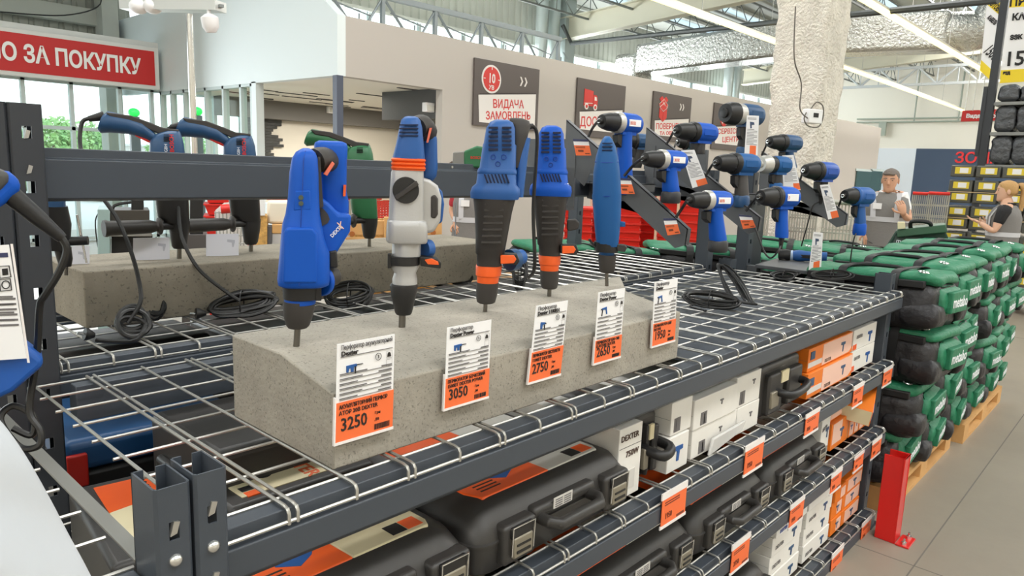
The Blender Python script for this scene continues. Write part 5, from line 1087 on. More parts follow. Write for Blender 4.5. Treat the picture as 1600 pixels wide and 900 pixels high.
# ================================================================ wall signs
SGREY = mat('sign_grey', '#5d5552', .6); SRED = mat('sign_red', '#cf3a35', .55); SWHITE = mat('sign_white', '#e4dfda', .6)
YS = 8.49
def wall_sign(label, TL, TR, BL, strip, lines, icon, arrows=True):
    tl = at(*TL, 'y', YS); tr = at(*TR, 'y', YS); bl = at(*BL, 'y', YS); w_ = tr.x-tl.x; h = tl.z-bl.z
    t = thing('wall_sign', label, 'sign', (tl.x, YS, bl.z), 0)
    b = B(); b.box((0, -.02, 0), (w_, .015, h)); b.build('panel', SGREY, t)
    sl = .06*h
    b = B(); b.prism([(.08*w_, strip[0]*h), (.95*w_, strip[0]*h+sl*.0), (.95*w_, strip[1]*h+sl*2.2), (.06*w_, strip[1]*h)], 'y', -.026, -.018); b.build('white_strip', SWHITE, t)
    b = B(); b.prism([(.08*w_, strip[1]*h+.015*h), (.95*w_, strip[1]*h+sl*2.2+.015*h), (.95*w_, strip[1]*h+sl*2.2+.022*h), (.08*w_, strip[1]*h+.022*h)], 'y', -.024, -.018); b.build('thin_rule', INK, t)
    for i, (s_, u, v_, sz, fw_) in enumerate(lines): text(s_, sz*h, SRED, t, (u*w_, -.028, v_*h), (PI/2, math.radians(-4), 0), bold=.003*h, fit=fw_*w_)
    X = lambda pts, cx, cz, s_: [(cx*w_+a*s_*h, cz*h+c*s_*h) for a, c in pts]
    if icon == 'clock':
        cx, cz, R = .24*w_, .72*h, .215*h
        cir = lambda r: [(cx+r*math.cos(k*PI/16), cz+r*math.sin(k*PI/16)) for k in range(32)]
        b = B(); b.prism(cir(R), 'y', -.03, -.018); b.build('clock_rim', SWHITE, t); b = B(); b.prism(cir(R*.86), 'y', -.033, -.025); b.build('clock_face', SRED, t)
        text('10', .20*h, SWHITE, t, (cx, -.035, cz-.055*h), align='CENTER', bold=.005*h, sx=.8); text('ХВ', .085*h, SWHITE, t, (cx, -.035, cz-.155*h), align='CENTER', bold=.003*h)
        for a in (0, 90, 180):
            b = B(); c_, s_ = math.cos(math.radians(a)), math.sin(math.radians(a)); b.tube([(cx+c_*R*.66, -.034, cz+s_*R*.66), (cx+c_*R*.84, -.034, cz+s_*R*.84)], .008*h, n=5); b.build('clock_tick', SWHITE, t)
    elif icon == 'truck':
        b = B(); b.prism(X([(-.21, -.08), (.06, -.08), (.06, .19), (-.20, .21)], .27, .62, 1), 'y', -.03, -.018); b.build('truck_body', SRED, t)
        b = B(); b.prism(X([(.07, -.08), (.19, -.08), (.20, .03), (.17, .12), (.07, .13)], .27, .62, 1), 'y', -.03, -.018); b.build('truck_cab', SRED, t)
        b = B(); b.prism(X([(.10, .03), (.17, .03), (.155, .09), (.10, .10)], .27, .62, 1), 'y', -.033, -.028); b.build('truck_window', SWHITE, t)
        b = B(); b.prism(X([(-.19, -.075), (.05, -.06), (.05, -.05), (-.19, -.062)], .27, .65, 1), 'y', -.033, -.028); b.build('truck_stripe', SWHITE, t)
        for dx in (-.13, .13):
            cx, cz = .27*w_+dx*h, .53*h
            b = B(); b.prism([(cx+.055*h*math.cos(k*PI/10), cz+.055*h*math.sin(k*PI/10)) for k in range(20)], 'y', -.034, -.018); wl = b.build('truck_wheel', SWHITE, t)
            b = B(); b.prism([(cx+.03*h*math.cos(k*PI/10), cz+.03*h*math.sin(k*PI/10)) for k in range(20)], 'y', -.037, -.03); b.build('hub', SRED, wl)
    elif icon == 'box':
        for nm, pts in (('box_left', [(-.15, .02), (-.005, -.06), (-.005, -.27), (-.15, -.18)]), ('box_right', [(.15, .02), (.005, -.06), (.005, -.27), (.15, -.18)]), ('box_flap', [(-.16, .04), (0, -.04), (.16, .04), (.18, .10), (.1, .13), (.17, .2), (.08, .26), (0, .21), (-.08, .26), (-.17, .2), (-.1, .13), (-.18, .10)])):
            b = B(); b.prism(X(pts, .25, .66, 1), 'y', -.03, -.018); b.build(nm, SRED, t)
        b = B(); b.tube([Vector((q[0], -.031, q[1])) for q in X([(-.15, .03), (0, .12), (.15, .03), (0, -.05), (-.15, .03), (-.17, .1), (0, .2), (.17, .1), (.15, .03)], .25, .66, 1)], .006*h, n=4); b.build('box_outline', SWHITE, t)
        b = B()
        for dx in (-.03, .03): b.tube([Vector((q[0], -.032, q[1])) for q in X([(dx, .08), (dx, .15)], .25, .66, 1)], .007*h, n=4)
        b.build('box_arrows', SWHITE, t)
    else:
        cx, cz, R = .27*w_, .72*h, .19*h; b = B(); b.prism([(cx+R*math.cos(k*PI/16), cz+R*1.1*math.sin(k*PI/16)) for k in range(32)], 'y', -.03, -.018); b.build('round_badge', SRED, t)
        b = B(); b.tube([(cx-.10*h, -.033, cz-.15*h), (cx+.09*h, -.033, cz+.13*h)], .018*h, n=5); b.build('wrench', SWHITE, t); b = B(); b.tube([(cx+.10*h, -.033, cz-.16*h), (cx-.09*h, -.033, cz+.12*h)], .02*h, n=5); b.build('screwdriver', SWHITE, t)
    if arrows:
        for dx in (0, .07):
            b = B(); b.prism(X([(0, -.085), (.035, -.085), (.085, 0), (.035, .085), (0, .085), (.05, 0)], .68+dx, .76, .85), 'y', -.03, -.018); b.build('chevron', SWHITE, t)
    return t
wall_sign('grey sign with red clock reading ВИДАЧА ЗАМОВЛЕНЬ', (741, 90), (842, 107), (738, 195), (.05, .46), (('ВИДАЧА', .27, .29, .18, .48), ('ЗАМОВЛЕНЬ', .17, .10, .17, .70)), 'clock')
wall_sign('grey sign with red truck reading ДОСТАВКА', (902, 121), (977, 132), (898, 212), (.12, .42), (('ДОСТАВКА', .07, .17, .23, .86),), 'truck', False)
wall_sign('grey sign with red open box reading ПОВЕРНЕННЯ', (1021, 142), (1080, 152), (1018, 218), (.10, .40), (('ПОВЕРНЕННЯ', .09, .22, .17, .82), ('ТА ОБМІН', .2, .11, .10, .5)), 'box')
wall_sign('grey sign with crossed tools reading СЕРВІСНИЙ ЦЕНТР', (1116, 160), (1172, 169), (1111, 232), (.12, .48), (('СЕРВІСНИЙ', .12, .33, .16, .78), ('ЦЕНТР', .26, .16, .16, .46)), 'tools', False)
# red sign over the entrance
p = at(0, 45, 'y', 14.15); q = at(243, 135, 'y', 14.15); t = thing('banner_sign', 'long red sign reading ДЯКУЄМО ЗА ПОКУПКУ over the entrance glass', 'sign', (0, 14.15, q.z-.06), 0)
H = p.z-q.z+.1; W0, W1 = -1.2, at(243, 100, 'y', 14.15).x
b = B(); b.box((W0, 0, 0), (W1+.06, .12, H)); b.build('frame', WALLW, t, bevel=.01); b = B(); b.box((W0+.07, -.01, .07), (W1-.02, .01, H-.07)); b.build('red_face', mat('banner_red', '#c4201f', .5), t)
b_ = at(220, 106, 'y', 14.13); text('ДЯКУЄМО ЗА ПОКУПКУ', .37, mat('white_letters', '#f3f1ee', .5), t, (b_.x, -.02, H*.5-.13), bold=.012, align='RIGHT', sx=.765)
# slim pole with a cable tray, camera and lamps
pp = at(303, 238, 'z', 1.75); d0 = 7.6; top = atd(296, 22, d0); PX, PY = top.x, top.y
t = thing('camera_pole', 'slim shiny pole carrying a white cable tray with lamps', 'pole', (PX, PY, 0), 0)
b = B(); b.cyl((0, 0, 0), (0, 0, top.z), .035, n=14); b.build('pole', CHROME, t)
tr_ = atd(345, 12, d0-.1); tl_ = atd(195, -14, d0+.2)
b = B(); a = Vector((tr_.x-PX, tr_.y-PY, top.z+.02)); c = Vector((tl_.x-PX, tl_.y-PY, top.z+.06)); dv = (c-a).normalized(); nv = Vector((-dv.y, dv.x, 0))
b.loft([[a-nv*.09, a+nv*.09, a+nv*.09+Vector((0, 0, .1)), a-nv*.09+Vector((0, 0, .1))], [c-nv*.09, c+nv*.09, c+nv*.09+Vector((0, 0, .1)), c-nv*.09+Vector((0, 0, .1))]]); ct = b.build('cable_tray', mat('tray_white', '#d5d7d4', .4, .3), t)
b = B()
for i in range(16): u = a.lerp(c, (i+.5)/16); b.box((u.x-.02, u.y-.10, u.z+.03), (u.x+.02, u.y+.1, u.z+.06))
b.build('tray_slots', mat('slot_grey', '#7d8180', .6), ct)
for px, py, nm in ((327, 36, 'dome_camera'),):
    q = atd(px, py, d0-.1) - Vector((PX, PY, 0)); b = B(); b.cyl((q.x, q.y, q.z+.05), (q.x, q.y, top.z+.03), .02); b.turn([(0, .05), (.3, .085), (.8, .09), (1, .04)], (q.x+.02, q.y, q.z-.09), (q.x, q.y, q.z+.09)); b.build(nm, WHITE, t)
for px in (217, 239):
    q = atd(px, 10, d0+.1) - Vector((PX, PY, 0)); b = B(); b.ball((q.x, q.y, q.z), (.10, .10, .08)); b.build('lamp_bowl', WHITE, t)
# slim posts with green lamps (tag gates at the exit)
for i, (px, py, d) in enumerate(((209, 176, 9.5), (307, 174, 9.3))):
    p = atd(px, py, d); t = thing('security_gate', ['slim dark post with green lamp behind the first drill handle', 'slim dark post with green lamp behind the second drill handle'][i], 'gate', (p.x, p.y, 0))
    b = B(); b.box((-.06, -.04, 0), (.06, .04, p.z-.05)); b.build('post', DGREEN, t, bevel=.01); b = B(); b.ball((0, 0, p.z), (.075, .075, .06)); b.build('green_lamp', mat('green_lamp', '#2fd25a', .3, emit=('#2fe060', .8)), t)
# things standing beyond the rear rack, seen under the cross rail
P = at(185, 415, 'x', 3.0); t = thing('checkout_desk', 'black and grey checkout counter seen under the tall cross rail', 'counter', atd(190, 300, 5.2)*1, 0)
F = PF(Vector((t.location.x, t.location.y, 0))); t.location = F.P; t.rotation_euler.z = F.rz
L = F.L
def fb(name, m, x0, y0, x1, y1, d0, d1, par, bev=.004): b = B(); b.prism([(u_, 0.0 if (y1 > 500 and j_ > 1) else w__) for j_, (u_, w__) in enumerate(F.poly([(x0, y0), (x1, y0), (x1, y1), (x0, y1)]))], 'y', d0*F.s, d1*F.s); return b.build(name, m, par, bevel=bev)
fb('side_panel', mat('pale_teal_panel', '#8fa5a3', .5), 153, 325, 172, 560, -30, 60, t); fb('top_box', mat('brown_black', '#3a352e', .5), 172, 327, 233, 348, -20, 50, t); fb('body', BLACK, 174, 366, 238, 560, -10, 60, t)
fb('shelf', mat('grey_tray', '#8f8d88', .4, .3), 172, 348, 236, 366, -34, 40, t); fb('printer', BLACK, 205, 306, 224, 328, -10, 24, t)
b = B(); b.tube([L(176, 329), L(178, 322), L(190, 318), L(206, 316)], 2.2*F.s, n=6, smooth=4); b.build('scanner_cord', CABLE, t)
b = B(); b.tube([L(157, 328), L(149, 345), L(152, 380), L(160, 412)], 1.0*F.s, n=5, smooth=4); b.build('thin_cable', CABLE, t)
# pillar-like dark gate and pale trolley behind the second drill
F = PF(Vector((*atd(310, 300, 5.6).xy, 0))); t = thing('checkout_post', 'dark square checkout post between the two navy drills', 'post', F.P, F.rz)
fb('post', BLACK, 297, 300, 318, 620, 0, 25, t); fb('base_cabinet', mat('grey_cab', '#4f4b4a', .5), 286, 366, 324, 620, -6, 40, t)
F = PF(Vector((*atd(360, 300, 6.2).xy, 0))); t = thing('shopping_cart', 'pale shopping cart with red handle behind the second navy drill', 'cart', F.P, F.rz)
b = B()
for i in range(9): b.tube([L(336+i*6, 345) if 0 else F.L(336+i*6, 330), F.L(340+i*5, 395)], 1*F.s, n=5)
for i in range(6): b.tube([F.L(335, 332+i*12), F.L(388, 332+i*12)], 1*F.s, n=5)
b.build('basket_mesh', ZINC, t)
b = B(); b.prism(F.poly([(336, 330), (350, 318), (372, 316), (385, 326), (388, 400), (340, 400)]), 'y', 20*F.s, 22*F.s); b.build('pale_panel', mat('pale_plastic', '#e7e4df', .5), t)
b = B(); b.cyl(F.L(345, 327), F.L(372, 325), 7*F.s); b.build('handle', RED, t)
for x in (345, 380): b = B(); b.cyl((F.L(x, 400).x, -.01, .06), (F.L(x, 400).x, .02, .06), .06); b.build('wheel', BLACK, t)
for x in (345, 380): b = B(); b.tube([F.L(x, 398), (F.L(x, 400).x, 0, .06)], .012); b.build('leg', ZINC, t)
F = PF(Vector((*atd(365, 320, 7.2).xy, 0))); t = thing('basket_stack', 'red basket stack between the navy drills far behind', 'basket stack', F.P, F.rz)
for i in range(14):
    z = .0+i*.115; b = B(); w0 = .26
    b.loft([[(-w0+.03, -.17, z), (w0-.03, -.17, z), (w0-.03, .17, z), (-w0+.03, .17, z)], [(-w0, -.19, z+.09), (w0, -.19, z+.09), (w0, .19, z+.09), (-w0, .19, z+.09)], [(-w0-.015, -.205, z+.092), (w0+.015, -.205, z+.092), (w0+.015, .205, z+.092), (-w0-.015, .205, z+.092)], [(-w0-.015, -.205, z+.105), (w0+.015, -.205, z+.105), (w0+.015, .205, z+.105), (-w0-.015, .205, z+.105)]]); b.build('basket', RED, t)
# wooden boards and crates behind the block
WOOD = mat('pine_wood', '#d3a266', .6, noise=(3, .15)); OSB = mat('chipboard', '#c89a55', .7, noise=(40, .35))
F = PF(Vector((*atd(470, 350, 5.0).xy, 0))); t = thing('wooden_crate', 'pale wooden crate with chipboard side left of the blue twin lobed hammer'.replace('left of', 'beside'), 'crate', F.P, F.rz)
fb('chipboard_side', OSB, 398, 336, 418, 620, -12, 30, t); fb('dark_edge', mat('dark_strip', '#555253', .5), 418, 352, 425, 620, -10, 10, t); fb('board', WOOD, 425, 350, 470, 364, -8, 20, t); fb('pale_sack', mat('pale_cloth', '#f0e6d3', .8), 417, 314, 470, 350, 0, 26, t, .02); fb('grey_panel', mat('grey_panel', '#c2bdba', .6), 425, 364, 470, 620, -6, 20, t); fb('red_rail', RED, 415, 309, 600, 314, 30, 36, t); fb('white_note', WHITE, 403, 306, 415, 336, -16, -12, t)
F = PF(Vector((*atd(610, 350, 5.6).xy, 0))); t = thing('wooden_crate', 'slatted pine crate behind the silver hammer', 'crate', F.P, F.rz)
for i in range(4): fb('board', WOOD, 540, 344+i*26, 690, 367+i*26, -8, -2, t, .006)
fb('end_board', WOOD, 600, 338, 612, 620, -14, -8, t); fb('back_board', OSB, 545, 344, 686, 620, 30, 34, t)
for x, y in ((551, 364), (676, 379), (676, 362)): b = B(); b.cyl(F.L(x, y, -16), F.L(x, y, -12), 4*F.s); b.build('knob', mat('copper_knob', '#b9703a', .4, .3), t)
F = PF(Vector((*atd(595, 325, 6.2).xy, 0))); t = thing('basket_stack', 'red mesh basket stack behind the silver hammer', 'basket stack', F.P, F.rz)
fb('rail', mat('pale_rail', '#d9c5ae', .6), 540, 310, 690, 313, -2, 4, t)
for i in range(3):
    b = B()
    for k in range(8): b.tube([F.L(590+4*k-i*14, 313+k % 3), F.L(586+5*k-i*14, 345)], 1.4*F.s, n=5); b.tube([F.L(585-i*14, 316+4*k), F.L(622-i*14, 314+4*k)], 1.2*F.s, n=5)
    b.build('basket', mat('red_wire', '#c73a2c', .4), t)
for x in (545, 560): b = B(); b.box((F.L(x, 345).x, 0, 0), (F.L(x+4, 345).x, .03, F.L(x, 313).z)); b.build('leg', ZINC, t)
# stacked red baskets behind the slim blue hammer
for i, (xa, xb, ya, yb, d) in enumerate(((884, 925, 322, 640, 6.4), (926, 955, 316, 640, 6.9), (957, 1001, 308, 640, 6.5), (1001, 1028, 300, 640, 7.0), (1030, 1062, 300, 640, 6.5), (1063, 1094, 304, 640, 6.4))):
    F = PF(Vector((*atd((xa+xb)/2, 330, d).xy, 0))); z1 = F.L(xa, ya).z; w0 = (xb-xa)/2*F.s
    t = thing('basket_stack', 'red plastic basket stack, %s of the row behind the slim blue hammer' % ('first', 'second', 'third', 'fourth', 'fifth', 'sixth')[i], 'basket stack', F.P, F.rz)
    n = 18; dz = (z1-.1)/n
    for k in range(n):
        z = .1+k*dz; b = B(); q = lambda s_, zz: [(-s_*w0, -s_*.17, zz), (s_*w0, -s_*.17, zz), (s_*w0, s_*.17, zz), (-s_*w0, s_*.17, zz)]
        b.loft([q(.92, z), q(.97, z+dz*.7), q(1.03, z+dz*.72), q(1.03, z+dz*.98)]); b.build('basket', RED, t)
    b = B(); b.cyl((-w0*1.12, -.2, 0), (-w0*1.12, -.2, z1+.05), .012); b.build('stand_post', mat('beige_post', '#d8b89c', .5), t)
# grey mesh cages and shopping carts further along
CART = mat('cart_wire', '#b9b7ad', .4, .5)
for i, (xa, xb, ya, yb, d) in enumerate(((1160, 1200, 318, 372, 6.2), (1236, 1275, 318, 362, 6.6), (1290, 1340, 318, 378, 6.4), (1425, 1452, 304, 345, 9.4), (1450, 1478, 304, 348, 9.0))):
    F = PF(Vector((*atd((xa+xb)/2, 330, d).xy, 0))); z1 = F.L(xa, ya).z; w0 = (xb-xa)/2*F.s
    t = thing('mesh_cart', ('grey wire cart behind the lower second arm', 'grey wire cart in front of the rough pillar', 'grey wire cart beside the pillar and the corded drill', 'grey wire cart with red edge next to the man', 'grey wire cart with red edge next to the box wall')[i], 'cart', F.P, F.rz)
    b = B()
    for k in range(11): x = -w0+2*w0*k/10; b.tube([(x, 0, z1), (x*.95, 0, .35)], .006, n=5); b.tube([(x, .5, z1), (x*.95, .5, .35)], .006, n=5)
    for k in range(9): z = z1-(z1-.35)*k/8; b.tube([(-w0, 0, z), (w0, 0, z), (w0, .5, z), (-w0, .5, z)], .007, n=5, cyc=True)
    b.build('wire_basket', CART, t)
    b = B(); b.cyl((-w0, -.04, z1+.02), (w0, -.04, z1+.02), .02); b.build('handle', RED if i > 2 else CART, t)
    for x in (-w0*.8, w0*.8): b = B(); b.tube([(x, .05, .36), (x, .05, .1)], .014); b.build('leg', CART, t); b = B(); b.cyl((x-.02, .05, .055), (x+.02, .05, .055), .055); b.build('wheel', BLACK, t)
# ================================================================ bags on pallets
BGREEN = mat('green_nylon', '#1f7350', .55, bump=(26, .45, .02)); BBLACK = mat('black_nylon', '#252325', .48, bump=(22, .5, .02)); STRAP = mat('black_strap', '#171617', .6)
import mathutils.noise as MN
def softbox(b, x0, x1, y0, y1, z0, z1, seed, amp=.012, p=6, n=32, m=9, puff=.04):
    R = []
    for k in range(m+1):
        t = k/m; z = z0+(z1-z0)*t; e = min(t, 1-t); ins = .055*max(0, 1-e/.22)**2
        ring = ell((x0+x1)/2, (y0+y1)/2, z, (x1-x0)/2-ins+puff*.3*math.sin(PI*t), (y1-y0)/2-ins+puff*.3*math.sin(PI*t), n, p)
        R.append([(x+amp*MN.noise(Vector((x*7+seed, y*7, z*9))), y+amp*MN.noise(Vector((x*7, y*7+seed+9, z*9))), z+amp*1.2*MN.noise(Vector((x*5+seed*2, y*5, 3)))*(1 if k else 0)+amp*.5*MN.noise(Vector((x*16+seed, y*13, z*16)))*(1 if k else 0)) for x, y, z in ring])
    b.loft(R)
def make_bag(seed):
    """tool bag: long side towards -x, end pocket towards -y"""
    t = thing('tool_bag', 'x', 'bag'); w_, l, h = .435, .60, .285
    b = B(); softbox(b, 0, w_, 0, l, 0, h*.90, seed, .016, 9); body = b.build('body', BBLACK, t, angle=80)
    b = B(); softbox(b, .012, w_-.012, -.002, l+.002, h*.79, h*1.01, seed+3, .018, 7, m=6); top = b.build('top_cover', BGREEN, t, angle=80)
    b = B(); softbox(b, .09, w_-.06, -.03, .05, h*.26, h*.80, seed+5, .012, 6, 28, 7); pk = b.build('end_pocket', BGREEN, t, angle=80)
    b = B(); b.prism([(.115, h*.36), (w_-.085, h*.36), (w_-.08, h*.72), (.12, h*.72)], 'y', -.058, -.03); pp_ = b.build('pocket_panel', BGREEN, pk, bevel=.006, seg=3); text('metabo', .075, PRINTW, pp_, (.125, -.059, h*.46), bold=.0014, fit=.215)
    b = B(); softbox(b, -.012, .085, -.03, .12, .02, h*.55, seed+7, .014, 6, 24, 6); b.build('corner_pocket', BBLACK, t, angle=80); b = B(); softbox(b, w_-.075, w_+.01, -.03, .06, .02, h*.5, seed+8, .014, 6, 24, 6); b.build('corner_pocket', BBLACK, t, angle=80)
    for y in (.16, .40):
        b = B(); P = [(-.016, y, .05), (-.018, y, h*.6), (-.008, y, h*.93), (.04, y, h+.008), (w_/2, y, h+.012), (w_-.04, y, h+.008), (w_+.008, y, h*.9), (w_+.018, y, h*.5)]
        b.loft([[Vector(p)+Vector((0, -.02, 0)), Vector(p)+Vector((0, .02, 0)), Vector(p)+Vector((.004, .02, .004)), Vector(p)+Vector((.004, -.02, .004))] for p in spline([Vector(p) for p in P], 3)]); b.build('strap', STRAP, t)
    b = B(); b.box((-.01, .03, h*.78), (-.002+.02, l-.03, h*.90)); b.build('black_band', STRAP, t, bevel=.004)
    b = B(); b.tube([(.10, .16, h+.006), (.15, .2, h+.016), (.15, .36, h+.016), (.10, .40, h+.006)], .010, n=8, smooth=5); b.build('carry_handle', STRAP, t)
    b = B(); b.tube([(.03+.026*math.cos(a), -.0+.02*math.sin(a)+.05, h+.012+.004*math.sin(a)) for a in [k*PI/8 for k in range(16)]], .0035, n=6, cyc=True); b.build('d_ring', CHROME, t)
    b = B(); b.box((-.022, .27, h*.30), (-.012, .285, h*.50)); b.build('zip_pull', LATCH, t, bevel=.003)
    b = B(); b.box((-.06+.05, .23, .03), (-.008+.0, .235, h*.6)); b.build('zip_line', STRAP, t)
    return t
protos = [make_bag(1.3), make_bag(7.7), make_bag(13.1)]
PXS = (3.64, 4.09, 4.54, 5.05, 5.50, 5.93)
COLN = ('first', 'second', 'third', 'fourth', 'fifth', 'sixth'); LAY = ('lowest', 'second', 'third', 'topmost')
used = [0, 0, 0]; kk = 0
def bag(x, y, z, rz, label, sc=(1, 1, 1), tilt=(0, 0)):
    global kk
    i = kk % 3; kk += 1
    o = protos[i] if not used[i] else dup(protos[i])
    used[i] = 1
    o.location = (x, y, z); o.rotation_euler = (tilt[0], tilt[1], rz); o.scale = sc; o['label'] = label; return o
random.seed(5)
for c, x in enumerate(PXS):
    for l in range(4):
        z = .125+l*.262; big = (l == 3)
        bag(x+random.uniform(-.02, .02), .80+random.uniform(-.03, .03)+(.04 if l == 0 else 0)-(.05 if (c == 0 and l) else 0), z, math.radians(random.uniform(-5, 5)), 'green and black tool bag, %s layer of the %s column behind the red guard' % (LAY[l], COLN[c]), (1+random.uniform(-.03, .05), 1, .98+random.uniform(-.02, .03)), (random.uniform(-.03, .03), random.uniform(-.04, .04)))
for c, x in enumerate((4.28, 4.74, 5.22, 5.70)):
    bag(x, 1.47+random.uniform(-.03, .03), .76, math.radians(random.uniform(-25, 25)), 'green and black tool bag in the rear row, %s from the display tray' % COLN[c], (1, 1, 1), (random.uniform(-.1, .1), random.uniform(-.1, .1)))
    for l in range(3): bag(x, 1.47, .10+l*.22, 0, 'green and black tool bag in the rear row, %s layer of column %s' % (LAY[l], COLN[c])) if c < 2 else None
for i, (px, py, d, rz, lb) in enumerate(((1010, 392, 4.65, 60, 'black tool bag with green lid under the first display arm'), (960, 394, 5.0, 75, 'black tool bag half hidden behind the slim blue hammer'), (1150, 398, 4.7, 40, 'green tool bag behind the display post'), (1235, 388, 5.5, 20, 'green tool bag in front of the rough pillar'), (1312, 388, 6.0, -20, 'crumpled green tool bag in front of the wire cart'))):
    p = atd(px, py, d); bag(p.x-.2, p.y-.25, p.z-.22, math.radians(rz), lb, (1.1, 1.1, .9), (random.uniform(-.12, .12), random.uniform(-.12, .12)))
def pallet(label, x, y, z=0, w_=1.25, d=1.2):
    t = thing('pallet', label, 'pallet', (x, y, z)); 
    for k in range(3): b = B(); b.box((0, k*(d-.1)/2, 0), (w_, k*(d-.1)/2+.1, .022)); b.build('bottom_board', WOOD, t)
    for k in range(3):
        for j in range(3): b = B(); b.box((j*(w_-.14)/2, k*(d-.1)/2, .022), (j*(w_-.14)/2+.14, k*(d-.1)/2+.1, .10)); b.build('block', WOOD, t)
    for k in range(7): b = B(); b.box((0, k*(d-.12)/6, .10), (w_, k*(d-.12)/6+.12, .122)); b.build('top_board', WOOD, t)
    return t
pallet('pine pallet under the nearest bag columns by the red guard'.replace('nearest', 'first three'), 3.68, .84); pallet('pine pallet under the bag columns further from the red guard', 5.07, .80)
# a block of boxes under the loose bags so that they rest on something
for x, y, w_, d, h, lb in ((3.15, 2.75, 1.4, .9, .86, 'plain brown carton carrying the bags behind the display'), (4.9, 2.1, 1.1, 1.0, .84, 'plain brown carton carrying the bags in front of the pillar')):
    b = B(); b.box((x, y, 0), (x+w_, y+d, h)); tag(b.build('carton', mat('brown_carton', '#9c7a52', .7), None, bevel=.01), lb, 'carton')
# dark green tool case on top of the bags
F = PF(atd(1425, 402, 5.5)); t = thing('tool_case', 'dark green tool case with handle and grey label lying tilted on the bags', 'tool case', F.P, F.rz)
CG = mat('dark_case_green', '#1d3d31', .4); CG2 = mat('case_green', '#3a5a44', .45)
b = B(); b.prism(F.poly([(1372, 404), (1400, 360), (1474, 352), (1482, 372), (1470, 400), (1420, 412)]), 'y', -6*F.s, 60*F.s); b.build('shell', CG, t, bevel=.012, seg=3)
b = B(); b.prism(F.poly([(1402, 358), (1478, 350), (1480, 362), (1402, 370)]), 'y', -16*F.s, 50*F.s); b.build('lid_edge', CG2, t, bevel=.006)
b = B(); b.prism(F.poly([(1392, 388), (1400, 368), (1470, 374), (1462, 396)]), 'y', -9*F.s, -4*F.s); lb_ = b.build('label_panel', mat('grey_label', '#4c5450', .5), t)
b = B(); b.tube([F.L(1423, 356, -10), F.L(1424, 346, -16), F.L(1440, 345, -18), F.L(1453, 348, -16), F.L(1455, 357, -10)], 3*F.s, n=8, smooth=3); b.build('handle', STRAP, t)
b = B(); b.prism(F.poly([(1403, 346), (1414, 346), (1415, 356), (1403, 357)]), 'y', -20*F.s, -10*F.s); b.build('latch', CREAM, t, bevel=.003)
text('metabo', 9*F.s, PRINTW, lb_, F.L(1400, 378, -9.5), (PI/2, math.radians(4), 0), bold=.0004)
# ================================================================ wall of boxes and the tall rack at the aisle end
XB = 10.9; YLAB = mat('yellow_label', '#e2c93a', .5); DBOX = mat('dark_grey_film_box', '#55554f', .35)
z_top = at(1500, 258, 'x', XB).z; yL = at(1481, 300, 'x', XB).y; cw = .285; ch = .168
p0 = None
COLW = ('end', 'second', 'third', 'fourth', 'fifth'); ROWW = ('top', 'second', 'third', 'fourth', 'fifth', 'sixth', 'seventh', 'eighth', 'ninth', 'tenth', 'eleventh', 'twelfth')
bt_ = thing('storage_box', 'x', 'box')
b = B(); b.box((0, -cw+.02, 0), (.4, 0, ch-.022)); b.build('body', DBOX, bt_, bevel=.012)
b = B(); b.box((-.004, -cw+.055, .038), (.002, -.05, ch-.045)); lb_ = b.build('label', YLAB, bt_)
b = B(); b.box((-.006, -cw+.085, .048), (-.002, -.105, ch-.055)); b.build('label_white', WHITE, lb_)
first = True
for r in range(11):
    for c in range(5):
        loc = (XB+(.0 if c else .0), yL-c*cw, z_top-ch*(r+1)+(.02 if r % 2 == 0 else 0)); lab = 'dark wrapped box with yellow label, %s row, %s column of the box wall' % (ROWW[r], COLW[c])
        if loc[2] < .12: continue
        if first: bt_.location = loc; bt_['label'] = lab; first = False
        else: dup(bt_, loc, label=lab)
for r in range(0, 12, 2):
    z = z_top-ch*(r+2)+.0
    if z < .1: continue
    b = B(); b.box((XB-.01, yL-5*cw, z-.012), (XB+.42, yL+.01, z+.0)); tag(b.build('shelf_board', mat('kraft_sheet', '#b7a27f', .7), None), 'kraft interlayer sheet under the %s row of boxes' % ROWW[min(r+1, 11)], 'sheet')
pallet('pine pallet under the wall of yellow labelled boxes', XB, yL-1.4, 0, .8, 1.42)
XT = 12.6
pt = at(1533, 217, 'x', XT); t = thing('tall_rack', 'tall dark rack with plastic wrapped packs and yellow price boards', 'rack', (XT, pt.y, 0))
b = B(); b.box((-.03, -.10, 0), (.07, 0, 5.2)); b.build('post', STEEL2, t)
b = B(); b.box((-.04, .0, 2.0), (.02, .05, 3.0)); b.build('post_plate', STEEL2, t)
for i, (ya, yb) in enumerate(((132, 159), (164, 206), (211, 257))):
    z0 = at(1560, yb, 'x', XT).z; z1 = at(1560, ya, 'x', XT).z
    b = B(); b.box((-.02, -2.6, z0-.05), (.9, -.1, z0-.005)); b.build('shelf', mat('shelf_grey', '#8a8b88', .4), t)
    for k in range(7):
        b = B(); softbox(b, .0, .7, -.39-k*.27, -.125-k*.27, z0, z1-.01, k*3+i*11, .016, 10, 32, 10, puff=.0)
        tag(b.build('wrapped_pack', mat('shiny_grey_film', '#55575a', .25, .2, bump=(9, .8, .06)), None, angle=60), 'grey shrink wrapped pack, %s on the %s shelf of the tall rack' % (('first', 'second', 'third', 'fourth', 'fifth', 'sixth', 'seventh')[k], ('upper', 'middle', 'lower')[i]), 'pack')
        o = [o for o in COL.objects if o.name.startswith('wrapped_pack')][-1]; o.location = t.location
YEL = mat('yellow_board', '#f0d32c', .5)
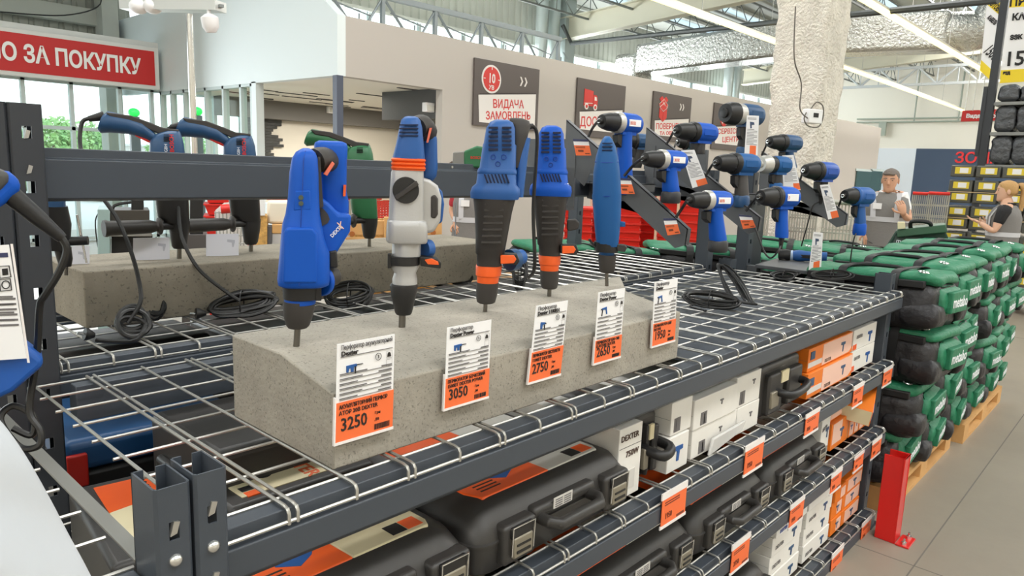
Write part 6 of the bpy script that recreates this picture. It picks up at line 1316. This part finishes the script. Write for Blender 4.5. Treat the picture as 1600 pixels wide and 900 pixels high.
def board(label, TL, TR, BR, BL, d, lines, yel):
    c = atd((TL[0]+BR[0])/2, (TL[1]+BR[1])/2, d); F = PF(c); t = thing('price_board', label, 'sign', F.P, F.rz)
    V = [F.L(*q) for q in (BL, BR, TR, TL)]; G = lambda u, v_: V[0].lerp(V[1], u).lerp(V[3].lerp(V[2], u), v_)
    def sh(name, u0, u1, v0, v1, m, dd): b = B(); b.loft([[G(u, v_)+Vector((0, e, 0)) for u, v_ in ((u0, v0), (u1, v0), (u1, v1), (u0, v1))] for e in (dd, .01)]); return b.build(name, m, t)
    sh('board', 0, 1, 0, 1, WHITE, 0)
    for v0, v1 in yel: sh('yellow_strip', 0, 1, v0, v1, YEL, -.004)
    H_ = (V[3]-V[0]).length
    for s_, u, v_, sz in lines: text(s_, sz*H_, INK, t, G(u, v_)+Vector((0, -.008, 0)), (PI/2, math.atan2((V[0]-V[1]).z, (V[1]-V[0]).x), 0), bold=.004*H_, sx=(.9 if TR[0]-TL[0] > 32 else .5))
    return t
board('white and yellow price board reading 15 facing the aisle', (1577, -28), (1640, -32), (1628, 126), (1562, 130), 12.2, (('ОБ', .18, .86, .10), ('ПРО', .05, .76, .11), ('КА', .15, .62, .09), ('ЗЗК', .15, .43, .06), ('15', .05, .17, .2), ('ВІД', .06, .085, .035)), ((0, .13), (.75, 1.0)))
board('yellow edged price board reading 1500 turned sideways by the rack post', (1546, -30), (1568, -12), (1548, 126), (1531, 110), 12.0, (('ОБОВ', .06, .84, .08), ('РОТОВИ', .06, .76, .08), ('КАБЕЛЬ', .1, .6, .06), ('1500', .05, .22, .16)), ((0, .12), (.74, 1.0)))
F = PF(atd(1520, 182, 19)); t = thing('hanging_sign', 'small red hanging sign reading Видача over the aisle', 'sign', F.P, F.rz)
b = B(); b.prism(F.poly([(1504, 173), (1575, 170), (1573, 188), (1501, 190)]), 'y', 0, .04); b.build('board', mat('banner_red', '#c4201f', .5), t); text('Видача товару', 8*F.s, PRINTW, t, F.L(1509, 184, -1), (PI/2, 0, 0), bold=.006)
for x in (1508, 1520, 1532): b = B(); q = F.L(x, 173); b.tube([q, (q.x, q.y, zroof(F.P.y)-F.P.z)], .012, n=5); b.build('wire', ZINC, t)
# ================================================================ people
SKIN = mat('skin', '#d3a183', .55); SKIN2 = mat('skin_light', '#dcaf93', .55); VEST = mat('grey_vest', '#7d7a77', .75, bump=(60, .15)); REFL = mat('reflective_band', '#c9c9cd', .35); JEANS = mat('jeans', '#3d5a80', .8); TROUS = mat('dark_trousers', '#44434a', .8); SHOE = mat('dark_shoe', '#232120', .6)
def skinmesh(nodes, edges, sub=2):
    """grow a tapering surface over a skeleton: nodes {name: (point, rx, ry)}"""
    nm = list(nodes); me = bpy.data.meshes.new('k'); me.from_pydata([tuple(nodes[k][0]) for k in nm], [(nm.index(a), nm.index(b_)) for a, b_ in edges], [])
    o = bpy.data.objects.new('k', me); COL.objects.link(o); o.modifiers.new('s', 'SKIN'); sv = me.skin_vertices[0].data
    for i, k in enumerate(nm): sv[i].radius = (nodes[k][1], nodes[k][2]); sv[i].use_root = (i == 0)
    m = o.modifiers.new('u', 'SUBSURF'); m.levels = m.render_levels = sub
    dg = bpy.context.evaluated_depsgraph_get(); r = bpy.data.meshes.new_from_object(o.evaluated_get(dg)); bpy.data.objects.remove(o); return r
def addmesh(b, me): b.bm.from_mesh(me)
def head(b, c, fwd, hh, tilt=0):
    """skull, jaw, nose, ears, brow; returns matrix of the head frame (local -y looks forward)"""
    a = math.atan2(fwd[1], fwd[0]) + PI/2; M = Matrix.Translation(c) @ Euler((tilt, 0, a)).to_matrix().to_4x4(); old = b.M; b.M = M; k = hh/.23
    rows = [(-.115, .018, .03, -.045), (-.105, .034, .045, -.045), (-.085, .048, .062, -.030), (-.05, .060, .078, -.012), (-.01, .070, .090, -.002), (.03, .075, .097, .003), (.065, .071, .092, .006), (.09, .056, .074, .008), (.107, .032, .044, .008), (.113, .010, .014, .008)]
    b.loft([[(x*k, y*k, z*k) for x, y, z in ell(0, cy, z, hx, hy, 24, 2.1)] for z, hx, hy, cy in rows])
    b.loft([[(x*k, y*k, z*k) for x, y, z in ((-.008, -.088, .018), (.008, -.088, .018), (.006, -.094, .012), (-.006, -.094, .012))], [(x*k, y*k, z*k) for x, y, z in ((-.011, -.088, -.012), (.011, -.088, -.012), (.009, -.108, -.018), (-.009, -.108, -.018))], [(x*k, y*k, z*k) for x, y, z in ((-.016, -.080, -.028), (.016, -.080, -.028), (.012, -.103, -.030), (-.012, -.103, -.030))]])
    for sx in (-1, 1):
        b.ball((sx*.076*k, .012*k, -.006*k), (.010*k, .019*k, .032*k), 10, 6)
        b.tube([(sx*.014*k, -.087*k, .030*k), (sx*.032*k, -.083*k, .034*k), (sx*.048*k, -.070*k, .028*k)], .006*k, n=6)
    b.M = old; return M, k
def face(M, k, par, browc):
    x = B(M)
    for sx in (-1, 1): x.ball((sx*.030*k, -.0815*k, .014*k), (.011*k, .006*k, .005*k), 10, 6)
    x.build('eyes', mat('eye_dark', '#3a2f2a', .4), par)
    x = B(M); x.tube([(-.022*k, -.080*k, -.055*k), (0, -.088*k, -.053*k), (.022*k, -.080*k, -.055*k)], .005*k, n=6); x.build('mouth', mat('lips', '#a8685c', .5), par)
    x = B(M)
    for sx in (-1, 1): x.tube([(sx*.014*k, -.092*k, .031*k), (sx*.032*k, -.089*k, .037*k), (sx*.050*k, -.074*k, .030*k)], .004*k, n=5)
    x.build('eyebrows', browc, par)
def hand(b, wrist, dirv, up, s=1, curl=.6, side=1):
    """palm, five separate bent fingers and a thumb leaving the side of the palm"""
    d = Vector(dirv).normalized(); u = Vector(up); u = (u-d*u.dot(d)).normalized(); w_ = d.cross(u)*side; W = Vector(wrist)
    b.loft([[W+d*t*s + w_*(math.cos(a)*hx*s) + u*(math.sin(a)*hy*s) for a in [2*PI*i/12 for i in range(12)]] for t, hx, hy in ((-.01, .024, .018), (.02, .032, .017), (.06, .040, .015), (.088, .039, .012), (.094, .03, .008))])
    for off, ln in ((-.029, .062), (-.010, .074), (.010, .078), (.029, .068)):
        p = W + d*.085*s + w_*off*s; pts = [p]; ang = 0
        for f_ in (.45, .32, .23): ang += curl*.75; pts.append(pts[-1] + (d*math.cos(ang) - u*math.sin(ang))*ln*f_*s)
        b.tube(pts, lambda t: (.0092-.003*t)*s, n=8, smooth=2)
    p = W + d*.03*s + w_*.036*s; q = p + (d*.55+w_*.75-u*.15).normalized()*.042*s; b.tube([p-w_*.014*s, p, q, q + (d*.9+w_*.1-u*.3).normalized()*.032*s], lambda t: (.0115-.003*t)*s, n=8, smooth=2)
def person(label, F, J, fwd, hair, skin=SKIN, legm=TROUS, shirtm=WHITE, sleeve=.5, tilt=0, hh=.23, armhands=((1, .6), (1, .6)), vest=True, hairm=None, vh=.78, lw=1.0):
    """J: joints in local metres; one continuous body, clothes as children"""
    t = thing('person', label, 'person', F.P, F.rz)
    fw = Vector((fwd[0], fwd[1], 0)).normalized(); sd = Vector((-fw.y, fw.x, 0))
    V = {k: Vector(v) for k, v in J.items()}
    body = {'pel': (V['pel'], .13*lw, .10), 'waist': (V['waist'], .125*lw, .095), 'chest': (V['chest'], .145*lw, .11), 'neckb': (V['neckb'], .085, .075), 'neck': (V['neck'], .056, .056), 'nt': (V['head']+Vector((0, 0, -.04)), .05, .05)}
    E = [('pel', 'waist'), ('waist', 'chest'), ('chest', 'neckb'), ('neckb', 'neck'), ('neck', 'nt')]
    for s_ in 'lr':
        for k, r in (('sh', .060), ('el', .042), ('wr', .027)): body[k+s_] = (V[k+s_], r, r)
        E += [('neckb', 'sh'+s_), ('sh'+s_, 'el'+s_), ('el'+s_, 'wr'+s_)]
        for k, r in (('hip', .085), ('kn', .058), ('an', .040)): body[k+s_] = (V[k+s_], r*lw, r*lw)
        body['toe'+s_] = (V['an'+s_] + fw*.13 + Vector((0, 0, -.055)), .034, .026)
        E += [('pel', 'hip'+s_), ('hip'+s_, 'kn'+s_), ('kn'+s_, 'an'+s_), ('an'+s_, 'toe'+s_)]
    b = B(); addmesh(b, skinmesh(body, E)); M, k = head(b, V['head'], fw, hh, tilt)
    for s_, (sc, cu) in zip('lr', armhands): d = V['wr'+s_]-V['el'+s_]; hd = V.get('hd'+s_, V['wr'+s_]+d)-V['wr'+s_]; hand(b, V['wr'+s_], hd, V.get('up'+s_, fw), sc, cu, 1 if s_ == 'l' else -1)
    bo = b.build('body', skin, t, angle=180); face(M, k, t, hairm or hair)
    def sub(name, keys, edges, m, grow, extra=None):
        N = {q: (body[q][0], body[q][1]+grow, body[q][2]+grow) for q in keys}
        if extra: N.update(extra)
        x = B(); addmesh(x, skinmesh(N, edges)); return x.build(name, m, t, angle=180)
    sub('trousers', ['pel', 'hipl', 'knl', 'anl', 'hipr', 'knr', 'anr'], [('pel', 'hipl'), ('hipl', 'knl'), ('knl', 'anl'), ('pel', 'hipr'), ('hipr', 'knr'), ('knr', 'anr')], legm, .016)
    ex = {}; ed = [('pel', 'waist'), ('waist', 'chest'), ('chest', 'neckb'), ('neckb', 'shl'), ('neckb', 'shr')]
    for s_ in 'lr': ex['c'+s_] = (V['sh'+s_].lerp(V['el'+s_], sleeve*2 if sleeve <= .5 else 1), .056, .056); ed.append(('sh'+s_, 'c'+s_))
    sub('shirt', ['pel', 'waist', 'chest', 'neckb', 'shl', 'shr'], ed, shirtm, .012, ex)
    x = B(); cc = V['neckb'].lerp(V['neck'], .45); x.tube([cc + sd*(.075*math.cos(a)) + fw*(.066*math.sin(a)) + Vector((0, 0, .018 - .022*max(0, math.sin(a)))) for a in [i*PI/9 for i in range(18)]], .016, n=8, cyc=True); x.build('collar', shirtm, t)
    for s_ in 'lr': sub('shoe', ['an'+s_, 'toe'+s_], [('an'+s_, 'toe'+s_)], SHOE, .010)
    if vest:
        c = V['chest']; zs = [V['pel'].z-.14, V['pel'].z, V['waist'].z, c.z, V['neckb'].z-.02, V['neckb'].z+.035]
        def cen(z):
            P = [V['pel'], V['waist'], c, V['neckb']]
            for a_, b_ in zip(P, P[1:]):
                if z <= b_.z: return a_.lerp(b_, max(-.8, (z-a_.z)/max(1e-4, b_.z-a_.z)))
            return P[-1]
        def ring(z, hw, hd): q = cen(z); return [q + sd*(hw*math.copysign(abs(math.cos(a))**.8, math.cos(a))) + fw*(hd*math.copysign(abs(math.sin(a))**.8, math.sin(a))) + Vector((0, 0, z-q.z)) for a in [2*PI*i/28 for i in range(28)]]
        W_ = [(zs[0], .225, .175), (zs[1], .215, .165), (zs[2], .205, .16), (zs[3], .21, .165), (zs[4], .19, .13), (zs[5], .09, .085)]
        x = B(); x.loft([ring(z, a*lw, d) for z, a, d in W_], (False, False)); ve = x.build('vest', VEST, t, angle=180)
        x = B(); x.loft([ring(z, (.2115)*lw, .1665) for z in (V['waist'].z-.005, V['waist'].z+.045)], (False, False)); x.build('reflective_band', REFL, ve, angle=180)
        for sx in (-1, 1):
            x = B(); pts = [cen(z)+sd*sx*.11*lw+fw*(d+.004)+Vector((0, 0, z-cen(z).z)) for z, d in ((V['waist'].z+.03, .155), (c.z, .156), (V['neckb'].z-.02, .115), (V['neckb'].z+.035, .06))]
            x.loft([[p-sd*.024, p+sd*.024, p+sd*.024-fw*.01, p-sd*.024-fw*.01] for p in pts]); x.build('reflective_stripe', REFL, ve)
        x = B(); q = c+fw*.172+sd*-.07; x.loft([[q-sd*.04+Vector((0, 0, -.03)), q+sd*.04+Vector((0, 0, -.03)), q+sd*.04+Vector((0, 0, .03)), q-sd*.04+Vector((0, 0, .03))], [q-sd*.04+Vector((0, 0, -.03))-fw*.01, q+sd*.04+Vector((0, 0, -.03))-fw*.01, q+sd*.04+Vector((0, 0, .03))-fw*.01, q-sd*.04+Vector((0, 0, .03))-fw*.01]]); x.build('badge', WHITE, ve)
    x = B(M); k_ = k
    if hair == 'short':
        R = [(-.02, .074, .070, .036), (.02, .080, .086, .026), (.055, .081, .094, .020), (.085, .070, .088, .014), (.108, .045, .060, .010), (.123, .012, .016, .010)]
        x.loft([[(a*k_, max(b_, -.030 if z < .05 else (-.072 if z < .07 else -1))*k_, c_*k_) for a, b_, c_ in ell(0, cy, z, hx, hy, 24, 2.2)] for z, hx, hy, cy in R])
        x.tube([(-.05*k_, -.078*k_, .075*k_), (0, -.094*k_, .083*k_), (.05*k_, -.078*k_, .075*k_)], .013*k_, n=8)
    else:
        R = [(-.045, .070, .060, .040), (0, .080, .085, .026), (.05, .082, .098, .014), (.085, .070, .090, .010), (.110, .046, .062, .010), (.125, .012, .016, .010)]
        x.loft([[(a*k_, max(b_, -.066 if z < .05 else -1)*k_, c_*k_) for a, b_, c_ in ell(0, cy, z, hx, hy, 24, 2.2)] for z, hx, hy, cy in R])
        x.tube([(0, .09*k_, .055*k_), (0, .14*k_, .06*k_), (0, .175*k_, .01*k_), (0, .17*k_, -.08*k_), (.01*k_, .15*k_, -.17*k_), (.012*k_, .145*k_, -.22*k_)], lambda u: (.022+.022*math.sin(PI*min(1, u*1.15)))*k_, n=10, smooth=4)
    ho = x.build('hair', hairm, t, angle=180)
    if hair != 'short': x = B(M); x.tube([(.0+.024*k_*math.cos(a), .115*k_, (.058+.024*math.sin(a))*k_) for a in [i*PI/6 for i in range(12)]], .008*k_, n=6, cyc=True); x.build('hair_tie', BLACK, ho)
    return t
GREYHAIR = mat('grey_hair', '#7a7069', .8, bump=(90, .5)); BLOND = mat('blond_hair', '#c49a63', .7, bump=(90, .5)); BROWNH = mat('brown_hair', '#4a3628', .8)
def base(px, d, py=285): p = atd(px, py, d); return PF(Vector((p.x, p.y, 0)))
def z(F, px, py, dy=0): q = F.L(px, py); return Vector((q.x, dy, q.z))
# man behind the bags
F = base(1389, 7.4); L = lambda x, y, d=0: z(F, x, y, d)
J = dict(head=L(1391, 282, -.03), neck=L(1389, 298, -.0), neckb=L(1388, 306, .02), chest=L(1387, 322, 0), waist=L(1386, 345, 0), pel=L(1385, 368, 0),
  shl=L(1368, 308, .02), ell=L(1357, 338, .02), wrl=L(1356, 362, -.06), shr=L(1411, 308, .02), elr=L(1419, 343, -.06), wrr=L(1411, 333, -.24),
  hipl=L(1376, 380, 0), hipr=L(1396, 380, 0)); J['hdr'] = L(1407, 318, -.26); J['upr'] = Vector((.3, -1, .1))
for s_, x in (('l', 1374), ('r', 1400)): q = F.L(x, 380); J['kn'+s_] = Vector((q.x, -.02, .50)); J['an'+s_] = Vector((q.x, .03, .09))
person('man in grey vest and white shirt looking down with a hand at his chest', F, J, (-.15, -1), 'short', SKIN, hairm=GREYHAIR, tilt=.16, sleeve=.36, armhands=((1, .4), (1.05, .75)))
# woman with a ponytail in front of the box wall
F = base(1562, 8.2); L = lambda x, y, d=0: z(F, x, y, d)
J = dict(head=L(1573, 299, 0), neck=L(1575, 316, 0), neckb=L(1573, 325, 0), chest=L(1570, 340, 0), waist=L(1566, 368, 0), pel=L(1562, 392, 0),
  shl=L(1568, 330, -.17), ell=L(1553, 361, -.20), wrl=L(1530, 346, -.20), shr=L(1572, 330, .17), elr=L(1560, 362, .2), wrr=L(1542, 352, .16),
  hipl=L(1561, 404, -.09), hipr=L(1562, 404, .09)); J['hdl'] = L(1512, 339, -.22); J['upl'] = Vector((0, .1, -1)); J['hdr'] = L(1530, 346, .1)
for s_, d in (('l', -.1), ('r', .1)): q = F.L(1563, 404); J['kn'+s_] = Vector((q.x-.01, d, .49)); J['an'+s_] = Vector((q.x+.02, d, .09))
person('woman with blond ponytail in grey vest and black T-shirt holding out her hand', F, J, (-1, -.12), 'tail', SKIN2, hairm=BLOND, shirtm=mat('black_tshirt', '#1d1c1e', .8), sleeve=.34, armhands=((.9, .25), (.9, .4)), lw=.86, tilt=.05)
# person whose lower body shows between the silver and the ribbed hammer
F = base(742, 7.0); L = lambda x, y, d=0: z(F, x, y, d)
J = dict(head=Vector((0, -.02, 1.55)), neck=Vector((0, 0, 1.43)), neckb=Vector((0, 0, 1.37)), chest=Vector((0, 0, 1.24)), waist=Vector((0, 0, 1.06)), pel=Vector((0, 0, .92)),
  shl=Vector((-.16, 0, 1.36)), ell=Vector((-.215, .02, 1.15)), wrl=L(712, 345, -.06), shr=Vector((.16, 0, 1.36)), elr=Vector((.22, .02, 1.12)), wrr=Vector((.18, -.12, .95)), hipl=Vector((-.09, 0, .84)), hipr=Vector((.09, 0, .84)),
  knl=Vector((-.09, -.01, .48)), knr=Vector((.09, .02, .48)), anl=Vector((-.1, .03, .09)), anr=Vector((.1, .05, .09)))
person('person in long grey vest and blue jeans half hidden behind the ribbed hammer', F, J, (-.1, -1), 'short', SKIN, legm=JEANS, hairm=BROWNH, shirtm=mat('red_shirt', '#b3303a', .8), sleeve=.45, hh=.22)
# ================================================================ price slips on the shelf rails
def slip(label, TL, TR, BR, lv, price='1950'):
    y = Y0-.006; a = at(*TL, 'y', y); c = at(*TR, 'y', y); d = at(*BR, 'y', y); w_ = c.x-a.x; h = a.z-d.z; t = thing('price_slip', label, 'price tag', (a.x, y, d.z))
    h = max(h, .05)
    b = B(); b.box((0, -.001, 0), (w_, .001, h*.8)); s_ = b.build('orange_slip', ORPAPER, t)
    b = B(); b.box((-.004, -.0015, h*.8), (w_+.004, .002, h)); b.build('clear_holder', mat('clear_plastic_edge', '#efe9e6', .2), t); b = B(); b.box((-.004, -.0015, -.006), (w_+.004, .002, .003)); b.build('clear_holder', mat('clear_plastic_edge', '#efe9e6', .2), t)
    brown = mat('brown_ink', '#7c3a22', .6)
    text(price, h*.24, brown, t, (.12*w_, -.0018, h*.2), sx=.8, bold=.0002, name='price')
    b = B()
    for k in range(2): b.box((.1*w_, -.0018, h*(.60+.07*k)), (.7*w_, 0, h*(.63+.07*k)))
    b.box((.62*w_, -.0018, h*.06), (.93*w_, 0, h*.13)); b.build('printed_line', brown, t); return t
slip('orange price slip on the second level rail below the 750W box', (1036, 772), (1073, 758), (1071, 800), 1)
slip('orange price slip on the second level rail below the white cartons', (1166, 697), (1194, 684), (1192, 724), 1)
slip('orange price slip on the second level rail below the orange cartons', (1260, 648), (1281, 637), (1279, 668), 1)
slip('small orange price slip on the second level rail before the far slip', (1335, 604), (1350, 597), (1349, 626), 1)
slip('small orange price slip at the far end of the second level rail', (1382, 577), (1395, 570), (1394, 595), 1)
slip('orange price slip on the third level rail between two black cases', (1145, 852), (1172, 836), (1171, 872), 2, '2750')
slip('orange price slip on the third level rail over the 12B carton', (1236, 790), (1257, 777), (1256, 806), 2)
slip('orange price slip on the third level rail over the plain white carton', (1300, 742), (1316, 731), (1315, 757), 2)
slip('small orange price slip on the third level rail over the narrow orange stack', (1336, 714), (1350, 705), (1349, 725), 2)
slip('small orange price slip at the far end of the third level rail', (1364, 690), (1378, 680), (1377, 704), 2)
slip('orange price slip on the lowest rail below the white stack', (1301, 866), (1318, 852), (1317, 884), 3)
slip('small orange price slip on the lowest rail next to the red guard', (1348, 818), (1362, 806), (1361, 832), 3)
# ================================================================ near end: boxes under the open mesh
def flatpack(label, P, wx, wy, h, rz):
    t = thing('tool_case', label, 'tool case', P, rz); b = B(); b.box((0, 0, 0), (wx, wy, h)); b.build('shell', CASEBLK, t, bevel=.012, seg=3)
    b = B(); b.prism([(.03, .04), (.45*wx, .04), (.38*wx, wy-.03), (.03, wy-.03)], 'z', h-.004, h+.002); o = b.build('orange_sleeve', ORANGE, t)
    b = B(); b.prism([(.45*wx, .04), (wx-.03, .04), (wx-.03, wy-.03), (.38*wx, wy-.03)], 'z', h-.004, h+.0018); c = b.build('cream_sleeve', CREAM, t)
    text('DEXTER', .045, mat('orange_brand', '#d96030', .5), c, (.47*wx, wy*.55, h+.0022), (0, 0, 0), bold=.0008)
    text('800W', .035, INK, o, (.10*wx, wy*.62, h+.0025), (0, 0, 0), bold=.0006)
    b = B(); b.prism([(.72*wx+.018*math.cos(k*PI/8), .12+.018*math.sin(k*PI/8)) for k in range(16)], 'z', h, h+.0022); b.build('dark_circle', INK, c)
    b = B(); b.box((.80*wx, .05, h), (.86*wx, .085, h+.0024)); b.build('dark_stamp', INK, c); b = B(); b.box((.87*wx, .05, h), (.93*wx, .085, h+.0024)); b.build('orange_stamp', ORANGE, c)
    return t
flatpack('flat case with orange and cream 800W sleeve under the mesh beside the block', (.585, 1.60, LZ[1]), .36, .34, .14, math.radians(-90))
flatpack('dark case with orange label under the mesh behind the twin upright', (.40, 1.55, LZ[1]), .36, .17, .135, math.radians(-96))
# added dark cases that hide the bright floor under rear rack and neighbouring bay
for i in range(5):
    b = B(); b.box((.50+i*.57, (1.84 if i else 2.27), .726), (1.03+i*.57, 2.55, 1.03)); tag(b.build('dark_fill_case', CASEBLK, None, bevel=.02, seg=3), 'dark plastic filler case on the lower level of the rear rack, %s along' % ('first', 'second', 'third', 'fourth', 'fifth')[i], 'tool case')
for i in range(5):
    b = B(); b.box((.50+i*.57, 1.84, .0), (1.03+i*.57, 2.5, .58)); tag(b.build('dark_fill_case', CASEBLK, None, bevel=.02, seg=3), 'large dark filler case on the floor under the rear rack, %s along' % ('first', 'second', 'third', 'fourth', 'fifth')[i], 'tool case')
for i, (xa, xb) in enumerate(((-.45, .08), (-1.05, -.5))):
    for j, (ya, yb) in enumerate(((.92, 1.28), (1.31, 1.66))):
        b = B(); b.box((xa, ya, .0), (xb, yb, .86)); tag(b.build('dark_fill_case', CASEBLK, None, bevel=.02, seg=3), 'dark filler case under the neighbouring bay deck, %s %s' % (('front', 'rear')[j], ('beside the twin upright', 'further off')[i]), 'tool case')
# blue display tool with cord and white card at the near bay
p = at(30, 470, 'x', .26); F = PF(p); F.P = Vector((p.x, p.y, 1.115)); t = thing('jigsaw', 'blue power tool with grey grip and thick cord beside the tall upright', 'power tool', F.P, F.rz)
L = F.L
b = B(); b.prism(F.poly([(-60, 530), (-60, 620), (-20, 628), (22, 608), (68, 568), (66, 556), (40, 536), (0, 520)]), 'y', -18*F.s, 40*F.s); b.build('shoe_housing', mat('tool_blue', '#1c56a8', .4), t, bevel=.008, seg=3)
b = B(); b.prism(F.poly([(-60, 250), (2, 266), (14, 268), (34, 284), (30, 298), (8, 318), (-10, 330), (-60, 330)]), 'y', -20*F.s, 20*F.s); hb = b.build('handle_end', BLUE, t, bevel=.010, seg=3)
b = B(); b.prism(F.poly([(-60, 255), (0, 264), (16, 270), (14, 284), (0, 300), (-60, 306)]), 'y', -25*F.s, 25*F.s); b.build('rubber_grip', mat('grey_grip2', '#4a4a48', .6), t, bevel=.008, seg=3)
b = B(); b.turn([(0, 15*F.s), (.5, 13*F.s), (.95, 9*F.s), (1, 8*F.s)], L(14, 302, 0), L(97, 372, -6)); b.build('cord_sleeve', BLACK, t)
b = B(); b.tube([L(94, 369, -6), L(103, 384, -8), L(101, 402, -8), L(88, 432, -4), L(70, 462, 2), L(62, 482, 8), L(58, 560, 14), L(46, 640, 4), L(62, 668, -14), L(60, 690, -20), L(30, 695, -10), L(0, 660, 10), L(20, 640, 20), L(52, 652, 6), L(50, 680, 0), L(20, 672, 10)], 5.5*F.s, n=8, smooth=6); b.build('power_cord', CABLE, t)
b = B(); b.prism(F.poly([(-60, 306), (0, 300), (-4, 420), (-2, 540), (-60, 560)]), 'y', -12*F.s, 24*F.s); b.build('motor_body', BLACK, t, bevel=.008)
P_ = [(-70, 384), (14, 379), (41, 553), (-70, 560)]
tt = thing('price_tag', 'white product card hanging on the blue tool beside the tall upright', 'price tag', F.P, F.rz)
b = B(); b.prism(F.poly(P_), 'y', -30*F.s, -28.8*F.s); b.build('card', WHITE, tt)
y = -30.8*F.s
b = B()
for i in range(6): b.prism(F.poly([(-40, 462+i*8), (24+i, 460+i*8), (24+i, 463+i*8), (-40, 465+i*8)]), 'y', y, y+.001); 
for i in range(4): b.prism(F.poly([(-20+8*(i % 2), 458+i*12), (20+i, 457+i*12), (20+i, 459.5+i*12), (-20+8*(i % 2), 460.5+i*12)]), 'y', y, y+.001)
b.build('printed_line', GREYINK, tt)
b = B(); b.prism(F.poly([(-8, 392), (12, 391), (13, 398), (-7, 399)]), 'y', y, y+.001); b.build('header', mat('indigo_header', '#353a5c', .5), tt)
b = B(); b.tube([L(-2, 412, -31), L(14, 411, -31), L(17, 428, -31), L(0, 430, -31)], .8*F.s, n=4, cyc=True); b.tube([L(-1, 432, -31), L(16, 431, -31), L(18, 448, -31), L(1, 450, -31)], .8*F.s, n=4, cyc=True); b.tube([L(9+6*math.cos(a), 440+6*math.sin(a), -31) for a in [k*PI/6 for k in range(12)]], .8*F.s, n=4, cyc=True)
b.prism(F.poly([(3, 416), (12, 415), (13, 425), (4, 426)]), 'y', y, y+.001); b.build('badge', INK, tt)
b = B(); b.prism(F.poly([(16, 378), (20, 378), (46, 560), (42, 560)]), 'y', -29*F.s, -28*F.s); b.build('clear_edge', mat('clear_plastic_edge', '#efe9e6', .2), tt)
# pale translucent plastic sheet hanging close to the viewer
rows = []
prof = [(-120, 560), (-60, 590), (0, 645), (22, 672), (48, 710), (70, 750), (92, 790), (112, 830), (135, 870), (160, 920), (200, 1000)]
b = B(); R = []
for k in range(14):
    u = k/13; off = u*u; row = []
    for i, (x, y_) in enumerate(prof):
        q = atd(x - 260*u, y_ + 150*u, .42 - .10*math.sin(u*2.2) + .008*math.sin(i*1.1+k*.7)); row.append(q)
    R.append(row)
vs = [[b.v(p) for p in r] for r in R]
for a_, c_ in zip(vs, vs[1:]):
    for i in range(len(a_)-1): b.f([a_[i], a_[i+1], c_[i+1], c_[i]])
o = b.build('plastic_sheet', mat('milky_sheet', '#c3c7cb', .5, bump=(18, .25, .01)), None, angle=180); md = o.modifiers.new('t', 'SOLIDIFY'); md.thickness = .006; md.offset = -1
m2 = o.modifiers.new('s', 'SUBSURF'); m2.levels = m2.render_levels = 2
tag(o, 'pale milky plastic sheet draped over the neighbouring bay', 'plastic sheet')
